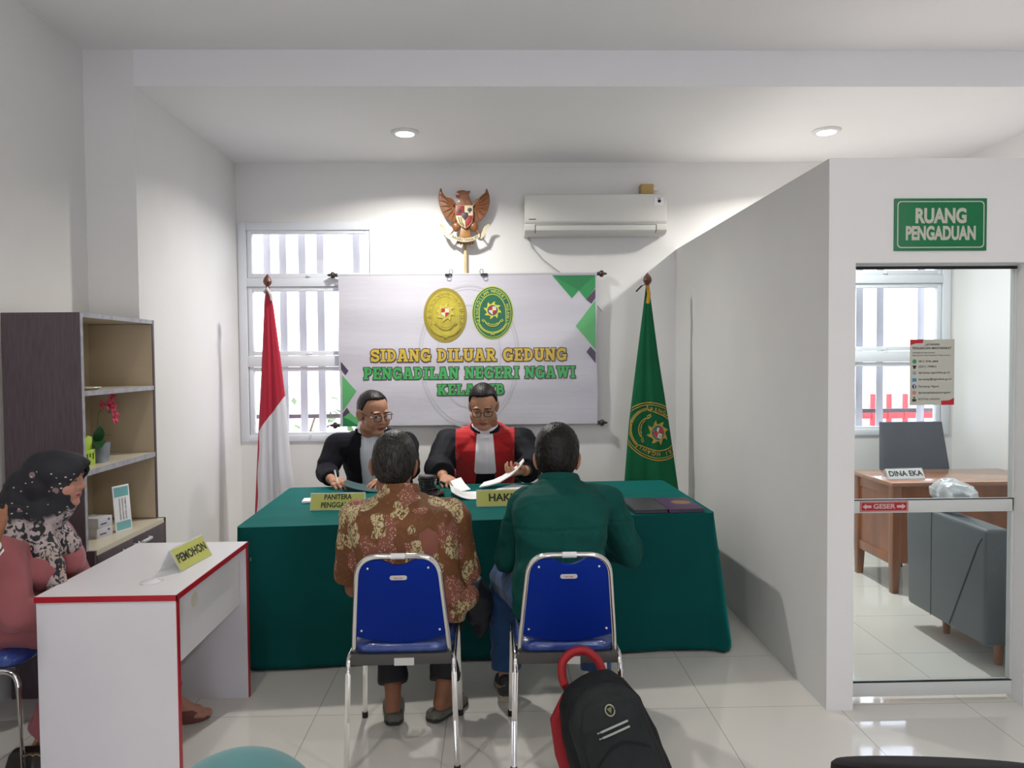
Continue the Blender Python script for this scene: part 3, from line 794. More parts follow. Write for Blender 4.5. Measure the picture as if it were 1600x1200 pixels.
def make_chair(loc, rz, label, group):
    r = thing('stacking_chair', label, 'chair', loc, rz, group); W = dict(world=False)
    for sx in (-1, 1):
        for sy in (-1, 1):
            top_ = 0.452
            pts = arc_pts([(sx*0.216, sy*0.243, 0.012), (sx*0.205, sy*0.222, top_), (sx*0.205, 0, top_)], 0.06, 8)
            lg = build(MB().tube(pts, 0.0105, 12), 'leg', CHROME, r, **W)
            build(MB().cyl((sx*0.2163, sy*0.2437, 0), (sx*0.2158, sy*0.2424, 0.026), 0.0132, n=14), 'foot_cap', RUB, lg, **W)
    def yb(z): return -0.198 - (z - 0.49) * (0.100 / 0.38)
    bf = arc_pts([(-0.187, -0.178, 0.425), (-0.184, yb(0.52), 0.52), (-0.152, yb(0.872), 0.872), (0.152, yb(0.872), 0.872), (0.184, yb(0.52), 0.52), (0.187, -0.178, 0.425)], 0.085, 8)
    build(MB().tube(bf, 0.0105, 12), 'back_frame', CHROME, r, **W)
    def hw(z): return 0.180 - (z - 0.50) / 0.37 * 0.032
    pan = []
    for k in range(0, 13): a = k / 12; pan.append((-0.172 + 0.344 * a, 0.535 - 0.030 * math.sin(PI * a)))
    pan += [(hw(0.6), 0.6), (hw(0.72), 0.72), (hw(0.80), 0.80)]
    for k in range(1, 6): a = k / 6 * PI / 2; pan.append((hw(0.80) - 0.062 * (1 - math.cos(a)), 0.80 + 0.058 * math.sin(a)))
    for k in range(0, 11): a = k / 10; pan.append((0.066 - 0.132 * a, 0.859 - 0.026 * math.sin(PI * a)))
    for k in range(5, 0, -1): a = k / 6 * PI / 2; pan.append((-hw(0.80) + 0.062 * (1 - math.cos(a)), 0.80 + 0.058 * math.sin(a)))
    pan += [(-hw(0.80), 0.80), (-hw(0.72), 0.72), (-hw(0.6), 0.6)]
    N = len(pan); m = MB()
    m.add([V((x, yb(z) - 0.007, z)) for x, z in pan] + [V((x, yb(z) + 0.022, z)) for x, z in pan],
          [tuple(range(N)), tuple(range(2*N-1, N-1, -1))] + [((i+1) % N, i, N+i, N+(i+1) % N) for i in range(N)])
    bk = build(m, 'backrest', BLUEP, r, bevel=0.004, **W)
    for x, z in ((-0.115, 0.825), (0.115, 0.825), (-0.152, 0.562), (0.152, 0.562)):
        build(MB().ell((x, yb(z) - 0.008, z), (0.0055, 0.004, 0.0055), None, 12, 8), 'screw', CHROME, bk, **W)
    pz_ = 0.785; pm = Matrix.Translation((0.0, yb(pz_) - 0.008, pz_)) @ rot(math.atan(0.100 / 0.38), 'X')
    cap = []
    for k in range(13): a = -PI/2 + PI*k/12; cap.append((0.024 + 0.009*math.cos(a), 0.009*math.sin(a)))
    for k in range(13): a = PI/2 + PI*k/12; cap.append((-0.024 + 0.009*math.cos(a), 0.009*math.sin(a)))
    pl_ = build(MB().prism(cap, -0.002, 0.001, pm), 'maker_plate', STICK, bk, flat=True, **W)
    tx = MB(); put_text(tx, 'new star', pm @ Matrix.Translation((0, -0.0024, 0)), 0.011, 0.02, width=0.036)
    link(tx.mesh(recalc=False), 'lettering', ORANGE, pl_, flat=True, **W)
    st = MB().loft([((0, 0.01, 0.462), (1, 0, 0), (0, 1, 0), 0.196, 0.208, 7), ((0, 0.01, 0.468), (1, 0, 0), (0, 1, 0), 0.203, 0.215, 7), ((0, 0.01, 0.492), (1, 0, 0), (0, 1, 0), 0.205, 0.218, 7), ((0, 0.01, 0.508), (1, 0, 0), (0, 1, 0), 0.192, 0.205, 6), ((0, 0.01, 0.515), (1, 0, 0), (0, 1, 0), 0.15, 0.16, 5), ((0, 0.01, 0.518), (1, 0, 0), (0, 1, 0), 0.05, 0.05, 3)], 48)
    build(st, 'seat', BLUEW, r, deg=50, **W)
    sb = build(MB().box((-0.197, -0.216, 0.420), (0.197, -0.196, 0.462)).box((-0.19, -0.196, 0.447), (0.19, 0.205, 0.4615)), 'seat_base', GREYBAR, r, bevel=0.002, **W)
    build(MB().box((-0.028, -0.2172, 0.418), (0.050, -0.2161, 0.448)), 'sticker', STICK, sb, flat=True, **W)
    tp = MB().cyl((-0.026, yb(0.872), 0.872), (0.028, yb(0.872), 0.872), 0.0112, n=16)
    tpo = build(tp, 'size_label', PAPER, r, **W)
    return r
CH1, CH2 = V((-0.372, 3.203, 0)), V((0.284, 3.188, 0))
chair = make_chair(CH1, 0.015, 'blue chrome-legged stacking chair under the man in the brown batik shirt', 'blue stacking chairs')
dup(chair, CH2, 0.0, 'blue chrome-legged stacking chair behind the black backpack', 'blue stacking chairs')
dup(chair, V((-2.03, 3.12, 0)), -PI / 2, 'blue chrome-legged stacking chair under the woman in the patterned headscarf', 'blue stacking chairs')

# ============================================================ air conditioner
ACW = mat('ac_white', (0.66, 0.655, 0.62), 0.4)
ax0, ax1, az0, az1, ay = 0.265, 1.392, 2.60, 2.915, 6.297
ac = thing('air_conditioner', 'white wall-mounted split air conditioner to the right of the eagle', 'air conditioner', ((ax0 + ax1) / 2, ay, az0))
prof = [(ay, az1), (ay - 0.19, az1), (ay - 0.20, az1 - 0.01), (ay - 0.203, az0 + 0.10), (ay - 0.20, az0 + 0.085)]
def xprism(p, x0, x1): return MB().rings([[V((x, a, b)) for a, b in p] for x in (x0, x1)])
build(xprism(prof[:4] + [(ay - 0.19, az0 + 0.082), (ay, az0 + 0.082)], ax0, ax1), 'front_cover', ACW, ac, bevel=0.005)
lo = [(ay, az0 + 0.08), (ay - 0.197, az0 + 0.08), (ay - 0.205, az0 + 0.066), (ay - 0.198, az0 + 0.03), (ay - 0.15, az0 + 0.003), (ay - 0.05, az0), (ay, az0 + 0.002)]
body = build(xprism(lo, ax0 - 0.003, ax1 + 0.002), 'lower_housing', ACW, ac, bevel=0.004)
vent = [(ay - 0.206, az0 + 0.068), (ay - 0.209, az0 + 0.066), (ay - 0.202, az0 + 0.028), (ay - 0.17, az0 + 0.0105), (ay - 0.168, az0 + 0.0125), (ay - 0.199, az0 + 0.03)]
build(xprism(vent, ax0 + 0.085, ax1 - 0.09), 'louver', ACW, ac, bevel=0.001)
gap = MB()
for xa, xb in ((ax0 + 0.078, ax0 + 0.084), (ax1 - 0.089, ax1 - 0.083)): gap.rings([[V((x, a, b)) for a, b in vent] for x in (xa, xb)])
gap.rings([[V((x, a, b)) for a, b in ((ay - 0.204, az0 + 0.072), (ay - 0.2085, az0 + 0.072), (ay - 0.208, az0 + 0.069), (ay - 0.204, az0 + 0.069))] for x in (ax0 + 0.078, ax1 - 0.083)])
build(gap, 'louver_gap', mat('ac_gap', (0.10, 0.10, 0.095), 0.6), ac, flat=True)
build(MB().box((ax0 + 0.03, ay - 0.2065, az0 + 0.112), (ax0 + 0.088, ay - 0.202, az0 + 0.118)), 'maker_mark', mat('ac_mark', (0.05, 0.05, 0.05), 0.5), ac, flat=True)
build(MB().cyl((ax0 + 0.068, ay - 0.2055, az0 + 0.142), (ax0 + 0.068, ay - 0.2, az0 + 0.142), 0.008), 'badge', PAPER, ac)
es = build(MB().box((ax1 - 0.105, ay - 0.2055, az1 - 0.095), (ax1 - 0.025, ay - 0.2018, az1 - 0.03)), 'energy_sticker', PAPER, ac, flat=True)
build(MB().cyl((ax1 - 0.062, ay - 0.2062, az1 - 0.06), (ax1 - 0.062, ay - 0.205, az1 - 0.06), 0.014).box((ax1 - 0.078, ay - 0.206, az1 - 0.04), (ax1 - 0.05, ay - 0.205, az1 - 0.035)), 'print', INK, es, flat=True)
# junction block and cables
YW = mat('yellowed_plastic', (0.45, 0.31, 0.10), 0.5)
jb = thing('junction_box', 'small yellowed box with white plug on the wall above the air conditioner', 'junction box', (1.28, 6.25, 2.94))
build(MB().box((1.205, 6.20, 2.935), (1.31, 6.298, 3.015)), 'body', YW, jb, bevel=0.006)
build(MB().cyl((1.31, 6.24, 2.975), (1.335, 6.24, 2.975), 0.018, n=18).cyl((1.335, 6.24, 2.975), (1.35, 6.24, 2.975), 0.010, n=14), 'plug', PAPER, jb)
cb = tag(build(MB().tube([(0.30, 6.27, 2.60), (0.33, 6.285, 2.52), (0.42, 6.29, 2.42), (0.54, 6.29, 2.33), (0.66, 6.285, 2.24), (0.78, 6.285, 2.15), (0.9, 6.29, 2.0)], 0.006, 8), 'cable', mat('white_cable', (0.45, 0.45, 0.43), 0.5), base=(0.30, 6.29, 2.0)),
         'thin white cable looping from the air conditioner down behind the banner', 'cable')

# wall sign
SG = mat('sign_green', (0.0, 0.16, 0.052), 0.4)
SGD = mat('sign_green_rim', (0.0, 0.10, 0.035), 0.4)
SGT = mat('sign_cream', (0.50, 0.50, 0.42), 0.5)
sx0, sx1, sz0, sz1 = 1.802, 2.222, 2.087, 2.320
sg = thing('wall_sign', 'green sign reading RUANG PENGADUAN above the glass door', 'sign', ((sx0 + sx1) / 2, YP, sz0))
build(MB().box((sx0, YP - 0.008, sz0), (sx1, YP - 0.0005, sz1)), 'board', SG, sg, bevel=0.002)
def rrect(x0, z0, x1, z1, r, n=6):
    P = []
    for cx, cz, a0 in ((x1 - r, z0 + r, -PI/2), (x1 - r, z1 - r, 0), (x0 + r, z1 - r, PI/2), (x0 + r, z0 + r, PI)):
        for k in range(n + 1): a = a0 + PI/2*k/n; P.append((cx + r*math.cos(a), cz + r*math.sin(a)))
    return P
def band(mb, A, B, y):
    n = len(A); mb.add([V((x, y, z)) for x, z in A] + [V((x, y, z)) for x, z in B], [(i, (i+1) % n, n+(i+1) % n, n+i) for i in range(n)])
fr = MB(); band(fr, rrect(sx0 + 0.012, sz0 + 0.012, sx1 - 0.012, sz1 - 0.012, 0.018), rrect(sx0 + 0.017, sz0 + 0.017, sx1 - 0.017, sz1 - 0.017, 0.015), YP - 0.0086)
link(fr.mesh(recalc=False), 'border_line', SGT, sg, flat=True)
xm = (sx0 + sx1) / 2
for ln, dz, sz_, wd_ in (('RUANG', 0.152, 0.088, 0.232), ('PENGADUAN', 0.075, 0.082, 0.318)):
    tx = MB(); put_text(tx, ln, Matrix.Translation((xm, YP - 0.0088, sz0 + dz)), sz_, 0.045, width=wd_)
    link(tx.mesh(recalc=False), 'lettering', SGT, sg, flat=True)

# ============================================================ sliding glass door
ALW = mat('door_aluminium', (0.60, 0.62, 0.60), 0.4)
DYc = YP + 0.082
mb = MB()
mb.box((DL, DYc, 0.022), (DR, DYc + 0.035, 0.090)); mb.box((DL, DYc, 0.888), (DR, DYc + 0.035, 0.948))
mb.box((DL, DYc, 0.090), (DL + 0.008, DYc + 0.035, 2.03)); mb.box((DR - 0.008, DYc, 0.090), (DR, DYc + 0.035, 2.03)); mb.box((DL, DYc, 2.024), (DR, DYc + 0.035, 2.06))
door = build(mb, 'door_1', ALW, bevel=0.002, base=((DL + DR) / 2, DYc, 0)); door['kind'] = 'structure'
for a, b in ((0.09, 0.888), (0.948, 2.024)):
    build(MB().box((DL + 0.006, DYc + 0.014, a), (DR - 0.006, DYc + 0.020, b)), 'glass_pane', DOORGLASS, door, flat=True)
build(MB().box((DL, DYc - 0.002, 2.014), (DR, DYc + 0.004, 2.028)).box((DL, DYc - 0.001, 0.088), (DR, DYc + 0.006, 0.094)).box((DL, DYc - 0.001, 0.946), (DR, DYc + 0.004, 0.951)), 'rubber_seal', RUB, door, flat=True)
RED2 = mat('push_red', (0.36, 0.006, 0.012), 0.5)
gs = thing('push_sign', 'red GESER sticker with two arrows on the door cross bar', 'sign', (1.79, DYc, 0.894))
build(MB().box((1.698, DYc - 0.002, 0.894), (1.924, DYc - 0.0003, 0.942)), 'sticker', RED2, gs, flat=True)
fr = MB(); band(fr, [(1.701, 0.8965), (1.921, 0.8965), (1.921, 0.9395), (1.701, 0.9395)], [(1.704, 0.899), (1.918, 0.899), (1.918, 0.937), (1.704, 0.937)], DYc - 0.0025)
zc = 0.918; PK = mat('pink_white', (0.55, 0.42, 0.40), 0.5)
for s_, x in ((-1, 1.709), (1, 1.913)):
    flat(fr, [[(x, zc), (x - s_*0.018, zc + 0.013), (x - s_*0.018, zc + 0.006), (x - s_*0.042, zc + 0.006), (x - s_*0.042, zc - 0.006), (x - s_*0.018, zc - 0.006), (x - s_*0.018, zc - 0.013)][::s_]], lambda a, b: V((a, DYc - 0.0025, b)))
put_text(fr, 'GESER', Matrix.Translation((1.811, DYc - 0.0025, zc)), 0.030, 0.03, width=0.104)
link(fr.mesh(recalc=False), 'print', PK, gs, flat=True)
# notice on the glass
NP = mat('notice_paper', (0.50, 0.50, 0.43), 0.6)
nx0, nx1, nz0, nz1 = 1.934, 2.143, 1.387, 1.692
yq = DYc + 0.0135
nt_ = thing('notice_sheet', 'cream complaint service notice with red corners stuck on the glass door', 'notice', ((nx0 + nx1) / 2, yq, nz0))
build(MB().box((nx0, yq - 0.0015, nz0), (nx1, yq - 0.0002, nz1)), 'paper', NP, nt_, flat=True)
fy = lambda a, b: V((a, yq - 0.0021, b))
w_, h_ = nx1 - nx0, nz1 - nz0
def nn(u, v): return (nx0 + u * w_, nz1 - v * h_)
rc_ = MB(); flat(rc_, [[nn(0, 0), nn(0, 0.09), nn(0.05, 0.075), nn(0.12, 0.06), nn(0.28, 0.058), nn(0.30, 0.0)], [nn(1, 1), nn(1, 0.89), nn(0.95, 0.91), nn(0.88, 0.93), nn(0.71, 0.935), nn(0.71, 1.0)]], fy)
link(rc_.mesh(recalc=False), 'red_corner', mat('notice_red', (0.45, 0.012, 0.02), 0.6), nt_, flat=True)
tx = MB()
def tl(s_, u, v, wd_, size, b=0.0, al='LEFT'):
    x, z = nn(u, v)
    vs_, _ = text_tris(s_, size, b, al); x0_ = min(q[0] for q in vs_) if al == 'LEFT' else 0
    put_text(tx, s_, Matrix.Translation((x, yq - 0.0021, z)), size, b, al, width=wd_ * w_)
tl('LAYANAN', 0.50, 0.08, 0.32, 0.015, 0.015, 'CENTER')
tl('PENGADUAN MASYARAKAT', 0.49, 0.135, 0.88, 0.015, 0.015, 'CENTER')
tl('MEMBERIKAN PELAYANAN', 0.05, 0.205, 0.50, 0.009)
tl('PENGADUAN MASYARAKAT YANG MUDAH', 0.05, 0.245, 0.86, 0.009)
for s_, v, ww in (('0813 3596 6868', 0.335, 0.44), ('(0351) 749852', 0.415, 0.40), ('dpmptsp.ngawikab.go.id', 0.505, 0.70), ('dpmptsp@ngawikab.go.id', 0.605, 0.74), ('Dpmptsp Ngawi', 0.715, 0.46), ('dpmptspkabupatenngawi', 0.81, 0.72), ('KOTAK SARAN', 0.91, 0.48)):
    tl(s_, 0.19, v, ww, 0.0135, 0.008)
link(tx.mesh(recalc=False), 'print', INK, nt_, flat=True)
def disc(u, v, r, n=20): x, z = nn(u, v); return [(x + r*math.cos(2*PI*k/n), z + r*math.sin(2*PI*k/n)) for k in range(n)]
def rect(u, v, a, b): x, z = nn(u, v); return [(x - a, z - b), (x + a, z - b), (x + a, z + b), (x - a, z + b)]
for nm, col, P in (('green_icon', (0.03, 0.28, 0.10), [disc(0.10, 0.335, 0.010)]), ('black_icon', (0.03, 0.025, 0.02), [rect(0.10, 0.405, 0.009, 0.003), rect(0.10, 0.425, 0.006, 0.006), rect(0.10, 0.925, 0.0095, 0.006), rect(0.10, 0.885, 0.004, 0.004)]),
                   ('grey_icon', (0.28, 0.32, 0.30), [disc(0.10, 0.51, 0.009)]), ('blue_icon', (0.03, 0.25, 0.42), [rect(0.10, 0.615, 0.0095, 0.008)]), ('navy_icon', (0.02, 0.04, 0.16), [disc(0.10, 0.715, 0.010)]), ('salmon_icon', (0.55, 0.22, 0.16), [disc(0.10, 0.81, 0.0095)])):
    m = MB(); flat(m, P, fy); link(m.mesh(recalc=False), nm, mat(nm, col, 0.6), nt_, flat=True)
m = MB(); put_text(m, 'f', Matrix.Translation((nn(0.105, 0.718)[0], yq - 0.0027, nn(0.1, 0.718)[1])), 0.020, 0.02); link(m.mesh(recalc=False), 'icon_letter', PAPER, nt_, flat=True)

# ============================================================ furniture of the office
WOODR = mat('red_brown_wood', (0.26, 0.088, 0.030), 0.3, coat=0.2, var=0.28, vscale=9, stretch=(1, 1, 0.25), bump=0.05, bscale=25)
WOODT = mat('polished_wood_top', (0.36, 0.17, 0.09), 0.18, coat=0.4, var=0.15, vscale=7, stretch=(0.3, 1, 1))
ox0, oy0, oy1, ox1, oz = 2.70, 5.10, 5.66, 3.81, 0.76
od = thing('office_desk', 'red brown wooden desk with panelled sides behind the glass door', 'desk', ((ox0 + ox1) / 2, (oy0 + oy1) / 2, 0))
build(MB().box((ox0 - 0.02, oy0 - 0.02, oz - 0.028), (ox1, oy1 + 0.02, oz)), 'desktop', WOODT, od, bevel=0.004)
for x, y in ((ox0, oy0), (ox0, oy1 - 0.06), (ox1 - 0.08, oy0), (ox1 - 0.08, oy1 - 0.06)):
    build(MB().rings([[V((x + a * (0.06 if z > 0.2 else 0.045), y + b * (0.06 if z > 0.2 else 0.045), z)) for a, b in ((0, 0), (1, 0), (1, 1), (0, 1))] for z in (0.0, 0.23, oz - 0.028)]), 'leg', WOODR, od, bevel=0.003)
sd = build(MB().box((ox0 + 0.018, oy0 + 0.06, 0.20), (ox0 + 0.036, oy1 - 0.06, oz - 0.028)), 'side_panel', WOODR, od, flat=True)
build(MB().box((ox0 + 0.006, oy0 + 0.06, 0.19), (ox0 + 0.02, oy1 - 0.06, 0.255)).box((ox0 + 0.006, oy0 + 0.06, 0.66), (ox0 + 0.02, oy1 - 0.06, oz - 0.028)), 'panel_rail', WOODR, sd, bevel=0.004)
fp = build(MB().box((ox0 + 0.06, oy0 + 0.02, 0.20), (ox1 - 0.08, oy0 + 0.036, oz - 0.028)), 'front_panel', WOODR, od, flat=True)
build(MB().box((ox0 + 0.06, oy0 + 0.008, 0.60), (ox1 - 0.08, oy0 + 0.022, 0.635)), 'panel_moulding', WOODR, fp, bevel=0.004)
nameplate('nameplate', 'white tent nameplate reading DINA EKA on the wooden office desk', ['DINA EKA'], (2.855, 5.26, oz + 0.001), 0.275, 0.07, 0.045, 0.10, mat('white_card', (0.62, 0.63, 0.65), 0.5), 0.055)
GREYF = mat('dark_grey_fabric', (0.075, 0.085, 0.105), 0.85, var=0.1, vscale=40, bump=0.15, bscale=220)
oc = thing('office_chair', 'dark grey upholstered chair with a tall back behind the wooden desk', 'chair', (3.31, 5.85, 0))
bkr = [((3.31, 5.90 + 0.10 * t, 0.52 + 0.57 * t), (1, 0, 0), (0, 1, 0), 0.262 - 0.022 * abs(2 * t - 0.7) + 0.01, 0.032, 6) for t in [k / 8 for k in range(9)]]
build(MB().loft(bkr, 40), 'backrest', GREYF, oc, deg=60)
build(MB().loft([((3.31, 5.92, 0.42), (1, 0, 0), (0, 1, 0), 0.23, 0.2, 6), ((3.31, 5.92, 0.47), (1, 0, 0), (0, 1, 0), 0.25, 0.22, 6), ((3.31, 5.92, 0.50), (1, 0, 0), (0, 1, 0), 0.22, 0.19, 5)], 36), 'seat', GREYF, oc, deg=60)
for a, b in ((-0.2, -0.16), (0.2, -0.16), (-0.2, 0.17), (0.2, 0.17)): build(MB().cyl((3.31 + a, 5.92 + b, 0), (3.31 + a * 0.95, 5.92 + b * 0.95, 0.43), 0.014), 'leg', DARKMETAL, oc)
SOFA = mat('slate_blue_leather', (0.072, 0.088, 0.100), 0.5, coat=0.15, var=0.10, vscale=4, bump=0.08, bscale=60)
# armchair: its back leans towards the door; it faces the desk
sofa = thing('armchair', 'slate grey leather armchair on short wooden legs just inside the glass door', 'armchair', (2.90, 4.17, 0), 0.0)
def armp(x0, x1):
    m = MB(); m.rings([[V((x, 3.80 + a, z)) for a, z in [(0.0, 0.13), (0.73, 0.13), (0.76, 0.74), (0.0, 0.73)]] for x in (x0, x1)]); return m
arm = build(armp(2.49, 2.625), 'arm', SOFA, sofa, bevel=0.022, seg=3)
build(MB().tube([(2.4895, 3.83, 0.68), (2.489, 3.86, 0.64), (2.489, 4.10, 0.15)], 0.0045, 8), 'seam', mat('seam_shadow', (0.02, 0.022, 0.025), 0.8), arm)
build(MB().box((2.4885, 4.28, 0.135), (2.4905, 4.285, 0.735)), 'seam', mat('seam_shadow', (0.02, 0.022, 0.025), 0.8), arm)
build(armp(3.245, 3.38), 'arm', SOFA, sofa, bevel=0.022, seg=3)
build(MB().box((2.63, 3.80, 0.13), (3.24, 3.97, 0.70)), 'backrest', SOFA, sofa, bevel=0.04, seg=3)
build(MB().box((2.63, 3.975, 0.13), (3.24, 4.52, 0.30)), 'base', SOFA, sofa, bevel=0.02, seg=3)
build(MB().box((2.632, 3.98, 0.302), (3.238, 4.55, 0.45)), 'seat_cushion', SOFA, sofa, bevel=0.04, seg=3)
for x in (2.63, 3.30):
    for y in (3.90, 4.36): build(MB().cyl((x, y, 0), (x, y, 0.135), 0.018, 0.028), 'leg', WOODR, sofa)
# packet in clear film on the armchair
CRUMP = mat('crumpled_film', (0.50, 0.52, 0.55), 0.12, metal=0.35, coat=0.6, var=0.5, vscale=14, bump=0.6, bscale=18)
m = MB().ell((0, 0, 0), (0.105, 0.17, 0.075), Matrix.Translation((2.615, 4.28, 0.832)), 40, 26)
me = m.mesh(); displace(me, lambda p, n: 0.022 * noise.noise(p * 14) + 0.010 * noise.noise(p * 40))
pk = link(me, 'package', CRUMP, base=(2.615, 4.28, 0.76), deg=25)
tag(pk, 'crumpled silver film package lying on the arm of the grey armchair', 'package')
# ============================================================ people
UP = V((0, 0, 1))
def skin(name, c): return mat(name, c, 0.5, spec=0.35, var=0.10, vscale=18, bump=0.04, bscale=120)
SK1 = skin('brown_skin', (0.27, 0.115, 0.062)); SK2 = skin('warm_skin', (0.42, 0.21, 0.13)); SK3 = skin('tan_skin', (0.46, 0.23, 0.14)); SK4 = skin('light_skin', (0.46, 0.22, 0.16))
LIPM = mat('lips', (0.25, 0.075, 0.06), 0.45); LIPF = mat('lips_rose', (0.36, 0.10, 0.09), 0.45)
BROW = mat('brow_hair', (0.03, 0.02, 0.016), 0.7); EYEW = mat('eye_white', (0.55, 0.52, 0.48), 0.25); IRIS = mat('iris', (0.015, 0.008, 0.006), 0.15); NOST = mat('nostril', (0.09, 0.03, 0.02), 0.7)
def hair_mat(name, c, c2):
    g = G(name, 0.42)
    n = g.noise(26, g.mapping(scale=(9, 9, 1.1)), detail=4)
    g.bump(n, 0.35, 0.004); g.b.inputs['Specular IOR Level'].default_value = 0.25
    return g.out(g.mix(g.ramp(n, 0.42, 0.66), c, c2))
HAIRG = hair_mat('black_hair_with_grey', (0.008, 0.007, 0.007), (0.060, 0.054, 0.050))
HAIRB = hair_mat('black_hair', (0.005, 0.004, 0.004), (0.020, 0.016, 0.015))

def headframe(c, f, s, roll=0.0):
    f = V(f).normalized(); r = f.cross(UP).normalized(); u = r.cross(f).normalized()
    M = Matrix(((*r, 0), (*f, 0), (*u, 0), (0, 0, 0, 1))).transposed()
    return Matrix.Translation(c) @ M @ rot(roll, 'Y') @ Matrix.Diagonal((*s, 1))
def head_mb(H, round_=0.0, female=False, ear=0.0825):
    m = MB()
    m.ell((0, -0.010, 0.032), (0.077, 0.097, 0.086), None, 28, 18)
    m.ell((0, 0.030, -0.030), (0.063 + round_ * 0.5, 0.060, 0.084), None, 28, 18)
    m.ell((0, 0.056, -0.094), (0.034 + round_, 0.030, 0.024), None, 20, 12)
    for s in (-1, 1):
        m.ell((s * 0.040, 0.050, -0.036), (0.030 + round_, 0.034, 0.036), None, 18, 12)
        m.ell((s * 0.045, 0.010, -0.070), (0.024 + round_, 0.05, 0.030), None, 18, 12)
        m.ell((s * 0.030, 0.0815, 0.024), (0.026, 0.010, 0.0085), None, 16, 10)
        m.ell((s * 0.031, 0.072, 0.003), (0.0165, 0.0150, 0.0105), None, 18, 12)
        m.ell((s * 0.0125, 0.094, -0.032), (0.0095, 0.011, 0.009), None, 14, 10)
        E = Matrix.Translation((s * ear, -0.014, -0.008)) @ rot(s * (0.45 if ear > 0.08 else 0.25), 'Z') @ rot(-0.15, 'X') @ rot(s * 0.12, 'Y')
        if not female:
            m.ell((0, 0, 0), (0.0075, 0.023, 0.037), E, 16, 12)
            m.ell((s * 0.004, -0.008, 0.004), (0.006, 0.018, 0.030), E, 16, 12)
    m.rc((0, 0.084, 0.014), 0.0085, (0, 0.100, -0.026), 0.0115, 12)
    m.ell((0, 0.103, -0.030), (0.0115, 0.010, 0.0095), None, 16, 10)
    m.ell((0, 0.082, -0.0585), (0.023, 0.0115, 0.0065), None, 18, 10)
    m.ell((0, 0.080, -0.0685), (0.020, 0.0120, 0.0075), None, 18, 10)
    m.ell((0, 0.070, -0.048), (0.030, 0.018, 0.022), None, 18, 12)
    m.rc((0, -0.022, -0.055), 0.056, (0, -0.03, -0.10), 0.056, 20)
    m.xf(H)
    return m
def hand_mb(m, wr, d, n, side, k=1.0, curl=(0.5, 0.55, 0.6, 0.65), thumb=0.5, spread=0.12, pinch=0.0):
    wr, d, n = V(wr), V(d).normalized(), V(n)
    n = (n - d * n.dot(d)).normalized(); t = d.cross(n) * side
    kn = [wr + (d * 0.092 + t * 0.034) * k, wr + (d * 0.097 + t * 0.011) * k, wr + (d * 0.094 - t * 0.012) * k, wr + (d * 0.086 - t * 0.033) * k]
    for q, r in zip(kn, (0.0135, 0.014, 0.0135, 0.012)): m.rc(wr + (q - wr) * 0.12, 0.018 * k, q, r * k, 12)
    m.rc(kn[0], 0.012 * k, kn[3], 0.011 * k, 12)
    Ls = (0.072, 0.080, 0.074, 0.058)
    for i, q in enumerate(kn):
        dd = (d + t * spread * (1.2 - 0.8 * i)).normalized(); a = 0.0; p = q
        r = 0.0098 - 0.0006 * i
        for j, fr in enumerate((0.45, 0.31, 0.24)):
            a += curl[i] * (0.75, 1.0, 0.7)[j]
            dn = (dd * math.cos(a) + n * math.sin(a)).normalized()
            e = p + dn * Ls[i] * fr * k
            m.rc(p, r * k, e, (r - 0.0008) * k, 12); r -= 0.0008; p = e
    b = wr + (d * 0.028 + t * 0.026 + n * 0.004) * k
    d1 = (d * 0.62 + t * (0.72 - 0.5 * pinch) + n * (0.25 + 0.3 * pinch)).normalized(); e1 = b + d1 * 0.042 * k
    d2 = (d * (0.80) + t * (0.35 - 0.6 * thumb) + n * (0.35 * thumb + 0.15)).normalized(); e2 = e1 + d2 * 0.034 * k; e3 = e2 + (d2 + n * 0.25).normalized() * 0.024 * k
    m.rc(wr + d * 0.02 * k, 0.019 * k, b + d1 * 0.02 * k, 0.0155 * k, 12); m.rc(b, 0.0155 * k, e1, 0.0125 * k, 12); m.rc(e1, 0.0122 * k, e2, 0.0108 * k, 12); m.rc(e2, 0.0106 * k, e3, 0.0085 * k, 12)
    return kn
def torso_secs(P, N, r, k=1.0, wide=1.0, deep=1.0, infl=0.0, back=0.03, low=0.12, sh=0.165, top=0.066, f=None):
    P, N, r = V(P), V(N), V(r).normalized(); ax = (N - P); L = ax.length; u = ax.normalized()
    fw = (u.cross(r)).normalized()
    S = []
    for t, hw, hd, e in ((-low / L, 0.155, 0.115, 2.4), (-0.5 * low / L, 0.172, 0.125, 2.5), (0.08, 0.172, 0.122, 2.5), (0.25, 0.160, 0.115, 2.4), (0.45, 0.165, 0.116, 2.4), (0.65, 0.175, 0.118, 2.4), (0.80, sh, 0.105, 2.4), (0.89, sh * 0.82, 0.088, 2.2), (0.95, sh * 0.55, 0.075, 2.0), (1.0, top, top, 2.0), (1.06, top * 0.92, top * 0.92, 2.0)):
        g = wide if t < 0.85 else 1.0; h = deep if t < 0.85 else 1.0
        c = P + ax * t - fw * back * math.sin(PI * max(0, min(1, t)))
        S.append((c, r, fw, hw * k * g + infl, hd * k * h + infl, e))
    return S
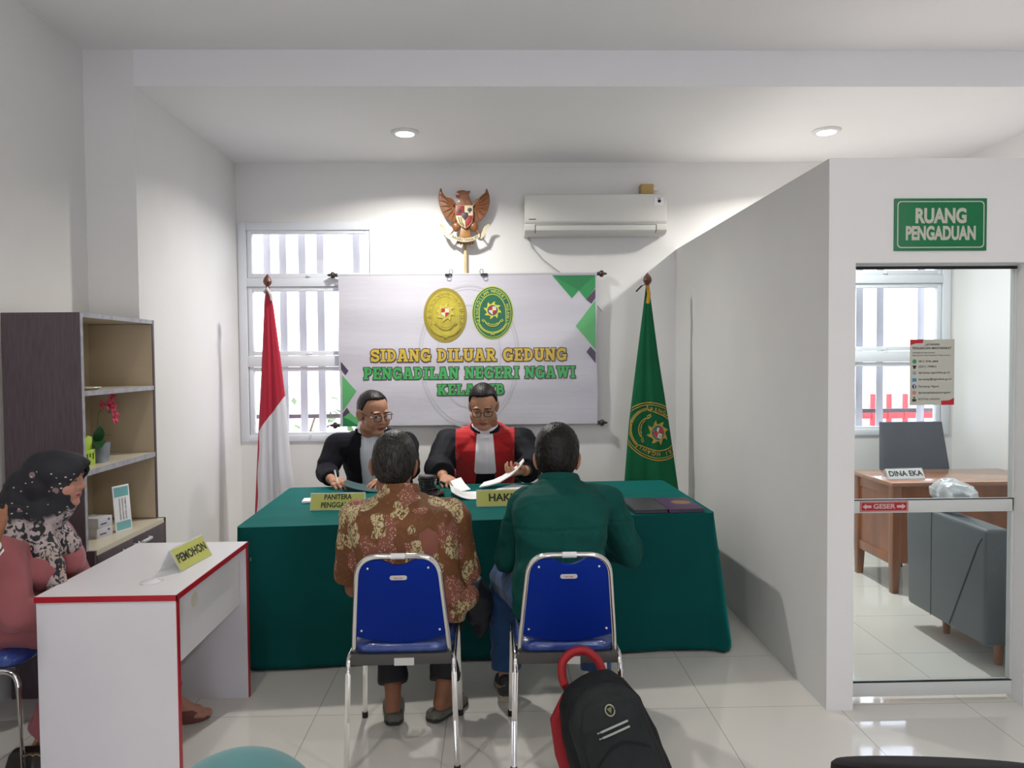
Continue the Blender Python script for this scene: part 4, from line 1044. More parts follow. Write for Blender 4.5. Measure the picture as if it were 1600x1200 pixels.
def paint(me, H, mats_idx, closed=0.0, female=False, iris=0.0):
    """material slots by place on the face: 0 skin, 1 lips, 2 brow, 3 eye white, 4 iris, 5 nostril"""
    Hi = H.inverted()
    for p in me.polygons:
        q = Hi @ p.center
        if q.y < 0.055 or abs(q.x) > 0.075 or abs(q.z) > 0.1: continue
        ax = abs(q.x)
        if -0.0745 < q.z < -0.0535 and (q.x / 0.0225) ** 2 + ((q.z + 0.0638) / 0.0095) ** 2 < 1:
            p.material_index = 5 if abs(q.z + 0.0633 + 0.0012 * math.cos(q.x * 200)) < 0.0013 else 1
        elif 0.013 < ax < 0.052 and abs(q.z - (0.0235 + 0.006 * math.cos((ax - 0.034) * 55) - 0.004)) < (0.0030 if not female else 0.0022): p.material_index = 2
        else:
            ex, ez = (ax - 0.031) / 0.0145, (q.z - 0.0025) / (0.0058 * (1 - 0.75 * closed))
            if ex * ex + ez * ez < 1 and q.y > 0.07:
                dx = q.x - math.copysign(0.031, q.x) - iris
                p.material_index = 4 if (closed > 0.5 or abs(dx) < 0.0058 or ex * ex + ez * ez > 0.80) else 3
            elif (ax - 0.0085) ** 2 + (q.z + 0.0405) ** 2 < 0.0038 ** 2 and q.y > 0.088: p.material_index = 5
def hair_shell(H, th=0.010, front=0.66, side=-0.18, nape=-0.80, seed=0.0, top=0.006, amp=0.0022, c0=(0, -0.010, 0.030), temple=0.46):
    zx = [-1, -0.55, -0.28, -0.05, 0.16, 0.26, 0.42, 0.62, 1.0]; zl = [nape, nape + 0.05, nape + 0.25, -0.12, side, 0.10, temple, front - 0.06, front]
    m = MB(); nu, nv = 112, 72; c0 = V(c0)
    def fn(a, b):
        th_ = 2 * PI * a; ph = -PI/2 + PI * b
        d = V((math.cos(ph) * math.sin(th_), math.cos(ph) * math.cos(th_), math.sin(ph)))
        R = V((0.0775, 0.0975, 0.087 if d.z > 0 else 0.118))
        y = d.y / max(1e-4, math.hypot(d.x, d.y)) * min(1, math.hypot(d.x, d.y) * 1.15)
        lim = float(np.interp(y, zx, zl)) + 0.035 * noise.noise(V((d.x * 9, d.y * 9, seed)))
        w = max(0, min(1, (d.z - lim) / 0.13 + 0.3)); w = w * w * (3 - 2 * w)
        st = amp * noise.noise(V((d.x * 26, d.y * 26, d.z * 7 + seed))) + amp * 0.8 * noise.noise(V((d.x * 60, d.y * 60, d.z * 14 + seed)))
        t = -0.009 + w * (0.009 + th + top * max(0, d.z) + st)
        return c0 + V((d.x * (R.x + t), d.y * (R.y + t), d.z * (R.z + t)))
    m.grid(fn, nu, nv)
    m.xf(H)
    me = m.mesh()
    bm = bmesh.new(); bm.from_mesh(me); bmesh.ops.remove_doubles(bm, verts=bm.verts, dist=1e-5); bmesh.ops.recalc_face_normals(bm, faces=bm.faces); bm.to_mesh(me); bm.free()
    return me
def glasses(H, root, framem, tip=None, lensm=None):
    m = MB(); r = 0.0021
    for s in (-1, 1):
        P = [(s * 0.033 + 0.0235 * math.copysign(abs(math.cos(a)) ** 0.6, math.cos(a)), 0.100 - 0.0006 * abs(0) - 0.10 * max(0, abs(s * 0.033 + 0.0235 * math.cos(a)) - 0.033), -0.001 + 0.0165 * math.copysign(abs(math.sin(a)) ** 0.6, math.sin(a))) for a in [2 * PI * k / 28 for k in range(28)]]
        m.tube(P, r, 8, closed=True)
        m.tube([(s * 0.056, 0.0965, 0.007), (s * 0.072, 0.085, 0.008), (s * 0.080, 0.05, 0.009), (s * 0.084, 0.0, 0.011)], r, 8)
        m.tube([(s * 0.084, 0.0, 0.011), (s * 0.085, -0.02, 0.004), (s * 0.083, -0.034, -0.014)], r * 1.15, 8)
    m.tube([(-0.0105, 0.1015, 0.004), (0, 0.1045, 0.007), (0.0105, 0.1015, 0.004)], r, 8)
    m.xf(H)
    gfr = build(m, 'glasses', framem, root)
    l = MB()
    for s in (-1, 1):
        P = [H @ V((s * 0.033 + 0.0225 * math.copysign(abs(math.cos(a)) ** 0.6, math.cos(a)), 0.099 - 0.10 * max(0, abs(s * 0.033 + 0.0225 * math.cos(a)) - 0.033), -0.001 + 0.0155 * math.copysign(abs(math.sin(a)) ** 0.6, math.sin(a)))) for a in [2 * PI * k / 28 for k in range(28)]]
        l = MB(); l.add(P, [tuple(range(28))]); link(l.mesh(recalc=False), 'lens', GLASS, gfr, flat=True)
    if tip:
        t = MB(); t.tube([(-0.0835, 0.012, 0.011), (-0.0845, -0.005, 0.0105), (-0.0855, -0.02, 0.004)], r * 1.5, 8).tube([(0.0835, 0.012, 0.011), (0.0845, -0.005, 0.0105), (0.0855, -0.02, 0.004)], r * 1.5, 8); t.xf(H)
        build(t, 'temple_tip', tip, gfr)
    return gfr
def limb(m, pts, rs): m.chain(pts, rs)
def folds(seed, a1=0.008, f1=(5, 5, 9), a2=0.004, f2=(14, 14, 22), ridge=True):
    o = V((seed * 3.1, seed * 1.7, seed * 0.9))
    def fn(p, n):
        q = V((p.x * f1[0], p.y * f1[1], p.z * f1[2])) + o
        w = noise.noise(q); w = (1 - 2 * abs(w)) if ridge else w
        return a1 * (w - 0.3) + a2 * noise.noise(V((p.x * f2[0], p.y * f2[1], p.z * f2[2])) + o)
    return fn
def person(label, loc, rz=0.0, group=None): return thing('person', label, 'person', loc, rz, group)
def feet(m, an, toe, heel_z, k=1.0):
    an, toe = V(an), V(toe); d = (toe - an); d.z = 0; d.normalize()
    he = V((an.x, an.y, heel_z)) - d * 0.035 * k
    m.rc(an, 0.037 * k, he, 0.034 * k); m.rc(he, 0.034 * k, toe - d * 0.05 * k + UP * 0.012, 0.030 * k); m.rc(an, 0.036 * k, toe - d * 0.07 * k + UP * 0.015, 0.030 * k)
    m.rc(toe - d * 0.06 * k, 0.028 * k, toe, 0.018 * k)
    sd = d.cross(UP)
    for j in (-1, 0, 1): m.rc(toe - d * 0.06 * k + sd * 0.02 * j * k, 0.02 * k, toe + sd * 0.024 * j * k - d * 0.012 * abs(j + 0.3), 0.012 * k)
def body(root, sp):
    k = sp.get('k', 1.0); m = MB(); r = V(sp['r'])
    m.loft(torso_secs(sp['P'], sp['N'], r, k * 0.94, sp.get('wide', 1), sp.get('deep', 1), back=sp.get('back', 0.03), sh=sp.get('sh', 0.165), infl=-0.012))
    H = sp['H']
    hm = head_mb(H, sp.get('round', 0.0), sp.get('female', False), sp.get('ear', 0.0825)); m.add(hm.v, hm.f)
    nk = H @ V((0, -0.028, -0.085)); m.rc(V(sp['N']) - UP * 0.03, sp.get('neck', 0.062) * k, nk, sp.get('neck', 0.062) * k * 0.95, 20)
    for s, (S, E, Wr) in sp['arms'].items():
        m.chain([S, E], [0.050 * k, 0.040 * k]); m.chain([E, V(E).lerp(V(Wr), 0.35), Wr], [0.041 * k, 0.041 * k, 0.027 * k])
        m.rc(V(sp['N']) - UP * 0.09, 0.05 * k, S, 0.052 * k)
        if s in sp['hands']:
            h = sp['hands'][s]; hand_mb(m, Wr, h[0], h[1], 1 if s == 'R' else -1, sp.get('hk', 1.0), *h[2:])
    for hip, kn, an, toe, hz in sp['legs']:
        m.chain([hip, kn], [0.082 * k, 0.058 * k]); m.chain([kn, V(kn).lerp(V(an), 0.3), an], [0.056 * k, 0.054 * k, 0.036 * k])
        feet(m, an, toe, hz, sp.get('fk', 1.0))
    me = blob(m, sp.get('vox', 0.005), 2)
    paint(me, H, None, sp.get('closed', 0.0), sp.get('female', False), sp.get('iris', 0.0))
    return link(me, 'body', [sp['skin'], sp.get('lip', LIPM), BROW, EYEW, IRIS, NOST], root, deg=80)
def trousers(root, sp, m_, name='trousers', r0=0.098, r1=0.072, r2=0.060, stop=1.0, seed=1.0, pel=True, amp=0.006):
    k = sp.get('k', 1.0); m = MB()
    if pel:
        S = torso_secs(sp['P'], sp['N'], V(sp['r']), k, sp.get('wide', 1), sp.get('deep', 1), infl=0.004, back=sp.get('back', 0.03))[:4]
        m.loft(S)
    for hip, kn, an, toe, hz in sp['legs']:
        hip, kn, an = V(hip), V(kn), V(an)
        m.chain([hip, kn], [r0 * k, r1 * k]); m.rc(kn, r1 * k, kn.lerp(an, 0.3), r1 * 0.96 * k); m.cyl(kn.lerp(an, 0.2), kn.lerp(an, stop), r1 * 0.97 * k, r2 * k, 24)
    me = blob(m, 0.007, 3); displace(me, folds(seed, amp, (9, 9, 12), 0.003))
    return link(me, name, m_, root, deg=80)
def collar(root, c, axis, r, h, m_, name='collar', open_dir=None, flare=1.12):
    x, y, d = frame(axis); c = V(c); mb = MB(); n = 40; R = []
    a0 = 0.0
    if open_dir is not None:
        o = V(open_dir); a0 = math.atan2(o.dot(y), o.dot(x))
    gap = 0.32 if open_dir is not None else 0.0
    prof = [(1.0, 0), (0.96, h), (0.99, h + 0.004), (1.06, h * 0.9), (flare, -h * 0.15), (flare - 0.03, -h * 0.18)]
    mb.rings([[c + (x * math.cos(a0 + gap + (2*PI - 2*gap) * j / n) + y * math.sin(a0 + gap + (2*PI - 2*gap) * j / n)) * r * q + d * z for q, z in prof] for j in range(n + 1)])
    return build(mb, name, m_, root, deg=50)

# ------------------------------------------------------------ man in the batik shirt
g = G('brown_batik_cloth', 0.8)
wob = g.n('ShaderNodeTexNoise'); wob.inputs['Scale'].default_value = 14; wob.inputs['Detail'].default_value = 2
g.nt.links.new(g.obj, wob.inputs['Vector'])
va = g.n('ShaderNodeVectorMath', operation='MULTIPLY_ADD'); va.inputs[1].default_value = (0.06, 0.06, 0.06)
g.nt.links.new(wob.outputs['Color'], va.inputs[0]); g.nt.links.new(g.mapping(scale=(1.0, 0.7, 0.62)), va.inputs[2])
vo = g.n('ShaderNodeTexVoronoi'); vo.inputs['Scale'].default_value = 14.5; g.nt.links.new(va.outputs[0], vo.inputs['Vector'])
sep = g.n('ShaderNodeSeparateColor'); g.nt.links.new(vo.outputs['Color'], sep.inputs[0])
inside = g.math('LESS_THAN', vo.outputs['Distance'], 0.62)
squig = g.ramp(g.noise(60, g.mapping(scale=(1.4, 1, 0.7)), detail=2, dist=1.6), 0.46, 0.52)
dots = g.math('LESS_THAN', g.vor(105), 0.30)
curl = g.math('MULTIPLY', g.math('LESS_THAN', g.math('ABSOLUTE', g.math('SUBTRACT', g.noise(22, None, 2, 0.5, 1.2), 0.5)), 0.012), 0.6)
base_ = g.mix(g.ramp(g.noise(7), 0.35, 0.65), (0.125, 0.046, 0.013), (0.18, 0.068, 0.020))
base_ = g.mix(curl, base_, (0.26, 0.11, 0.06))
rose = (0.24, 0.082, 0.055)
c1 = g.mix(squig, (0.15, 0.07, 0.022), (0.56, 0.46, 0.26))
c2 = g.mix(dots, rose, (0.55, 0.38, 0.24))
m1 = g.math('MULTIPLY', inside, g.math('LESS_THAN', sep.outputs[0], 0.30))
m2 = g.math('MULTIPLY', inside, g.math('MULTIPLY', g.math('GREATER_THAN', sep.outputs[0], 0.30), g.math('LESS_THAN', sep.outputs[0], 0.68)))
m3 = g.math('MULTIPLY', inside, g.math('GREATER_THAN', sep.outputs[0], 0.80))
BATIK = g.out(g.mix(m3, g.mix(m2, g.mix(m1, base_, c1), c2), rose))
pA = person('person seen from behind in a brown floral batik shirt on a blue chair', (-0.37, 3.22, 0))
A = dict(k=1.06, hk=1.05, r=(1, 0, 0), P=(-0.350, 3.235, 0.635), N=(-0.405, 3.325, 1.035), H=headframe((-0.440, 3.395, 1.150), (-0.04, 1, -0.16), (1.09, 1.12, 1.18), 0.05),
         arms={'L': (V((-0.585, 3.30, 0.935)), V((-0.618, 3.37, 0.615)), V((-0.47, 3.59, 0.62))), 'R': (V((-0.185, 3.30, 0.935)), V((-0.138, 3.37, 0.615)), V((-0.150, 3.60, 0.575)))},
         hands={'L': ((0.8, 0.6, -0.1), (0.1, 0.2, -1), (0.4, 0.45, 0.5, 0.55)), 'R': ((0.25, 0.9, -0.35), (0.35, -0.2, -1), (0.7, 0.75, 0.8, 0.8), 0.7)},
         legs=[(V((-0.455, 3.25, 0.61)), V((-0.50, 3.67, 0.565)), V((-0.462, 3.425, 0.135)), V((-0.478, 3.585, 0.035)), 0.060), (V((-0.25, 3.25, 0.61)), V((-0.215, 3.67, 0.565)), V((-0.232, 3.415, 0.150)), V((-0.165, 3.575, 0.035)), 0.085)],
         skin=SK1, vox=0.0055, back=0.045, wide=1.02, fk=1.0)
body(pA, A)
m = MB()
S = torso_secs(A['P'], A['N'], (1, 0, 0), 1.06, 1.10, 1.12, 0.026, 0.05, sh=0.178, top=0.072); m.loft(S[:-1])
for s, (S_, E_, W_) in A['arms'].items():
    m.rc(V(A['N']) - UP * 0.075 + V((0.06 if s == 'R' else -0.06, -0.01, 0)), 0.070, S_, 0.082)
    m.cyl(S_, S_.lerp(E_, 0.84), 0.080, 0.094, 24); m.rc(S_, 0.082, S_.lerp(E_, 0.45), 0.080)
m.ell((-0.20, 3.26, 0.60), (0.13, 0.15, 0.075)); m.ell((-0.48, 3.26, 0.60), (0.11, 0.14, 0.075)); m.ell((-0.34, 3.40, 0.70), (0.17, 0.09, 0.16))
me = blob(m, 0.007, 4); displace(me, folds(1.3, 0.008, (6, 6, 7), 0.005, (15, 15, 16)))
link(me, 'shirt', BATIK, pA, deg=80)
collar(pA, (-0.412, 3.333, 1.025), (-0.05, 0.22, 1), 0.083, 0.045, BATIK, open_dir=(0, 1, 0), flare=1.2)
BLKT = mat('black_trousers', (0.012, 0.012, 0.016), 0.8, var=0.1, vscale=20)
trousers(pA, A, BLKT, stop=0.95, r2=0.062)
link(hair_shell(A['H'], 0.011, seed=2.0, nape=-0.92, amp=0.0028), 'hair', HAIRG, pA, deg=80)
SLIP = mat('grey_green_slipper', (0.12, 0.12, 0.10), 0.75, var=0.2, vscale=25)
def slipper(root, an, toe, hz, name, m_, sole_m, zoff=0.0, k=1.0, closed=True):
    an, toe = V(an), V(toe); d = toe - an; d.z = 0; d.normalize(); s = d.cross(UP); h = V((an.x, an.y, 0)) - d * 0.085 * k
    t = V((toe.x, toe.y, 0)) + d * 0.035; L = (t - h).length
    out = []
    for a, w in ((0, 0.02), (0.04, 0.034), (0.15, 0.043), (0.4, 0.042), (0.7, 0.050), (0.88, 0.042), (0.97, 0.024), (1.0, 0.01)): out.append((a, w * k))
    R = [[h + d * L * a + s * w * c + UP * z for c, z in ((-1, 0.006), (-1.02, 0.014), (-0.98, 0.024), (0.98, 0.024), (1.02, 0.014), (1, 0.006))] for a, w in out]
    so = build(MB().rings(R), 'sole', sole_m, root, bevel=0.002)
    mb = MB()
    rng = (0.0, 1.0) if closed else (0.45, 1.0)
    N = 16; R = []
    for i in range(N + 1):
        a = rng[0] + (rng[1] - rng[0]) * i / N; w = float(np.interp(a, [q[0] for q in out], [q[1] for q in out]))
        hh = float(np.interp(a, [0, 0.1, 0.35, 0.5, 0.75, 1.0], [0.055, 0.06, 0.045, 0.075, 0.062, 0.026])) * k if closed else float(np.interp(a, [0.45, 0.6, 0.8, 1.0], [0.075, 0.075, 0.06, 0.026]))
        R.append([h + d * L * a + s * w * 1.02 * math.cos(PI * j / 12) + UP * (0.02 + (hh - 0.02) * math.sin(PI * j / 12) ** 0.7) for j in range(13)])
    mb.rings(R)
    return build(mb, name, m_, so, deg=60)
slipper(pA, (-0.460, 3.43, 0), (-0.478, 3.56, 0), 0, 'upper', SLIP, mat('dark_sole', (0.03, 0.03, 0.026), 0.8))
slipper(pA, (-0.245, 3.44, 0), (-0.165, 3.56, 0), 0, 'upper', SLIP, mat('dark_sole', (0.03, 0.03, 0.026), 0.8))
m = MB().ell((-0.085, 3.61, 0.47), (0.068, 0.07, 0.115)).ell((-0.07, 3.62, 0.40), (0.045, 0.05, 0.10))
me = blob(m, 0.007, 3); displace(me, folds(5.0, 0.012, (14, 14, 9), 0.006, (30, 30, 20)))
jk = tag(link(me, 'jacket', mat('black_jacket_cloth', (0.010, 0.013, 0.020), 0.6, var=0.15, vscale=30), base=(-0.09, 3.60, 0.45), deg=80), 'bundled black cloth held beside the thigh of the man in batik', 'jacket')

# ------------------------------------------------------------ man in the dark green shirt
GREEN = mat('dark_green_twill', (0.003, 0.068, 0.057), 0.8, spec=0.2, var=0.12, vscale=6, bump=0.10, bscale=260)
pB = person('person seen from behind in a dark green shirt and blue jeans on a blue chair', (0.28, 3.22, 0))
B = dict(k=1.08, hk=1.05, r=(1, 0, 0), P=(0.275, 3.235, 0.635), N=(0.292, 3.395, 1.065), H=headframe((0.288, 3.465, 1.160), (0.10, 1, -0.20), (1.10, 1.14, 1.17), 0.0),
         arms={'L': (V((0.145, 3.385, 0.970)), V((0.062, 3.42, 0.725)), V((0.11, 3.66, 0.735))), 'R': (V((0.495, 3.385, 0.970)), V((0.612, 3.44, 0.735)), V((0.535, 3.64, 0.705)))},
         hands={'L': ((0.7, 0.7, 0), (0.2, 0.1, -1), (0.4, 0.45, 0.5, 0.55)), 'R': ((-0.85, 0.3, -0.35), (-0.2, -0.6, -0.6), (0.45, 0.5, 0.55, 0.6), 0.4)},
         legs=[(V((0.175, 3.25, 0.61)), V((0.060, 3.70, 0.555)), V((0.052, 3.635, 0.115)), V((0.045, 3.80, 0.035)), 0.06), (V((0.375, 3.25, 0.61)), V((0.475, 3.70, 0.56)), V((0.48, 3.60, 0.115)), V((0.50, 3.77, 0.035)), 0.06)],
         skin=SK2, vox=0.0055, back=0.05)
body(pB, B)
m = MB()
S = torso_secs(B['P'], B['N'], (1, 0, 0), 1.08, 0.97, 1.10, 0.020, 0.055, sh=0.176, top=0.072); m.loft(S[:-1])
for s, (S_, E_, W_) in B['arms'].items():
    m.rc(V(B['N']) - UP * 0.075 + V((0.06 if s == 'R' else -0.06, -0.01, 0)), 0.070, S_, 0.082)
    m.rc(S_, 0.082, E_, 0.066); m.rc(E_, 0.066, E_.lerp(W_, 0.4), 0.058); m.cyl(E_, E_.lerp(W_, 0.72), 0.064, 0.050, 24)
m.ell((0.30, 3.30, 0.64), (0.20, 0.12, 0.09))
me = blob(m, 0.0065, 3)
f0 = folds(7.7, 0.010, (5, 5, 9), 0.004, (18, 18, 22))
def fB(p, n):
    a = f0(p, n)
    if n.y < -0.2:
        x, z = p.x - 0.295, p.z
        a += 0.004 if z > 0.90 + 0.02 * math.cos(x * 5) else 0.0                # the yoke seam across the shoulders
        if z < 0.9:
            q = (0.92 - z) / (abs(x) + 0.05)
            a += 0.010 * math.sin(q * 7 + 6 * abs(x)) * min(1, abs(x) * 9) * max(0, 1 - abs(z - 0.80) / 0.14)
            a -= 0.006 * math.exp(-((abs(x) - 0.018) / 0.006) ** 2) * (1 if z > 0.66 else 0)
    return a
displace(me, fB); link(me, 'shirt', GREEN, pB, deg=80)
collar(pB, (0.292, 3.402, 1.052), (0.02, 0.28, 1), 0.084, 0.045, GREEN, open_dir=(0, 1, 0), flare=1.26)
JEAN = mat('blue_denim', (0.016, 0.062, 0.175), 0.85, var=0.35, vscale=7, bump=0.25, bscale=160, sheen=0.1)
trousers(pB, B, JEAN, stop=0.96, r0=0.105, r1=0.078, r2=0.066, seed=3.0, amp=0.007)
link(hair_shell(B['H'], 0.014, seed=5.0, nape=-0.86, top=0.012, amp=0.003), 'hair', HAIRB, pB, deg=80)
SNK = mat('dark_sneaker', (0.018, 0.020, 0.024), 0.7, var=0.4, vscale=30, col2=(0.07, 0.07, 0.075)); SOLE = mat('cream_sole', (0.42, 0.38, 0.27), 0.6, var=0.1, vscale=40)
def sneaker(root, an, toe, k=1.0):
    an, toe = V(an), V(toe); d = toe - an; d.z = 0; d.normalize(); s = d.cross(UP); h = V((an.x, an.y, 0)) - d * 0.075
    t = V((toe.x, toe.y, 0)) + d * 0.02; L = (t - h).length
    a_ = [0, 0.05, 0.2, 0.45, 0.72, 0.9, 1.0]; w_ = [0.022, 0.037, 0.042, 0.042, 0.052, 0.042, 0.014]; h_ = [0.095, 0.118, 0.125, 0.105, 0.07, 0.055, 0.03]
    so = build(MB().rings([[h + d * L * a + s * w * 1.06 * c + UP * z for c, z in ((-0.97, 0.0), (-1, 0.016), (-0.97, 0.034), (0.97, 0.034), (1, 0.016), (0.97, 0.0))] for a, w in zip(a_, w_)]), 'shoe_sole', SOLE, root, bevel=0.003)
    R = []
    for i in range(21):
        a = i / 20; w = float(np.interp(a, a_, w_)); hh = float(np.interp(a, a_, h_))
        R.append([h + d * (L * a) + s * w * math.copysign(abs(math.cos(PI * j / 14)) ** 0.8, math.cos(PI * j / 14)) + UP * (0.03 + (hh - 0.03) * math.sin(PI * j / 14) ** 0.6) for j in range(15)])
    up = build(MB().rings(R), 'shoe_upper', SNK, so, deg=60)
    st = MB()
    for sd in (-1, 1):
        c = h + d * L * 0.03 + s * sd * 0.030
        st.tube([h - d * 0.001 + s * sd * 0.010 + UP * 0.085, h + d * 0.008 + s * sd * 0.034 + UP * 0.074, h + d * 0.05 + s * sd * 0.0435 + UP * 0.066, h + d * 0.09 + s * sd * 0.044 + UP * 0.05], 0.006, 8)
    build(st, 'shoe_stripe', SOLE, so)
for q in B['legs']: sneaker(pB, q[2], q[3])

# ------------------------------------------------------------ clerk in the black blazer
BLAZ = mat('black_blazer_wool', (0.009, 0.009, 0.014), 0.9, spec=0.15, sheen=0.03, var=0.12, vscale=8, bump=0.08, bscale=240)
g = G('pale_blue_striped_shirt', 0.75)
X = g.xyz(); stp = g.math('GREATER_THAN', g.math('SINE', g.math('MULTIPLY', X[0], 420.0)), 0.55)
SHIRTP = g.out(g.mix(stp, (0.82, 0.85, 0.92), (0.55, 0.63, 0.80)))
pC = person('person with glasses in a black blazer and pale striped shirt, writing at the table', (-0.86, 5.62, 0))
rC = V((-1, 0.12, 0)).normalized()
C = dict(k=1.22, hk=1.22, r=rC, P=(-0.845, 5.66, 0.66), N=(-0.865, 5.49, 1.115), H=headframe((-0.838, 5.385, 1.245), (0.66, -0.75, -0.22), (1.25, 1.27, 1.27), 0.06),
         arms={'R': (V((-1.115, 5.49, 1.00)), V((-1.175, 5.41, 0.835)), V((-1.098, 5.19, 0.812))), 'L': (V((-0.635, 5.55, 1.00)), V((-0.595, 5.39, 0.85)), V((-0.70, 5.19, 0.818)))},
         hands={'R': ((0.62, -0.72, -0.12), (0.25, 0.1, -1), (0.62, 0.68, 0.75, 0.8), 0.9, 0.02, 0.8), 'L': ((-0.55, -0.8, -0.12), (0.0, 0.0, -1), (0.35, 0.35, 0.4, 0.45))},
         legs=[(V((-0.95, 5.62, 0.60)), V((-1.0, 5.55, 0.56)), V((-1.0, 5.80, 0.12)), V((-1.0, 5.66, 0.035)), 0.05), (V((-0.75, 5.62, 0.60)), V((-0.72, 5.55, 0.56)), V((-0.72, 5.80, 0.12)), V((-0.72, 5.66, 0.035)), 0.05)],
         skin=SK2, vox=0.005, round=0.004, ear=0.078, iris=0.004, back=0.02, neck=0.060)
# thighs run under the table; only their stubs are built up to the table edge
body(pC, C)
m = MB(); S = torso_secs(C['P'], C['N'], rC, 1.22, 1.02, 1.05, 0.008, 0.02, sh=0.175, top=0.068); m.loft(S[:-1])
me = blob(m, 0.007, 3); displace(me, folds(2.2, 0.004, (7, 7, 5), 0.002)); link(me, 'shirt', SHIRTP, pC, deg=80)
fC = rC.cross(UP) * -1
def jacket_mesh(sp, r, k, wide, deep, infl, sh, top, seed, rS, rE, rW, stop, amp=0.008, vox=0.0065):
    m = MB(); S = torso_secs(sp['P'], sp['N'], r, k, wide, deep, infl, sp.get('back', 0.02), sh=sh, top=top, low=0.14); m.loft(S[:-1])
    for s, (S_, E_, W_) in sp['arms'].items():
        sg_ = 1 if s == 'R' else -1
        m.rc(V(sp['N']) - UP * 0.10 + V(r) * 0.08 * sg_, 0.078 * k / 1.2, S_, rS); m.rc(S_, rS, E_, rE); m.rc(E_, rE, E_.lerp(W_, stop * 0.6), (rE + rW) / 2); m.cyl(E_, E_.lerp(W_, stop), rE, rW, 24)
    me = blob(m, vox, 3); displace(me, folds(seed, amp, (6, 6, 8), 0.004, (16, 16, 20))); return me
me = jacket_mesh(C, rC, 1.22, 1.06, 1.10, 0.022, 0.190, 0.076, 4.1, 0.094, 0.078, 0.056, 0.90)
uC = (V(C['N']) - V(C['P'])).normalized(); fwC = -(uC.cross(rC)).normalized()
fwC = V((-0.12, -1, 0)).normalized() if fwC.y > 0 else fwC
def loc_of(sp, r, fw, p):
    d = V(p) - V(sp['N']); return d.dot(r), d.dot(fw), d.z
def v_open(p, n):
    x, y, z = loc_of(C, rC, fwC, p)
    if y < -0.01 and z > -0.045 and abs(x) < 0.085: return True           # round the neck
    if y < 0.0: return z > -0.03 and abs(x) < 0.09
    w = 0.075 + 0.018 * min(1, max(0, -z) / 0.35) - 0.02 * max(0, (-z - 0.40) / 0.2)
    return abs(x + 0.02) < w and z < 0.2 and z > -0.5
jm = extract(me, lambda c, n: not v_open(c, n), 0.0, 0.008)
bl = link(jm, 'blazer', BLAZ, pC, deg=80)
# lapels along the opening
for sgn in (-1, 1):
    m = MB(); R = []
    for i in range(15):
        t = i / 14; z = 0.0 - 0.40 * t
        xe = sgn * (0.078 + 0.018 * min(1, -z / 0.35)) - 0.02; w = 0.012 + 0.055 * math.sin(PI * min(1, t * 0.95 + 0.12)) ** 0.8
        best = []
        for q in (0.0, 0.5, 1.0):
            xx = xe + sgn * w * q
            best.append((xx, z + 0.02 * q))
        R.append(best)
    # follow the jacket front: nearest surface along -fw
    from mathutils.bvhtree import BVHTree
    bvh = BVHTree.FromPolygons([v.co for v in me.vertices], [tuple(p.vertices) for p in me.polygons])
    rings = []
    for ring in R:
        o = []
        for xx, zz in ring:
            org = V(C['N']) + rC * xx + UP * zz + fwC * 0.5
            h = bvh.ray_cast(org, -fwC)
            o.append((h[0] if h[0] else org - fwC * 0.4) + fwC * 0.007)
        rings.append(o + [p + fwC * -0.006 for p in reversed(o)])
    m.rings(rings); build(m, 'lapel', BLAZ, bl, deg=50)
JABW = mat('white_shirt_collar', (0.82, 0.83, 0.88), 0.75)
collar(pC, V(C['N']) + UP * 0.010, (0.05, -0.25, 1), 0.092, 0.048, JABW, 'shirt_collar', open_dir=fwC, flare=1.18)
m = MB(); 
bs = BVHTree.FromPolygons([v.co for v in me.vertices], [tuple(p.vertices) for p in me.polygons])
for i in range(5):
    org = V(C['N']) + rC * -0.02 + UP * (-0.10 - 0.075 * i) + fwC * 0.5; h = bs.ray_cast(org, -fwC)
    if h[0]: m.cyl(h[0] - fwC * 0.022, h[0] - fwC * 0.010, 0.006, n=10)
link(hair_shell(C['H'], 0.005, front=0.70, temple=0.56, side=-0.12, seed=9.0, nape=-0.72, top=0.004, amp=0.0018), 'hair', HAIRB, pC, deg=80)
glasses(C['H'], pC, mat('dark_glasses_frame', (0.02, 0.018, 0.02), 0.3), mat('tan_temple_tip', (0.55, 0.40, 0.20), 0.4))
trousers(pC, C, BLKT, r0=0.09, r1=0.068, stop=0.9)
pen = thing('pen', 'thin white and silver pen held by the clerk in the blazer', 'pen', (-1.03, 5.10, 0.80))
pa, pb = V((-1.028, 5.092, 0.770)), V((-1.060, 5.125, 0.885))
build(MB().cyl(pa.lerp(pb, 0.12), pb, 0.0055, n=12), 'barrel', PAPER, pen)
build(MB().cyl(pa, pa.lerp(pb, 0.12), 0.001, 0.005, 12), 'tip', CHROME, pen)

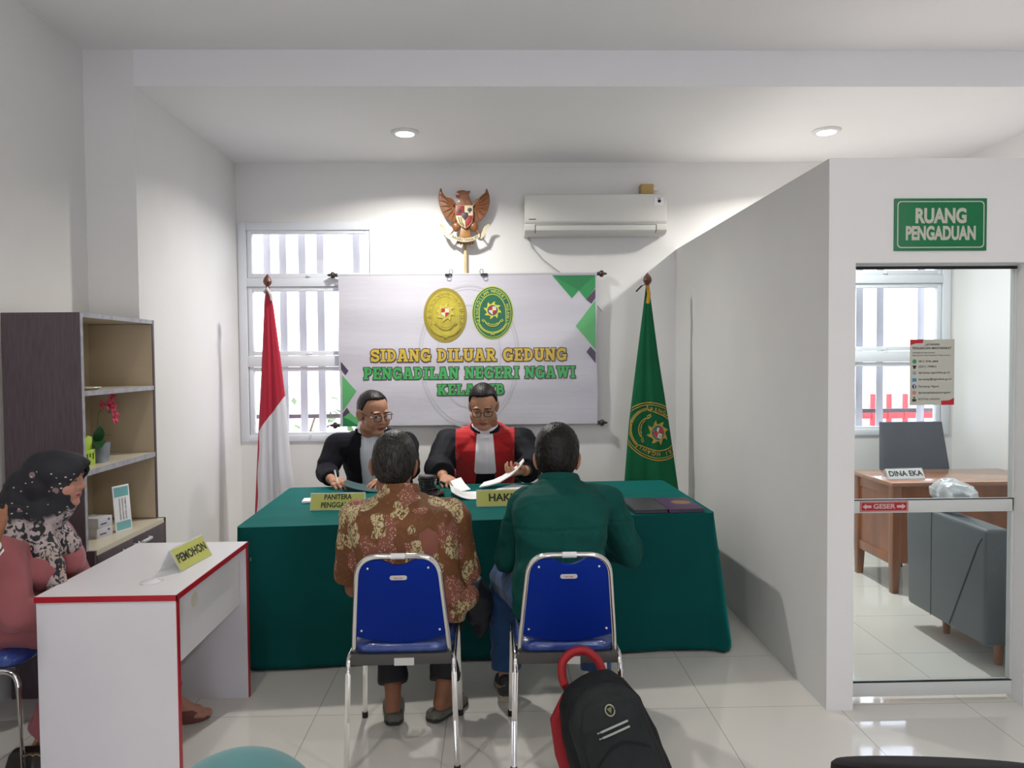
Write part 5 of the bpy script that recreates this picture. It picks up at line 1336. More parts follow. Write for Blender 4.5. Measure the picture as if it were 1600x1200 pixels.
# ------------------------------------------------------------ judge in the black and red robe
ROBE = mat('black_robe_cloth', (0.007, 0.008, 0.012), 0.7, sheen=0.0, spec=0.2, var=0.15, vscale=8, bump=0.12, bscale=50)
REDV = mat('red_velvet', (0.42, 0.004, 0.008), 0.85, sheen=0.25, var=0.08, vscale=10)
JAB = mat('white_lawn', (0.84, 0.82, 0.88), 0.8, var=0.03, vscale=12)
pD = person('person with glasses in a black robe with red front panels and white bands, reading', (-0.06, 5.72, 0))
rD = V((-1, 0, 0))
D = dict(k=1.30, hk=1.20, r=rD, P=(-0.055, 5.78, 0.66), N=(-0.060, 5.575, 1.115), H=headframe((-0.068, 5.475, 1.275), (-0.06, -1, -0.36), (1.22, 1.24, 1.30), 0.03),
         arms={'R': (V((-0.318, 5.57, 1.015)), V((-0.395, 5.44, 0.855)), V((-0.345, 5.215, 0.822))), 'L': (V((0.205, 5.57, 1.015)), V((0.290, 5.44, 0.865)), V((0.215, 5.235, 0.845)))},
         hands={'R': ((0.30, -0.9, -0.22), (0.25, 0.0, -1), (0.5, 0.55, 0.6, 0.65), 0.7, 0.05, 0.3), 'L': ((-0.72, -0.62, 0.0), (-0.3, 0.2, 0.9), (0.8, 0.8, 0.8, 0.8), 0.6, 0.02)},
         legs=[(V((-0.17, 5.76, 0.60)), V((-0.22, 5.66, 0.56)), V((-0.22, 5.90, 0.12)), V((-0.22, 5.75, 0.035)), 0.05), (V((0.06, 5.76, 0.60)), V((0.11, 5.66, 0.56)), V((0.11, 5.90, 0.12)), V((0.11, 5.75, 0.035)), 0.05)],
         skin=SK3, vox=0.005, round=0.009, ear=0.078, closed=0.7, back=0.01, neck=0.066)
body(pD, D)
me = jacket_mesh(D, rD, 1.30, 1.08, 1.12, 0.024, 0.195, 0.080, 6.6, 0.102, 0.098, 0.088, 0.86, amp=0.009)
link(me.copy(), 'robe', ROBE, pD, deg=80)
def dl(p): d = V(p) - V(D['N']); return d.x, d.z
def redc(c, n):
    x, z = dl(c)
    return n.y < 0.30 and c.y < 5.66 and 0.055 + 0.012 * max(0, -z / 0.3) < abs(x) < 0.212 - 0.01 * max(0, -z) and -0.42 < z < 0.10
for sgn in (-1, 1):
    link(extract(me, lambda c, n: redc(c, n) and (dl(c)[0] * sgn > 0), 0.005, 0.008), 'red_panel', REDV, pD, deg=80)
bvh = BVHTree.FromPolygons([v.co for v in me.vertices], [tuple(p.vertices) for p in me.polygons])
R = []
for i in range(23):
    t = i / 22; z = 0.02 - 0.345 * t; w = 0.054 + 0.026 * t - (0.012 * max(0, (t - 0.93) / 0.07) ** 2); row = []
    for j in range(11):
        org = V(D['N']) + V((w * (j / 5 - 1), -0.5, z)); h = bvh.ray_cast(org, V((0, 1, 0)))
        y_ = h[0].y if h[0] else D['N'][1] - 0.10
        row.append(V((org.x, y_ - 0.011 - 0.0025 * math.cos(j * 2.4) * t, org.z)))
    R.append(row)
rings = [row + [p + V((0, 0.008, 0)) for p in reversed(row)] for row in R]
build(MB().rings(rings), 'white_bands', JAB, pD, deg=60)
collar(pD, V(D['N']) + V((0, -0.008, -0.002)), (0, -0.28, 1), 0.092, 0.030, JAB, 'white_collar', flare=1.05)
collar(pD, V(D['N']) + V((0, 0.006, -0.006)), (0, -0.22, 1), 0.100, 0.032, ROBE, 'robe_collar', open_dir=(0, -1, 0), flare=1.12)
link(hair_shell(D['H'], 0.006, front=0.60, temple=0.46, side=-0.05, seed=12.0, nape=-0.72, top=0.010, amp=0.002), 'hair', HAIRB, pD, deg=80)
glasses(D['H'], pD, mat('brown_glasses_frame', (0.03, 0.016, 0.014), 0.3))
# watch on the reading hand and the papers it holds
wt = MB(); wc = D['arms']['L'][2] + V((0.01, 0.02, 0.0)); x, y, d_ = frame(V((-0.5, -0.8, 0.05)))
wt.tube([wc + (x * math.cos(a) * 0.040 + y * math.sin(a) * 0.036) for a in [2 * PI * k / 24 for k in range(24)]], 0.008, 8, closed=True)
build(wt, 'watch', DARKMETAL, pD)
def ribbon(label, P, thick):
    """papers bent along P (rows of two edge points)"""
    r = thing('document', label, 'paper', P[0][0]); m = MB(); R = []
    for a, b in P:
        a, b = V(a), V(b); R.append((a, b))
    rings = []
    for i, (a, b) in enumerate(R):
        j, k_ = min(i + 1, len(R) - 1), max(i - 1, 0); n = (R[j][0] - R[k_][0]).cross(b - a).normalized()
        if n.z < 0: n = -n
        rings.append([a, b, b + n * thick, a + n * thick])
    m.rings(rings); build(m, 'leaves', PAPER, r, deg=40); return r
ribbon('curved sheaf of white papers held up in the hand of the robed reader',
       [((-0.095, 5.02, 0.772), (-0.065, 5.16, 0.780)), ((-0.03, 5.02, 0.783), (0.0, 5.17, 0.795)), ((0.04, 5.03, 0.802), (0.06, 5.19, 0.818)), ((0.11, 5.06, 0.838), (0.12, 5.20, 0.856)), ((0.165, 5.08, 0.882), (0.17, 5.19, 0.895)), ((0.205, 5.10, 0.930), (0.205, 5.17, 0.938))], 0.007)
ribbon('grey edged paper lifted by the fingers at the left of the document', [((-0.285, 5.03, 0.815), (-0.22, 5.12, 0.825)), ((-0.26, 4.95, 0.790), (-0.19, 5.02, 0.800)), ((-0.225, 4.86, 0.772), (-0.15, 4.93, 0.777))], 0.003)

# ------------------------------------------------------------ woman in the patterned headscarf
ROSE = mat('dusty_rose_cloth', (0.30, 0.085, 0.093), 0.8, sheen=0.15, var=0.08, vscale=7, bump=0.08, bscale=200)
pE = person('person in a black patterned headscarf and dusty rose tunic seated behind the white desk', (-2.02, 3.14, 0))
rE = V((0, -1, 0))
Eh = headframe((-1.772, 3.15, 1.145), (1, 0.10, -0.04), (0.98, 1.0, 0.98))
Ed = dict(k=1.02, hk=0.95, r=rE, P=(-2.03, 3.13, 0.635), N=(-1.885, 3.14, 0.985), H=Eh,
          arms={'R': (V((-1.885, 2.965, 0.885)), V((-1.815, 2.925, 0.665)), V((-1.60, 3.00, 0.655))), 'L': (V((-1.885, 3.315, 0.885)), V((-1.815, 3.36, 0.665)), V((-1.60, 3.27, 0.655)))},
          hands={'R': ((0.8, 0.5, -0.1), (0, 0, -1), (0.35, 0.4, 0.4, 0.45)), 'L': ((0.8, -0.5, -0.1), (0, 0, -1), (0.35, 0.4, 0.4, 0.45))},
          legs=[(V((-1.98, 3.03, 0.61)), V((-1.60, 3.04, 0.565)), V((-1.80, 3.07, 0.12)), V((-1.68, 3.07, 0.03)), 0.05), (V((-1.98, 3.23, 0.61)), V((-1.58, 3.28, 0.565)), V((-1.46, 3.42, 0.115)), V((-1.30, 3.46, 0.03)), 0.05)],
          skin=SK4, lip=LIPF, vox=0.005, female=True, wide=1.1, deep=1.15, back=0.03, round=0.004)
body(pE, Ed)
m = MB(); S = torso_secs(Ed['P'], Ed['N'], rE, 1.02, 1.25, 1.35, 0.022, 0.04, sh=0.16, top=0.07, low=0.11); m.loft(S[:-1])
for s, (S_, E_, W_) in Ed['arms'].items():
    m.rc(V(Ed['N']) - UP * 0.08, 0.075, S_, 0.080); m.rc(S_, 0.080, E_, 0.066); m.rc(E_, 0.066, E_.lerp(W_, 0.5), 0.055); m.cyl(E_, E_.lerp(W_, 0.95), 0.063, 0.046, 24)
for y in (3.06, 3.22): m.ell((-1.785, y, 0.80), (0.075, 0.075, 0.08))
m.ell((-1.93, 3.13, 0.66), (0.17, 0.20, 0.13)); m.ell((-1.80, 3.13, 0.61), (0.20, 0.17, 0.085))
me = blob(m, 0.007, 4); displace(me, folds(8.8, 0.007, (6, 6, 7), 0.003)); link(me, 'tunic', ROSE, pE, deg=80)
trousers(pE, Ed, ROSE, r0=0.10, r1=0.080, r2=0.075, stop=0.93, seed=6.0)
m = MB()
sub = lambda p: Eh @ V(p)
m.ell((0, 0.004, 0.034), (0.092, 0.116, 0.090), Eh, 28, 18); m.ell((0, 0.018, -0.035), (0.084, 0.078, 0.105), Eh, 28, 18); m.ell((0, -0.055, -0.02), (0.088, 0.095, 0.10), Eh, 28, 18)
m.ell((0, -0.100, -0.045), (0.078, 0.095, 0.100), Eh, 28, 18); m.rc(sub((0, -0.05, 0.03)), 0.082, (-1.925, 3.145, 1.03), 0.085, 24)
m.rc(sub((0, 0.08, 0.075)), 0.026, sub((0, 0.112, 0.070)), 0.016, 16)
m.rc(sub((0, 0.0, -0.09)), 0.078, (-1.855, 3.145, 0.985), 0.092, 24); m.rc(sub((0, -0.12, -0.09)), 0.085, (-1.95, 3.145, 0.985), 0.095, 24)
for y in (-1, 1): m.rc((-1.90, 3.145 + 0.05 * y, 0.985), 0.080, (-1.89, 3.145 + 0.115 * y, 0.945), 0.080)
m.rc((-1.86, 3.10, 0.95), 0.080, (-1.775, 3.07, 0.87), 0.058); m.rc((-1.86, 3.19, 0.95), 0.080, (-1.77, 3.20, 0.87), 0.058); m.rc((-1.775, 3.06, 0.87), 0.052, (-1.730, 3.05, 0.75), 0.036)
m.ell((-1.96, 3.145, 0.955), (0.08, 0.14, 0.06))
me = blob(m, 0.006, 5)
Ei = Eh.inverted()
f0 = folds(3.3, 0.010, (9, 9, 7), 0.003, (20, 20, 16))
def fS(p, n):
    q = Ei @ p
    k_ = 0.35 if q.z > -0.02 else 1.0
    return f0(p, n) * k_
displace(me, fS)
def face_open(c):
    q = Ei @ c; return q.y > 0.052 and (q.x / 0.060) ** 2 + ((q.z + 0.030) / 0.082) ** 2 < 1
sc = extract(me, lambda c, n: not face_open(c), 0.0, 0.010)
g = G('black_floral_scarf', 0.7)
X = g.xyz()
nz = g.noise(9, detail=2)
leafy = g.ramp(g.noise(34, g.mapping(scale=(1, 1, 0.8), rotn=(0.5, 0.6, 0.2)), 2, 0.5, 1.4), 0.47, 0.52)
hgt = g.math('ADD', g.math('SUBTRACT', 1.025, X[2]), g.math('MULTIPLY', g.math('SUBTRACT', nz, 0.5), 0.16))
lowm = g.math('MULTIPLY', g.ramp(hgt, 0.0, 0.03), leafy)
flk = g.math('MULTIPLY', g.math('LESS_THAN', g.vor(38, g.mapping(scale=(1, 1, 1.5), rotn=(0.3, 0.5, 0))), 0.17), g.math('MULTIPLY', g.math('GREATER_THAN', hgt, -0.16), g.math('GREATER_THAN', nz, 0.46)))
fl2 = g.math('MULTIPLY', g.math('LESS_THAN', g.vor(13), 0.17), g.math('GREATER_THAN', nz, 0.50))
c = g.mix(fl2, (0.010, 0.010, 0.016), (0.22, 0.14, 0.15))
c = g.mix(flk, c, (0.55, 0.47, 0.36))
SCARF = g.out(g.mix(lowm, c, g.mix(g.ramp(g.noise(6), 0.42, 0.55), (0.38, 0.29, 0.25), (0.40, 0.33, 0.33))))
link(sc, 'headscarf', SCARF, pE, deg=80)
m = MB(); m.tube([sub((0.060 * math.cos(a), 0.060 - 0.004, -0.028 + 0.090 * math.sin(a))) for a in [2 * PI * k / 40 for k in range(40)]], 0.008, 8, closed=True)
SAND = mat('brown_sandal', (0.16, 0.05, 0.035), 0.6)
for q in Ed['legs']: slipper(pE, q[2], q[3] - V((0.03, 0, 0)), 0, 'strap', SAND, SAND, k=0.92, closed=False)

# ------------------------------------------------------------ people at the edges of the frame
def simple_seated(label, P, N, H, f, arms, hands, sk, cloth, vox=0.007, seed=1.0, watch=False, legcloth=BLKT, fem=False):
    f = V(f).normalized(); r = f.cross(UP); P, N = V(P), V(N)
    root = person(label, (P.x, P.y, 0))
    legs = []
    for s in (-1, 1):
        hip = P + r * 0.10 * s - UP * 0.03; kn = hip + f * 0.40 + r * 0.03 * s - UP * 0.03; an = V((kn.x, kn.y, 0.11)) - f * 0.02
        legs.append((hip, kn, an, V((an.x, an.y, 0.03)) + f * 0.15, 0.05))
    sp = dict(k=1.02, r=r, P=P, N=N, H=H, arms=arms, hands=hands, legs=legs, skin=sk, vox=vox, female=fem)
    body(root, sp)
    m = MB(); S = torso_secs(P, N, r, 1.02, 1.08, 1.1, 0.022, 0.03, sh=0.175, top=0.07); m.loft(S[:-1])
    for s, (S_, E_, W_) in arms.items():
        m.rc(N - UP * 0.08, 0.072, S_, 0.078); m.rc(S_, 0.078, E_, 0.062); m.cyl(E_, E_.lerp(W_, 0.55), 0.062, 0.054, 24)
    me = blob(m, 0.008, 3); displace(me, folds(seed, 0.006)); link(me, 'shirt', cloth, root, deg=80)
    trousers(root, sp, legcloth, stop=0.95, seed=seed)
    for q in legs: slipper(root, q[2], q[3], 0, 'upper', SLIP, SLIP)
    return root, sp
def arms_rest(P, N, f, w=0.19):
    f = V(f).normalized(); r = f.cross(UP); P, N = V(P), V(N); A_ = {}; Hn = {}
    for s, sg_ in (('R', 1), ('L', -1)):
        S_ = N - UP * 0.09 + r * w * sg_; E_ = P + r * (w + 0.07) * sg_ + UP * 0.05 + f * 0.05; W_ = P + r * 0.11 * sg_ + f * 0.26 + UP * 0.06
        A_[s] = (S_, E_, W_); Hn[s] = ((f * 0.8 - r * sg_ * 0.4), (0, 0, -1), (0.3, 0.3, 0.35, 0.4))
    return A_, Hn
TEALH = mat('teal_scarf', (0.055, 0.19, 0.20), 0.85, sheen=0.2, var=0.06, vscale=9)
P_, N_ = V((-0.235, 0.66, 0.62)), V((-0.235, 0.70, 1.00))
Hh = headframe((-0.252, 0.735, 1.108), (0.0, 1, -0.1), (1.02, 1.02, 1.03))
a_, h_ = arms_rest(P_, N_, (0, 1, 0))
rt, sp = simple_seated('person in a plain teal headscarf, only the crown showing at the bottom edge', P_, N_, Hh, (0, 1, 0), a_, h_, SK4, TEALH, seed=2.5, fem=True)
m = MB(); m.ell((0, -0.012, 0.034), (0.090, 0.112, 0.092), Hh, 28, 18); m.ell((0, -0.03, -0.04), (0.084, 0.090, 0.105), Hh, 28, 18); m.rc(Hh @ V((0, -0.03, -0.09)), 0.085, N_ - UP * 0.05, 0.12, 24)
for s in (-1, 1): m.rc(N_ - UP * 0.02, 0.10, N_ - UP * 0.09 + V((0.14 * s, 0, 0)), 0.10)
me = blob(m, 0.007, 4); Hi_ = Hh.inverted()
link(extract(me, lambda c, n: not ((Hi_ @ c).y > 0.03 and ((Hi_ @ c).x / 0.062) ** 2 + (((Hi_ @ c).z + 0.028) / 0.088) ** 2 < 1), 0.0, 0.010), 'headscarf', TEALH, rt, deg=80)
CAPM = mat('black_velvet', (0.006, 0.004, 0.005), 0.85, spec=0.2, sheen=0.02)
P_, N_ = V((0.46, 0.60, 0.58)), V((0.457, 0.665, 0.925))
Hk = headframe((0.458, 0.742, 1.060), (0.05, 1, -0.46), (1.06, 1.06, 1.06))
a_, h_ = arms_rest(P_, N_, (0, 1, 0))
rt, sp = simple_seated('person in a black velvet cap, only the cap rim showing at the bottom edge', P_, N_, Hk, (0, 1, 0), a_, h_, SK1, mat('brown_shirt', (0.10, 0.06, 0.04), 0.8), seed=4.5)
m = MB(); R = []
for z, e in ((0.030, 1.0), (0.118, 0.99), (0.126, 0.97), (0.129, 0.92), (0.130, 0.6), (0.130, 0.2)):
    R.append([Hk @ V((0.094 * e * math.cos(2*PI*j/48), -0.010 + 0.112 * e * math.sin(2*PI*j/48), z)) for j in range(48)])
build(m.rings(R), 'cap', CAPM, rt)
P_, N_ = V((-1.99, 1.93, 0.62)), V((-1.98, 1.99, 1.02))
Hw = headframe((-1.97, 2.05, 1.16), (0.6, 1, -0.1), (1.05, 1.05, 1.06))
a_, h_ = arms_rest(P_, N_, (0.1, 1, 0))
a_['R'] = (V((-1.80, 2.00, 0.93)), V((-1.705, 2.28, 0.82)), V((-1.618, 2.50, 1.028)))
h_['R'] = ((0.0, 0.05, 1.0), (-0.6, 0.8, 0), (0.35, 0.4, 0.45, 0.5), 0.6)
rt, sp = simple_seated('person past the left edge, raised hand with a silver wristwatch showing', P_, N_, Hw, (0.1, 1, 0), a_, h_, SK1, mat('dark_floral_shirt', (0.035, 0.03, 0.035), 0.8, var=0.9, vscale=40, col2=(0.25, 0.2, 0.16)), seed=6.5)
wt = MB(); wc = V((-1.6215, 2.493, 1.020)); dd = (a_['R'][2] - a_['R'][1]).normalized(); x, y, d_ = frame(dd)
R = []
for z in (-0.016, -0.014, 0.014, 0.016): R.append([wc + d_ * z + (x * math.cos(2*PI*j/32) + y * math.sin(2*PI*j/32)) * (0.034 if abs(z) > 0.015 else 0.037) for j in range(32)])
wt.rings(R); wo = build(wt, 'wristwatch', CHROME, rt)
fd = V((0.5, -0.85, 0)).normalized(); fd = (fd - d_ * fd.dot(d_)).normalized()
build(MB().cyl(wc + fd * 0.030, wc + fd * 0.047, 0.021, 0.019, 24), 'watch_case', CHROME, wo)
# ============================================================ flat shapes used for lettering and emblems
def quadstroke(pts, w, closed=False):
    """outline of a thick polyline as a strip of quads (2D)"""
    n = len(pts); L, R = [], []
    for i in range(n):
        a = pts[i - 1] if (i > 0 or closed) else pts[i]; b = pts[(i + 1) % n] if (i < n - 1 or closed) else pts[i]
        p = pts[i]; dx, dy = b[0] - a[0], b[1] - a[1]; l = math.hypot(dx, dy) or 1; nx, ny = -dy / l, dx / l
        k = 1.0
        if 0 < i < n - 1 or closed:
            q1 = math.hypot(p[0] - a[0], p[1] - a[1]) or 1; cs = ((p[0] - a[0]) * dx + (p[1] - a[1]) * dy) / (q1 * l); k = 1 / max(0.6, cs)
        L.append((p[0] + nx * w / 2 * k, p[1] + ny * w / 2 * k)); R.append((p[0] - nx * w / 2 * k, p[1] - ny * w / 2 * k))
    m = n if closed else n - 1
    return [[R[i], R[(i + 1) % n], L[(i + 1) % n], L[i]] for i in range(m)]
def arc(cx, cy, rx, ry, a0, a1, n=14): return [(cx + rx * math.cos(math.radians(a0 + (a1 - a0) * k / n)), cy + ry * math.sin(math.radians(a0 + (a1 - a0) * k / n))) for k in range(n + 1)]
SB = 0.155
def slab(x0, x1, y): return [(x0, y), (x1, y), (x1, y + SB), (x0, y + SB)]
def vbar(x, w=0.25, y0=0.0, y1=1.0): return [(x - w / 2, y0), (x + w / 2, y0), (x + w / 2, y1), (x - w / 2, y1)]
W = 0.25
def glyph(c):
    """heavy slab-serif capitals: (advance, polygons)"""
    P = []; st = lambda pts, w=W: P.extend(quadstroke(pts, w))
    if c == 'I': P += [vbar(0.24), slab(0, 0.48, 0), slab(0, 0.48, 1 - SB)]; return 0.48, P
    if c == 'L': P += [vbar(0.22), slab(0, 0.46, 1 - SB), slab(0, 0.76, 0), [(0.58, 0), (0.76, 0), (0.76, 0.38), (0.58, 0.38)]]; return 0.76, P
    if c == 'E': P += [vbar(0.22), slab(0, 0.76, 0), slab(0, 0.76, 1 - SB), slab(0.2, 0.58, 0.42), [(0.6, 0), (0.76, 0), (0.76, 0.34), (0.6, 0.34)], [(0.6, 0.66), (0.76, 0.66), (0.76, 1), (0.6, 1)], [(0.46, 0.34), (0.58, 0.34), (0.58, 0.66), (0.46, 0.66)]]; return 0.78, P
    if c == 'K': P += [vbar(0.20), slab(0, 0.42, 0), slab(0, 0.42, 1 - SB), slab(0.48, 0.90, 1 - SB), slab(0.50, 0.94, 0)]; st([(0.26, 0.42), (0.68, 0.92)], 0.22); st([(0.40, 0.60), (0.72, 0.06)], 0.25); return 0.94, P
    if c == 'N': P += [vbar(0.19, 0.20), vbar(0.74, 0.20), slab(0, 0.40, 0), slab(0.55, 0.94, 1 - SB), slab(0, 0.3, 1 - SB)]; st([(0.20, 0.94), (0.74, 0.06)], 0.26); return 0.94, P
    if c == 'A': P += [slab(0, 0.40, 0), slab(0.54, 0.96, 0), slab(0.22, 0.6, 1 - SB), slab(0.25, 0.7, 0.24)]; st([(0.17, 0.04), (0.42, 0.96)], 0.22); st([(0.54, 0.96), (0.78, 0.04)], 0.26); return 0.96, P
    if c == 'W': P += [slab(0, 0.40, 1 - SB), slab(0.86, 1.26, 1 - SB), slab(0.44, 0.80, 1 - SB)]; st([(0.18, 0.96), (0.38, 0.04)], 0.24); st([(0.38, 0.04), (0.62, 0.90)], 0.2); st([(0.62, 0.90), (0.86, 0.04)], 0.24); st([(0.86, 0.04), (1.08, 0.96)], 0.2); return 1.26, P
    if c == 'U': P += [slab(0, 0.42, 1 - SB), slab(0.50, 0.90, 1 - SB)]; st([(0.20, 1.0), (0.20, 0.36)] + arc(0.45, 0.36, 0.25, 0.235, 180, 360) + [(0.70, 1.0)], 0.25); return 0.90, P
    if c == 'D': P += [vbar(0.22), slab(0, 0.4, 0), slab(0, 0.4, 1 - SB)]; st([(0.18, 0.89)] + arc(0.38, 0.5, 0.33, 0.39, 90, -90) + [(0.18, 0.11)], 0.20); return 0.86, P
    if c == 'P': P += [vbar(0.22), slab(0, 0.46, 0), slab(0, 0.4, 1 - SB)]; st([(0.18, 0.90)] + arc(0.44, 0.67, 0.24, 0.23, 90, -90) + [(0.18, 0.44)], 0.20); return 0.82, P
    if c == 'R': P += [vbar(0.22), slab(0, 0.44, 0), slab(0, 0.4, 1 - SB), slab(0.58, 0.94, 0)]; st([(0.18, 0.90)] + arc(0.44, 0.69, 0.24, 0.21, 90, -90) + [(0.18, 0.48)], 0.20); st([(0.46, 0.46), (0.72, 0.06)], 0.25); return 0.94, P
    if c == 'B': P += [vbar(0.22), slab(0, 0.4, 0), slab(0, 0.4, 1 - SB)]; st([(0.18, 0.90)] + arc(0.44, 0.72, 0.20, 0.18, 90, -90) + [(0.18, 0.54)], 0.19); st([(0.18, 0.54)] + arc(0.46, 0.315, 0.24, 0.215, 90, -90) + [(0.18, 0.10)], 0.20); return 0.84, P
    if c == 'S': st([(0.70, 0.66)] + arc(0.42, 0.705, 0.27, 0.185, 20, 255, 14) + arc(0.42, 0.30, 0.28, 0.195, 80, -165, 14) + [(0.13, 0.36)], 0.22); P += [[(0.62, 0.62), (0.78, 0.62), (0.78, 0.98), (0.64, 0.98)], [(0.05, 0.02), (0.19, 0.02), (0.21, 0.38), (0.05, 0.38)]]; return 0.82, P
    if c == 'G': st(arc(0.46, 0.5, 0.33, 0.39, 50, 318, 20), 0.25); P += [slab(0.50, 0.92, 0.36), vbar(0.76, 0.2, 0.05, 0.5), [(0.66, 0.62), (0.82, 0.62), (0.82, 0.98), (0.68, 0.98)]]; return 0.92, P
    return 0.42, P
def slab_line(txt, x0, x1, y0, y1, grow=0.0):
    adv = [glyph(c)[0] for c in txt]; sp_ = 0.07; tot = sum(adv) + sp_ * (len(txt) - 1); kx, ky = (x1 - x0) / tot, (y1 - y0); x = x0; out = []; wi = 0
    for c, a in zip(txt, adv):
        for p in glyph(c)[1]:
            q = [(x + u * kx, y0 + v * ky) for u, v in p]
            if grow:
                # push every edge outward
                ar = sum(q[i - 1][0] * q[i][1] - q[i][0] * q[i - 1][1] for i in range(len(q)))
                if ar < 0: q = q[::-1]
                n = len(q); L = []
                for i in range(n):
                    a_, b_, c_ = q[i - 1], q[i], q[(i + 1) % n]
                    d1 = (b_[0] - a_[0], b_[1] - a_[1]); d2 = (c_[0] - b_[0], c_[1] - b_[1]); l1 = math.hypot(*d1) or 1; l2 = math.hypot(*d2) or 1
                    n1 = (d1[1] / l1, -d1[0] / l1); n2 = (d2[1] / l2, -d2[0] / l2); k = 1 / max(0.35, 1 + n1[0] * n2[0] + n1[1] * n2[1])
                    L.append((b_[0] + (n1[0] + n2[0]) * k * grow, b_[1] + (n1[1] + n2[1]) * k * grow))
                q = L
            ar = sum(q[i - 1][0] * q[i][1] - q[i][0] * q[i - 1][1] for i in range(len(q)))
            out.append((wi, q if ar > 0 else q[::-1]))
        if c == ' ': wi += 1
        x += (a + sp_) * kx
    return out
def ellring(cx, cy, rx, ry, w, n=72): return [[(cx + (rx - w * j) * math.cos(a), cy + (ry - w * j) * math.sin(a)) for a, j in ((2*PI*k/n, 1), (2*PI*k/n, 0), (2*PI*(k+1)/n, 0), (2*PI*(k+1)/n, 1))] for k in range(n)]
def elldisc(cx, cy, rx, ry, n=72, k=None):
    k = k or max(1, int(min(rx, ry) * 9)); o = [[(cx, cy), (cx + rx / k * math.cos(2*PI*j/n), cy + ry / k * math.sin(2*PI*j/n)), (cx + rx / k * math.cos(2*PI*(j+1)/n), cy + ry / k * math.sin(2*PI*(j+1)/n))] for j in range(n)]
    for i in range(1, k):
        for j in range(n):
            P = [(cx + rx * r / k * math.cos(2*PI*q/n), cy + ry * r / k * math.sin(2*PI*q/n)) for r, q in ((i, j), (i + 1, j), (i + 1, j + 1), (i, j + 1))]
            o.append(P)
    return o
def arc_text(txt, cx, cy, rx, ry, a0, a1, size, bold=0.02):
    """letters set along an ellipse from angle a0 to a1 (degrees), tops outward"""
    out = []; n = len(txt)
    for i, ch in enumerate(txt):
        if ch == ' ': continue
        a = math.radians(a0 + (a1 - a0) * i / (n - 1)); px_, py_ = cx + rx * math.cos(a), cy + ry * math.sin(a)
        nx, ny = math.cos(a) / rx, math.sin(a) / ry; l = math.hypot(nx, ny); t = math.atan2(ny / l, nx / l) - PI / 2
        vs_, fs_ = text_tris(ch, size, bold)
        P = [(px_ + x * math.cos(t) - y * math.sin(t), py_ + x * math.sin(t) + y * math.cos(t)) for x, y in vs_]
        out += [[P[k] for k in f] for f in fs_]
    return out
def emblem_layers(title, sz=0.16):
    """court emblem in unit coordinates (rx 0.77, ry 1): list of (colour key, polygons)"""
    L = []
    L.append(('rim', elldisc(0, 0, 0.775, 1.0)))
    L.append(('field', ellring(0, 0, 0.745, 0.965, 0.045)))
    L.append(('field', elldisc(0, 0, 0.675, 0.895)))
    arch = [(-0.60, -0.42), (-0.50, -0.36), (-0.50, -0.12)] + arc(0, 0.0, 0.50, 0.70, 170, 10, 26) + [(0.50, -0.12), (0.50, -0.36), (0.60, -0.42)]
    L.append(('line', quadstroke(arch, 0.028)))
    L.append(('line', arc_text(title, 0, 0.02, 0.575, 0.79, 202, -22, sz, 0.02)))
    sun = []
    for k in range(8):
        a = 2 * PI * k / 8 + PI / 2
        f = lambda r, d: (0 + r * math.cos(a + d), 0.10 + r * math.sin(a + d))
        sun.append([f(0.20, -0.42), f(0.29, -0.30), f(0.35, -0.30), f(0.30, -0.10), f(0.25, 0.10), f(0.20, 0.38)])
    L.append(('sun', elldisc(0, 0.10, 0.235, 0.235, 40) + sun))
    L.append(('hub', elldisc(0, 0.10, 0.195, 0.195, 36)))
    q = 0.135
    L.append(('white', [[(0, 0.10), (q, 0.10), (q, 0.24), (0, 0.24)], [(-q, 0.10), (-q, 0.05), (0, -0.07), (0, 0.10)]]))
    L.append(('red', [[(-q, 0.10), (0, 0.10), (0, 0.24), (-q, 0.24)], [(0, 0.10), (0, -0.07), (q, 0.05), (q, 0.10)]]))
    L.append(('dot', elldisc(0, 0.10, 0.036, 0.036, 20) + elldisc(0.075, 0.18, 0.028, 0.028, 16)))
    chain = quadstroke(arc(0, -0.24, 0.30, 0.26, 205, 335, 20), 0.030) + quadstroke(arc(0, -0.19, 0.33, 0.24, 200, 340, 20), 0.022) + quadstroke(arc(0, -0.27, 0.20, 0.17, 215, 325, 14), 0.018)
    for s in (-1, 1):
        chain += quadstroke([(s * 0.28, -0.30), (s * 0.36, -0.24), (s * 0.40, -0.27), (s * 0.33, -0.34)], 0.022, True)
        for k in range(11):
            t = k / 10; a = math.radians(200 + 62 * t) if s < 0 else math.radians(340 - 62 * t)
            cx, cy = 0.54 * math.cos(a), -0.22 + 0.52 * math.sin(a)
            for o, b in ((0.05, 0.5), (-0.05, -0.5)):
                d = a + s * PI / 2 * (-1) + b * s
                e = (cx + 0.085 * math.cos(d), cy + 0.085 * math.sin(d)); pr = (-math.sin(d) * 0.020, math.cos(d) * 0.020)
                chain.append([(cx, cy), ((cx + e[0]) / 2 - pr[0], (cy + e[1]) / 2 - pr[1]), e, ((cx + e[0]) / 2 + pr[0], (cy + e[1]) / 2 + pr[1])])
        chain += quadstroke([(s * 0.06, -0.74), (-s * 0.07, -0.83)], 0.022)
    L.append(('line', chain))
    return L
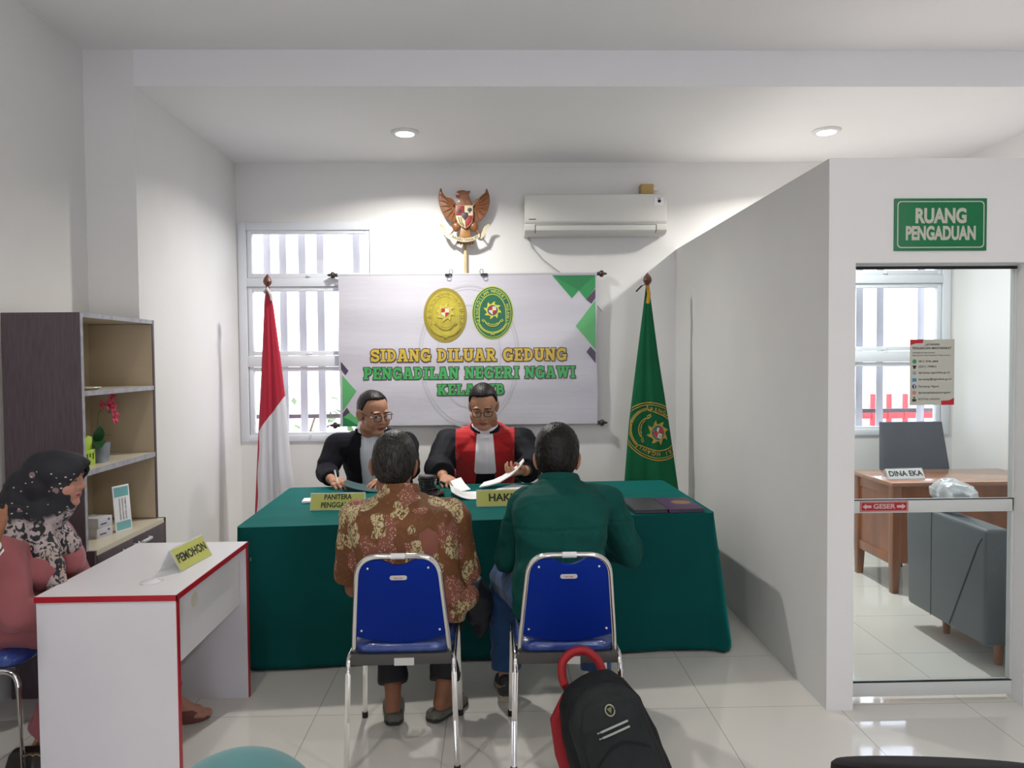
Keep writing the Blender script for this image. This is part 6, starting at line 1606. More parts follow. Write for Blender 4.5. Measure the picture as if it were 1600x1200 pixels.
def lay_emblem(root, layers, mats_, place, y0=0.0, dy=0.0006, name='emblem'):
    """place(u, v, lift) -> world point; each colour is its own part"""
    grp = {}
    for i, (key, polys) in enumerate(layers): grp.setdefault(key, MB()); m = grp[key]; [m.add([place(x, z, y0 + dy * i) for x, z in p], [tuple(range(len(p)))]) for p in polys]
    first = None
    for key, m in grp.items():
        me = m.mesh(recalc=False)
        o = link(me, name if first is None else {'field': 'emblem_field', 'line': 'emblem_lines', 'sun': 'emblem_sun', 'hub': 'emblem_hub', 'white': 'shield_white', 'red': 'shield_red', 'dot': 'shield_star', 'rim': 'emblem_rim'}[key], mats_[key], first or root, flat=True)
        first = first or o
    return first

# ============================================================ banner
VIN = mat('silver_white_vinyl', (0.52, 0.51, 0.57), 0.38, var=0.03, vscale=3, stretch=(1, 1, 6), bump=0.12, bscale=5)
BCX, BY, BZ1 = -0.195, 6.235, 2.295
BW, BH = 2.088, 1.212
def bw(x, z, lift=0.0):
    v = (BZ1 - z) / BH
    y = BY + 0.0028 * math.sin(v * 23 + 0.8 * math.sin(x * 2.1)) * (0.35 + 0.65 * math.sin(PI * min(1, max(0, v)))) + 0.003 * math.sin(x * 5.2 + v * 4) * math.sin(PI * min(1, max(0, v)))
    return V((x, y - lift, z))
def zp(X, Y): return ((X - 797) * 0.00149 + BCX, BZ1 - (Y - 98) * 0.00149)
ban = thing('banner', 'white court hearing banner with two oval emblems hung across window and wall', 'banner', (BCX, BY, BZ1 - BH))
m = MB(); NX, NZ = 60, 90
m.grid(lambda a, b: bw(BCX - BW / 2 + BW * a + 0.004 * math.sin(b * 9), BZ1 - BH * (1 - b), 0.0), NX, NZ)
n0 = len(m.v); m.grid(lambda a, b: bw(BCX - BW / 2 + BW * a + 0.004 * math.sin(b * 9), BZ1 - BH * (1 - b), -0.0015), NX, NZ)
sheet_ = build(m, 'sheet', VIN, ban, deg=80)
# a darker band where the top hem is doubled
def subdiv(polys, n=1):
    for _ in range(n):
        o = []
        for p in polys:
            if len(p) == 3: a, b, c = p; ab, bc, ca = [((s[0]+t[0])/2, (s[1]+t[1])/2) for s, t in ((a, b), (b, c), (c, a))]; o += [[a, ab, ca], [ab, b, bc], [ca, bc, c], [ab, bc, ca]]
            else:
                cx, cy = sum(q[0] for q in p) / len(p), sum(q[1] for q in p) / len(p); o += [[p[i - 1], p[i], (cx, cy)] for i in range(len(p))]
        polys = o
    return polys
def pieces_on(name, polys, m_, lift, sub=0):
    for p in polys: print_on(name, [p], m_, lift, sub)
def print_on(name, polys, m_, lift, sub=0, flip=True):
    mb = MB()
    for p in subdiv(polys, sub): mb.add([bw(x, z, lift) for x, z in p], [tuple(range(len(p)))])
    return link(mb.mesh(recalc=False), name, m_, sheet_, flat=True)
WM = mat('faint_grey_print', (0.44, 0.44, 0.48), 0.4)
cx_, cz_ = zp(800, 540)
for rx_, ry_, w_r in ((0.412, 0.58, 0.016), (0.385, 0.548, 0.007), (0.26, 0.42, 0.010)): print_on('faint_oval_print', ellring(cx_, cz_, rx_, ry_, w_r), WM, 0.0012)
HEM = mat('grey_vinyl_hem', (0.47, 0.465, 0.51), 0.4)
print_on('hem_shade', [[zp(102, 210), zp(330, 205), zp(330, 160), zp(100, 160)]], HEM, 0.0011, 3) if False else None
GR1 = mat('print_green', (0.02, 0.26, 0.075), 0.4); GR2 = mat('print_light_green', (0.10, 0.40, 0.14), 0.4); PUR = mat('print_dark_purple', (0.07, 0.045, 0.09), 0.4); GRD = mat('print_deep_green', (0.01, 0.19, 0.055), 0.4)
Z = lambda *ps: [zp(*p) for p in ps]
pieces_on('green_print', [Z((1255, 102), (1362, 228), (1400, 185), (1440, 235), (1490, 172), (1490, 102))], GR1, 0.0025, 4)
pieces_on('deep_green_print', [Z((1255, 102), (1400, 185), (1490, 102)), Z((112, 915), (112, 862), (150, 880), (205, 915))], GRD, 0.0030, 3)
pieces_on('green_print', [Z((112, 915), (112, 862), (140, 830), (180, 865), (206, 850), (215, 915)), Z((1382, 378), (1490, 510), (1490, 240)), Z((112, 830), (187, 722), (112, 636))], GR2, 0.0025, 3)
pieces_on('purple_print', [Z((1440, 235), (1468, 258), (1490, 226), (1490, 178)), Z((1440, 520), (1490, 582), (1490, 520), (1462, 490)), Z((106, 604), (130, 636), (146, 612), (106, 562)), Z((112, 866), (150, 838), (135, 812), (112, 842))], PUR, 0.0030, 2)
OUTL = mat('letter_outline', (0.045, 0.022, 0.030), 0.45); GOLDT = mat('gold_lettering', (0.55, 0.39, 0.045), 0.4); GRT = mat('green_lettering', (0.045, 0.36, 0.09), 0.4)
for txt, X0, X1, Y0, Y1, mm in (('SIDANG DILUAR GEDUNG', 266, 1332, 497, 565, GOLDT), ('PENGADILAN NEGERI NGAWI', 228, 1378, 596, 660, GRT), ('KELAS IB', 626, 990, 690, 748, GRT)):
    a, b = zp(X0, Y1), zp(X1, Y0)
    for nm, gr, m2_, lf in (('lettering_outline', 0.0058, OUTL, 0.0040), ('lettering', 0.0, mm, 0.0062)):
        L = slab_line(txt, a[0], b[0], a[1], b[1], gr)
        for k in range(len(txt.split())): print_on(nm, [q for i, q in L if i == k], m2_, lf)
YG = mat('emblem_yellow_green', (0.46, 0.52, 0.06), 0.4); DG = mat('emblem_dark_green', (0.012, 0.12, 0.058), 0.4); EW = mat('emblem_white', (0.62, 0.64, 0.66), 0.4); ER = mat('emblem_red', (0.42, 0.015, 0.02), 0.4); EB = mat('emblem_hub_grey', (0.06, 0.10, 0.10), 0.4); YL = mat('emblem_yellow', (0.58, 0.55, 0.05), 0.4)
c2_ = zp(930, 304); r2 = 145 * 0.00149
lay_emblem(sheet_, emblem_layers('PENGADILAN NEGERI NGAWI', 0.155), dict(rim=YG, field=DG, line=YG, sun=YL, hub=EB, white=EW, red=ER, dot=YL), lambda u, v, l: bw(c2_[0] + u * r2, c2_[1] + v * r2, 0.0025 + l), name='oval_emblem')
GD = mat('relief_gold', (0.42, 0.35, 0.035), 0.35, var=0.12, vscale=20); GD2 = mat('relief_gold_dark', (0.27, 0.215, 0.02), 0.4); GD3 = mat('relief_gold_light', (0.52, 0.45, 0.07), 0.35)
c1_ = zp(673, 315); r1_ = 148 * 0.00149
lay = []
for key, P in emblem_layers('MAHKAMAH AGUNG', 0.17): lay.append((key, P))
side_ = MB()
lay[2] = ('line', elldisc(0, 0, 0.66, 0.88))
lay = lay[:3] + [('field', ellring(0, 0, 0.60, 0.82, 0.02))] + [('field', [[(x + 0.012, y - 0.016) for x, y in p] for p in P]) if k in ('line', 'sun') else None for k, P in lay[3:8]][:0] + lay[3:]
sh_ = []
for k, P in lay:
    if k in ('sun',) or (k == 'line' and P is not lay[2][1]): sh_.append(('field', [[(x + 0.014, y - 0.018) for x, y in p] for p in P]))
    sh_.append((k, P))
o = lay_emblem(sheet_, sh_, dict(rim=GD2, field=GD2, line=GD, sun=GD3, hub=GD, white=EW, red=ER, dot=YL), lambda u, v, l: bw(c1_[0] + u * r1_ * 1.02, c1_[1] + v * r1_, 0.0025 + l), name='oval_emblem')
FIN = mat('dark_brown_finial', (0.035, 0.022, 0.020), 0.35)
for z, nm in ((BZ1 + 0.006, 'top_rod'), (BZ1 - BH + 0.004, 'bottom_rod')):
    rd = build(MB().cyl((BCX - BW / 2 - 0.005, BY + 0.012, z), (BCX + BW / 2 + 0.005, BY + 0.012, z), 0.0105, n=16), nm, mat('silver_rod', (0.45, 0.45, 0.48), 0.3), ban)
    for s in (-1, 1):
        Mf = Matrix.Translation((BCX + s * (BW / 2 + 0.004), BY + 0.012, z)) @ rot(s * PI / 2, 'Y')
        build(MB().lathe([(0, 0), (0.016, 0.001), (0.016, 0.010), (0.011, 0.014), (0.022, 0.024), (0.028, 0.036), (0.026, 0.048), (0.014, 0.056), (0.010, 0.060), (0.011, 0.066), (0.006, 0.078), (0.0, 0.086)], (0, 0, 0), 20, Mf), 'finial', FIN, rd)
for x in (-1.0, 0.6):
    build(MB().cyl((BCX + x * 0.9, BY + 0.012, BZ1 + 0.014), (BCX + x * 0.9, 6.2985, BZ1 + 0.014), 0.004, n=8), 'wall_hook', DARKMETAL, ban)
for x, lab in ((-0.350, 'black binder clip on the banner top, left of the eagle pole'), (-0.063, 'black binder clip on the banner top, right of the eagle pole')):
    cl = thing('binder_clip', lab, 'clip', (x, BY, BZ1 + 0.01))
    build(MB().prism([(-0.028, -0.012), (0.028, -0.012), (0.028, 0.006), (-0.028, 0.006)], -0.012, 0.026, Matrix.Translation((x, BY, BZ1 + 0.006))), 'body', BLACKPL, cl, bevel=0.003)
    for dx, a in ((0.012, 1), (-0.014, -1)):
        c0 = V((x + (0.020 if x < -0.2 else -0.020), BY + 0.004, BZ1 + 0.012))
        if a < 0: c0 = V((x, BY - 0.014, BZ1 - 0.002))
        build(MB().tube([c0 + V(q) for q in ([(-0.012, 0, 0), (-0.013, 0.003, 0.026), (-0.007, 0.004, 0.034), (0.007, 0.004, 0.034), (0.013, 0.003, 0.026), (0.012, 0, 0)] if a > 0 else [(-0.014, 0, 0), (-0.016, -0.006, -0.016), (-0.008, -0.007, -0.020), (0.008, -0.007, -0.020), (0.016, -0.006, -0.016), (0.014, 0, 0)])], 0.0026, 8), 'handle', DARKMETAL, cl)

# ============================================================ carved eagle
WD = mat('carved_teak', (0.215, 0.075, 0.020), 0.45, coat=0.15, var=0.25, vscale=30, stretch=(1, 1, 3), bump=0.1, bscale=80)
WDD = mat('dark_teak', (0.11, 0.035, 0.012), 0.5); TEAKY = mat('amber_teak', (0.27, 0.12, 0.025), 0.45, var=0.2, vscale=40)
CRM = mat('cream_paint', (0.62, 0.54, 0.36), 0.5); CRED = mat('carving_red', (0.26, 0.018, 0.018), 0.45); CBLK = mat('carving_dark', (0.05, 0.035, 0.04), 0.5)
GY = 6.235
def gp(X, Y): return ((X - 455) * 0.00066 - 0.212, 2.992 - (Y - 95) * 0.00064)
eg = thing('eagle_carving', 'carved wooden eagle emblem with red and white shield on a pole above the banner', 'wall carving', (-0.212, GY, 2.53))
def gpoly(P, y0, y1, name, m_, par=None, bev=0.004):
    q = [gp(*p) for p in P]; return build(MB().prism(q, y0, y1), name, m_, par or eg, bevel=bev)
def ctr(P, n=6):
    """smooth closed outline through the points (Catmull-Rom)"""
    o = []; N = len(P)
    for i in range(N):
        a, b, c, d = P[i - 1], P[i], P[(i + 1) % N], P[(i + 2) % N]
        for k in range(n):
            t = k / n
            o.append(tuple(0.5 * (2*b[j] + (c[j]-a[j])*t + (2*a[j]-5*b[j]+4*c[j]-d[j])*t*t + (-a[j]+3*b[j]-3*c[j]+d[j])*t**3) for j in (0, 1)))
    return o
WL = [(166, 97), (190, 160), (230, 210), (290, 226), (330, 262), (352, 312), (350, 420), (358, 490), (335, 525), (285, 518), (228, 478), (180, 410), (150, 330), (136, 250), (142, 170)]
WR = [(720, 108), (698, 162), (650, 218), (592, 242), (560, 282), (548, 325), (552, 430), (548, 492), (572, 526), (628, 512), (690, 455), (735, 375), (758, 290), (757, 210), (738, 140)]
for Wp, root_, tip in ((WL, (335, 330), (166, 97)), (WR, (565, 330), (720, 108))):
    w = gpoly(ctr(Wp, 4), GY - 0.018, GY + 0.002, 'wing', WD, bev=0.005)
    # feathers as slim raised ridges fanning from the shoulder
    ends = [(Wp[i][0] * 0.94 + root_[0] * 0.06, Wp[i][1] * 0.94 + root_[1] * 0.06) for i in range(8, 15)]
    for k, e in enumerate(ends):
        md_ = ((root_[0] + e[0]) / 2 + (12 if Wp is WL else -12), (root_[1] + e[1]) / 2 - 16)
        pts = []
        for t in [i / 8 for i in range(9)]:
            x = root_[0] * (1-t)**2 + md_[0] * 2*t*(1-t) + e[0] * t*t; y = root_[1] * (1-t)**2 + md_[1] * 2*t*(1-t) + e[1] * t*t
            a = gp(x, y); pts.append((a[0], GY - 0.0175, a[1]))
        build(MB().tube(pts, 0.006, 8, rs=[0.003 + 0.007 * math.sin(PI * min(0.95, 0.1 + i / 9)) for i in range(9)]), 'feather', WD, w)
gpoly(ctr([(372, 330), (370, 270), (398, 236), (382, 226), (352, 216), (346, 190), (362, 178), (358, 154), (392, 138), (440, 134), (482, 148), (521, 141), (506, 182), (516, 225), (530, 262), (533, 330), (455, 345)], 3), GY - 0.036, GY + 0.002, 'head_and_neck', WD, bev=0.007)
hx = gp(372, 205); build(MB().ell((hx[0], GY - 0.034, hx[1]), (0.014, 0.006, 0.008), None, 14, 8), 'beak_mouth', CRED, eg)
hx = gp(395, 165); build(MB().ell((hx[0], GY - 0.037, hx[1]), (0.005, 0.003, 0.004), None, 10, 8), 'eye', CBLK, eg)
tl_ = gpoly([(405, 590), (505, 590), (527, 690), (560, 778), (548, 806), (530, 790), (515, 812), (495, 794), (475, 816), (455, 796), (436, 816), (418, 794), (398, 812), (380, 790), (360, 806), (350, 778), (388, 690)], GY - 0.022, GY + 0.002, 'tail', TEAKY, bev=0.003)
for c, nm in (((352, 578), 'leg'), ((562, 578), 'leg')):
    q = gp(*c); s = -1 if c[0] < 455 else 1
    lg = build(MB().ell((q[0], GY - 0.018, q[1]), (0.036, 0.020, 0.036), None, 20, 12).ell((q[0] + s * 0.006, GY - 0.016, q[1] - 0.022), (0.026, 0.016, 0.022), None, 16, 10), nm, WD, eg)
    f0_, f1_ = gp(c[0] - s * -10, 625), gp(455 + s * 190, 690)
    for d in (-8, 0, 8):
        e = gp(455 + s * (178 + d), 682 + d)
        build(MB().tube([(q[0] + s * 0.01, GY - 0.02, q[1] - 0.03), ((q[0] + e[0]) / 2, GY - 0.026, (q[1] + e[1]) / 2 - 0.004), (e[0], GY - 0.032, e[1])], 0.0055, 8), 'claw', WD, lg)
shp = [(345, 325), (555, 325), (556, 470), (540, 540), (505, 585), (458, 612), (410, 585), (368, 540), (346, 470)]
sh = gpoly(shp, GY - 0.046, GY - 0.004, 'shield', CRM, bev=0.003)
yq_ = GY - 0.0475
gpoly([(350, 330), (452, 330), (452, 452), (348, 452)], yq_, yq_ + 0.003, 'red_quarter', CRED, sh, 0.0008)
gpoly([(458, 452), (552, 452), (550, 480), (535, 535), (502, 578), (460, 604)], yq_, yq_ + 0.003, 'red_quarter', CRED, sh, 0.0008)
gpoly([(455, 412), (495, 418), (495, 462), (455, 512), (415, 462), (415, 428)], yq_ - 0.002, yq_ + 0.003, 'centre_shield', CBLK, sh, 0.001)
gpoly(ctr([(510, 355), (535, 362), (545, 385), (532, 400), (520, 405), (524, 418), (502, 418), (506, 404), (490, 396), (488, 370)], 3), yq_, yq_ + 0.003, 'banyan_tree', CBLK, sh, 0.0006)
gpoly(ctr([(385, 365), (372, 378), (365, 395), (372, 412), (392, 420), (412, 408), (412, 385), (402, 372)], 3), yq_ - 0.002, yq_ + 0.001, 'bull_head', CBLK, sh, 0.0006)
for k in range(2):
    P = [(368 + k * 30, 470), (384 + k * 28, 470), (404 + k * 22, 540), (448, 590 - 22 * k), (445, 602 - 20 * k), (392 + k * 24, 552)]
    gpoly(P, yq_, yq_ + 0.003, 'rice_sprig', mat('olive_paint', (0.16, 0.13, 0.04), 0.5), sh, 0.0006)
# ribbon
def rib(X): return 700 + 58 * (1 - ((X - 455) / 175) ** 2)
R = []
for i in range(21):
    X = 278 + (634 - 278) * i / 20; a, b = gp(X, rib(X) - 25), gp(X, rib(X) + 22)
    yb_ = GY - 0.044; R.append([V((a[0], yb_, a[1])), V((b[0], yb_, b[1])), V((b[0], yb_ + 0.006, b[1])), V((a[0], yb_ + 0.006, a[1]))])
rb = build(MB().rings(R), 'ribbon', CRM, eg, deg=50)
for s in (-1, 1):
    pts = [(278, 725), (235, 690), (205, 640), (196, 592), (168, 575), (152, 556)] if s < 0 else [(634, 725), (668, 690), (690, 640), (705, 600), (732, 580), (748, 562)]
    wd = [24, 24, 23, 22, 17, 8]
    R = []
    for i, (x, y) in enumerate(pts):
        a_, b_ = pts[max(0, i - 1)], pts[min(5, i + 1)]; dx, dy = b_[0] - a_[0], b_[1] - a_[1]; l = math.hypot(dx, dy); nx, ny = -dy / l, dx / l
        p, q = gp(x + nx * wd[i], y + ny * wd[i]), gp(x - nx * wd[i], y - ny * wd[i]); yy = GY - 0.036 + 0.012 * math.sin(i * 0.8)
        R.append([V((p[0], yy, p[1])), V((q[0], yy, q[1])), V((q[0], yy + 0.006, q[1])), V((p[0], yy + 0.006, p[1]))])
    build(MB().rings(R), 'ribbon_end', CRM, rb, deg=50)
m = MB(); vs_, fs_ = text_tris('BHINNEKA TUNGGAL IKA', 1.0, 0.02); x0_, x1_ = min(v[0] for v in vs_), max(v[0] for v in vs_)
P = []
for x, y in vs_:
    X = 300 + (612 - 300) * (x - x0_) / (x1_ - x0_); sl = -2 * 58 * (X - 455) / 175 ** 2
    q = gp(X + y * 38 * sl * 0.4, rib(X) - 1 - y * 44); P.append(V((q[0], GY - 0.0446, q[1])))
m.add(P, fs_); link(m.mesh(recalc=False), 'motto', INK, rb, flat=True)
build(MB().box((-0.24, GY, 2.58), (-0.18, 6.2985, 2.66)), 'mounting_block', WDD, eg)
build(MB().box((-0.2255, 6.263, 1.9), (-0.2025, 6.281, 2.70)), 'pole', mat('pale_bamboo', (0.50, 0.40, 0.20), 0.5, var=0.1, vscale=20), eg, bevel=0.003)

# ============================================================ flags
def flag_shape(cx, cy, zt, zb, wl, wr, depth, folds_, seed):
    """gathered flag hanging from its pole: cross-section widens downward; returns front(s, t) for decals and the mesh"""
    def edge(t):
        return (cx - float(np.interp(t, wl[0], wl[1])), cx + float(np.interp(t, wr[0], wr[1])))
    def fold(s, t):
        return 0.5 * depth * t * (0.30 * math.sin(folds_ * s + 1.4 * t + seed) + 0.18 * math.sin(folds_ * 2.3 * s - 2.2 * t + seed * 2))
    def front(s, t, side=-1):
        a, b = edge(t); s = max(-1, min(1, s)); d = depth * (0.12 + 0.88 * t)
        r_ = math.sqrt(max(0, 1 - s * s))
        return V(((a + b) / 2 + (b - a) / 2 * s, cy + side * (d * r_ ** 0.7 * 0.8) + fold(s, t) * r_, zt + (zb - zt) * t))
    m = MB(); n, N = 60, 90; R = []
    for i in range(N + 1):
        t = i / N; ring = []
        for j in range(n): q = PI * j / n; ring.append(front(-math.cos(q), t, -1))
        for j in range(n): q = PI * j / n; ring.append(front(math.cos(q), t, 1))
        R.append(ring)
    m.rings(R)
    def at(x, z, lift):
        t = max(0, min(1, (z - zt) / (zb - zt))); a, b = edge(t); s = (x - (a + b) / 2) / ((b - a) / 2)
        p = front(max(-0.985, min(0.985, s)), t, -1); return V((p.x, p.y - lift, p.z))
    return m, at
POLEM = mat('brown_pole_wood', (0.09, 0.035, 0.02), 0.4, coat=0.3); SPADE = mat('red_brown_finial', (0.13, 0.045, 0.035), 0.4)
def pole(root, x, y, ztop):
    p = build(MB().cyl((x, y, 0.04), (x, y, ztop), 0.013, n=16), 'pole', POLEM, root)
    build(MB().lathe([(0, 0), (0.013, 0), (0.017, 0.006), (0.012, 0.012), (0.024, 0.024), (0.033, 0.045), (0.027, 0.068), (0.012, 0.090), (0.0, 0.104)], (x, y, ztop), 24), 'finial', SPADE, p)
    build(MB().lathe([(0, 0), (0.17, 0), (0.17, 0.012), (0.12, 0.03), (0.03, 0.05), (0.02, 0.09), (0, 0.09)], (x, y, 0), 32), 'base', POLEM, root)
# red and white
fx, fy_ = -1.66, 5.75
fl = thing('flag', 'furled red and white flag on a spear-topped pole beside the window', 'flag', (fx, fy_, 0))
pole(fl, fx, fy_, 2.155)
g = G('red_white_flag_cloth', 0.75)
X = g.xyz()
xs = g.math('ADD', X[0], g.math('MULTIPLY', 0.006, g.math('SINE', g.math('MULTIPLY', X[2], 18.0))))
bound = g.math('ADD', g.math('MULTIPLY', xs, 1.45), 1.352 - 0.11 * 1.45)       # rising to the flag's free edge
isred = g.math('GREATER_THAN', X[2], bound)
strip = g.math('LESS_THAN', xs, g.math('ADD', g.math('MULTIPLY', X[2], 0.035), -0.110))
g.b.inputs['Sheen Weight'].default_value = 0.1
FLAGM = g.out(g.mix(g.math('MAXIMUM', isred, strip), (0.66, 0.65, 0.70), (0.42, 0.006, 0.03)))
m, at_ = flag_shape(fx, fy_, 2.16, 0.42, ([0, 0.08, 0.3, 0.6, 1], [0.010, 0.028, 0.050, 0.085, 0.125]), ([0, 0.08, 0.3, 0.47, 0.75, 1], [0.012, 0.040, 0.085, 0.115, 0.145, 0.190]), 0.10, 5.0, 0.6)
build(m, 'cloth', FLAGM, fl, deg=80)
build(MB().tube([(fx - 0.02, fy_ - 0.02, 2.12), (fx + 0.005, fy_ - 0.035, 2.15), (fx + 0.03, fy_ - 0.02, 2.10), (fx + 0.035, fy_ - 0.02, 2.06)], 0.012, 8), 'tie', mat('white_tie', (0.62, 0.60, 0.62), 0.7), fl)
# green court flag
fx2, fy2 = 1.165, 5.75
fg = thing('flag', 'furled green flag with a gold oval emblem on a spear-topped pole by the partition', 'flag', (fx2, fy2, 0))
pole(fg, fx2, fy2, 2.150)
FGREEN = mat('green_flag_cloth', (0.004, 0.105, 0.040), 0.75, spec=0.2, var=0.10, vscale=4, bump=0.1, bscale=300)
m, at2 = flag_shape(fx2, fy2, 2.15, 0.45, ([0, 0.3, 0.6, 0.85, 1], [0.012, 0.078, 0.142, 0.176, 0.188]), ([0, 0.3, 0.6, 0.85, 1], [0.012, 0.078, 0.158, 0.218, 0.255]), 0.10, 4.2, 2.2)
fc = build(m, 'cloth', FGREEN, fg, deg=80)
build(MB().tube([(fx2 - 0.004, fy2 - 0.020, 2.155), (fx2 + 0.006, fy2 - 0.026, 2.09), (fx2 - 0.004, fy2 - 0.030, 2.02)], 0.013, 8), 'tie', mat('yellow_tie', (0.55, 0.28, 0.015), 0.7), fg)
build(MB().tube([(fx2 - 0.01, fy2 - 0.01, 2.17), (fx2 - 0.05, fy2 - 0.02, 2.15), (fx2 - 0.09, fy2 - 0.02, 2.11)], 0.006, 8), 'cord', BLACKPL, fg)
GOLDE = mat('gold_embroidery', (0.42, 0.27, 0.035), 0.55, bump=0.3, bscale=250); 
ec = (1.205, 1.065); er = 0.285; rotE = math.radians(192)
def placeF(u, v, l):
    # the flag hangs by its edge, so the emblem is turned almost upside down
    u, v = u * er * 0.98, v * er
    a = math.radians(-108); x, z = u * math.cos(a) - v * math.sin(a), u * math.sin(a) + v * math.cos(a)
    return at2(ec[0] + x * 0.86, ec[1] + z * 0.98, 0.004 + l)
lays = []
for key, P in emblem_layers('PENGADILAN NEGERI NGAWI', 0.16):
    if key == 'rim': P = ellring(0, 0, 0.775, 1.0, 0.03)
    elif key == 'field': P = ellring(0, 0, 0.71, 0.93, 0.022)
    lays.append((key if key != 'field' else 'rim', subdiv(P, 1)))
lay_emblem(fc, lays, dict(rim=GOLDE, line=GOLDE, sun=GOLDE, hub=EB, white=EW, red=ER, dot=GOLDE), placeF, 0.0, 0.0012, 'oval_emblem')

# ============================================================ small handbag at the left of the desk
hb = thing('handbag', 'small black bag with a gold clasp on the floor beside the white desk', 'bag', (-1.80, 2.98, 0))
BAGM = mat('black_leather', (0.014, 0.011, 0.011), 0.4, coat=0.2, bump=0.15, bscale=90)
build(MB().loft([((-1.80, 2.98, 0.0), (1, 0, 0), (0, 1, 0), 0.085, 0.05, 5), ((-1.80, 2.98, 0.05), (1, 0, 0), (0, 1, 0), 0.092, 0.055, 5), ((-1.80, 2.98, 0.105), (1, 0, 0), (0, 1, 0), 0.080, 0.040, 4), ((-1.80, 2.98, 0.118), (1, 0, 0), (0, 1, 0), 0.070, 0.026, 4)], 32), 'body', BAGM, hb)
GOLDM = mat('gold_metal', (0.50, 0.33, 0.12), 0.3, metal=0.9)
for x in (-1.765, -1.79): build(MB().tube([(x + 0.014 * math.cos(a), 2.955 - 0.01, 0.105 + 0.010 * math.sin(a)) for a in [2*PI*k/20 for k in range(20)]], 0.003, 8, closed=True), 'ring', GOLDM, hb)

# ============================================================ backpack leaning on the chair
BPK = mat('charcoal_backpack_nylon', (0.013, 0.015, 0.017), 0.75, spec=0.2, var=0.15, vscale=20, bump=0.2, bscale=350)
BPK2 = mat('dark_grey_nylon', (0.020, 0.023, 0.025), 0.7, spec=0.25, var=0.12, vscale=25, bump=0.2, bscale=350)
BRED = mat('red_padded_nylon', (0.33, 0.006, 0.012), 0.6, bump=0.15, bscale=300)
SILV = mat('grey_reflective_trim', (0.42, 0.43, 0.42), 0.4)
bp = thing('backpack', 'black backpack with red back padding leaning against the chair of the man in green', 'backpack', (0.50, 2.60, 0), 0.0)
BM = Matrix.Translation((0.500, 2.585, 0.0)) @ rot(math.radians(10), 'Z') @ rot(math.radians(-18), 'Y') @ rot(math.radians(-10), 'X') @ Matrix.Diagonal((1.0, 1.0, 1.06, 1))
def bsec(z, w, d, y=0.0, e=3.2, x=0.0): return (BM @ V((x, y, z)), BM.to_3x3() @ V((1, 0, 0)), BM.to_3x3() @ V((0, 1, 0)), w, d, e)
main = MB().loft([bsec(0.02, 0.13, 0.075), bsec(0.05, 0.158, 0.095), bsec(0.15, 0.165, 0.10), bsec(0.28, 0.160, 0.098), bsec(0.38, 0.148, 0.088), bsec(0.45, 0.125, 0.072), bsec(0.495, 0.085, 0.05), bsec(0.51, 0.03, 0.02)], 44)
me = blob(main, 0.007, 3); displace(me, folds(4.4, 0.004, (9, 9, 9), 0.002))
body_ = link(me, 'main_compartment', BPK, bp, deg=70)
rd = MB().loft([bsec(0.02, 0.13, 0.020, 0.092, 5, -0.030), bsec(0.06, 0.160, 0.026, 0.098, 5, -0.034), bsec(0.28, 0.158, 0.028, 0.098, 5, -0.034), bsec(0.40, 0.140, 0.026, 0.086, 5, -0.026), bsec(0.465, 0.09, 0.02, 0.07, 4, -0.008), bsec(0.48, 0.05, 0.012, 0.065, 3)], 40)
build(rd, 'back_padding', BRED, bp, deg=60)
for off, w0, zt_, dd, mm in ((-0.080, 0.142, 0.492, 0.045, BPK2), (-0.108, 0.118, 0.472, 0.040, BPK2)):
    p = MB().loft([bsec(0.025, w0 * 0.85, dd * 0.7, off * 0.9, 3), bsec(0.06, w0, dd, off, 3.2), bsec(0.20, w0, dd, off, 3.2), bsec(zt_ - 0.08, w0 * 0.90, dd * 0.95, off, 3), bsec(zt_ - 0.025, w0 * 0.62, dd * 0.75, off * 0.92, 2.6), bsec(zt_, w0 * 0.25, dd * 0.3, off * 0.85, 2.2)], 44)
    me = blob(p, 0.006, 4); displace(me, folds(2.0 + off, 0.003, (12, 12, 12), 0.0015))
    pk = link(me, 'front_pocket', mm, bp, deg=70)
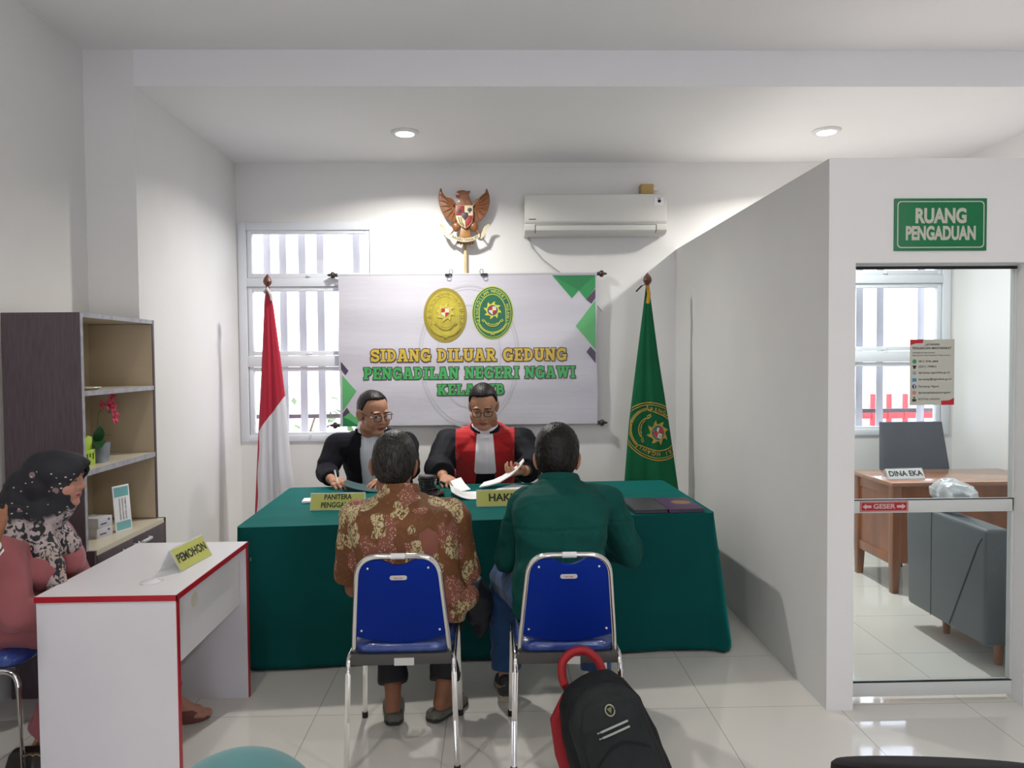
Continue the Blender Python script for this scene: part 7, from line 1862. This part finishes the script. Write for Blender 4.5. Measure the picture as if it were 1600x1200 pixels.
bvp = BVHTree.FromPolygons([v.co for v in pk.data.vertices], [tuple(q.vertices) for q in pk.data.polygons])
ROOTB = ROOT[bp.name]
def onp(x, z, lift=0.002):
    """point on the front pocket at pack coordinates x, z"""
    a = ROOTB.inverted() @ (BM @ V((x, -0.5, z))); d = (ROOTB.inverted().to_3x3() @ (BM.to_3x3() @ V((0, 1, 0)))).normalized()
    h = bvp.ray_cast(a, d); p = (h[0] if h[0] else a + d * 0.36) - d * lift
    return ROOTB @ p
for z in (0.378, 0.360):
    build(MB().tube([onp(-0.055 + 0.11 * k / 8, z) for k in range(9)], 0.0038, 8), 'reflective_bar', SILV, pk)
build(MB().tube([onp(-0.098 + 0.196 * k / 20, 0.275 + 0.05 * math.sin(PI * k / 20), 0.001) for k in range(21)], 0.004, 8), 'pocket_zip', BPK, pk)
build(MB().tube([onp(0.012 + 0.015 * math.cos(a), 0.425 + 0.016 * math.sin(a)) for a in [2*PI*k/24 for k in range(24)]], 0.0025, 8, closed=True), 'badge_ring', mat('pale_badge', (0.40, 0.40, 0.30), 0.3, metal=0.5), pk)
m = MB(); m.add([onp(0.003, 0.433, 0.003), onp(0.012, 0.415, 0.003), onp(0.021, 0.433, 0.003)], [(0, 1, 2)]); link(m.mesh(), 'badge_mark', mat('olive_badge', (0.20, 0.19, 0.08), 0.4), pk, flat=True)
hp = [BM @ V(q) for q in ((-0.075, 0.075, 0.465), (-0.078, 0.085, 0.51), (-0.055, 0.095, 0.56), (-0.01, 0.10, 0.575), (0.04, 0.095, 0.565), (0.07, 0.085, 0.52), (0.068, 0.075, 0.475))]
build(MB().tube(arc_pts(hp, 0.05, 4), 0.016, 12), 'grab_handle', BRED, bp)
for s in (-1, 1):
    build(MB().tube([BM @ V(q) for q in ((s * 0.085, 0.11, 0.44), (s * 0.10, 0.145, 0.36), (s * 0.11, 0.15, 0.22), (s * 0.12, 0.13, 0.10), (s * 0.13, 0.10, 0.05))], 0.016, 10), 'shoulder_strap', BPK, bp)
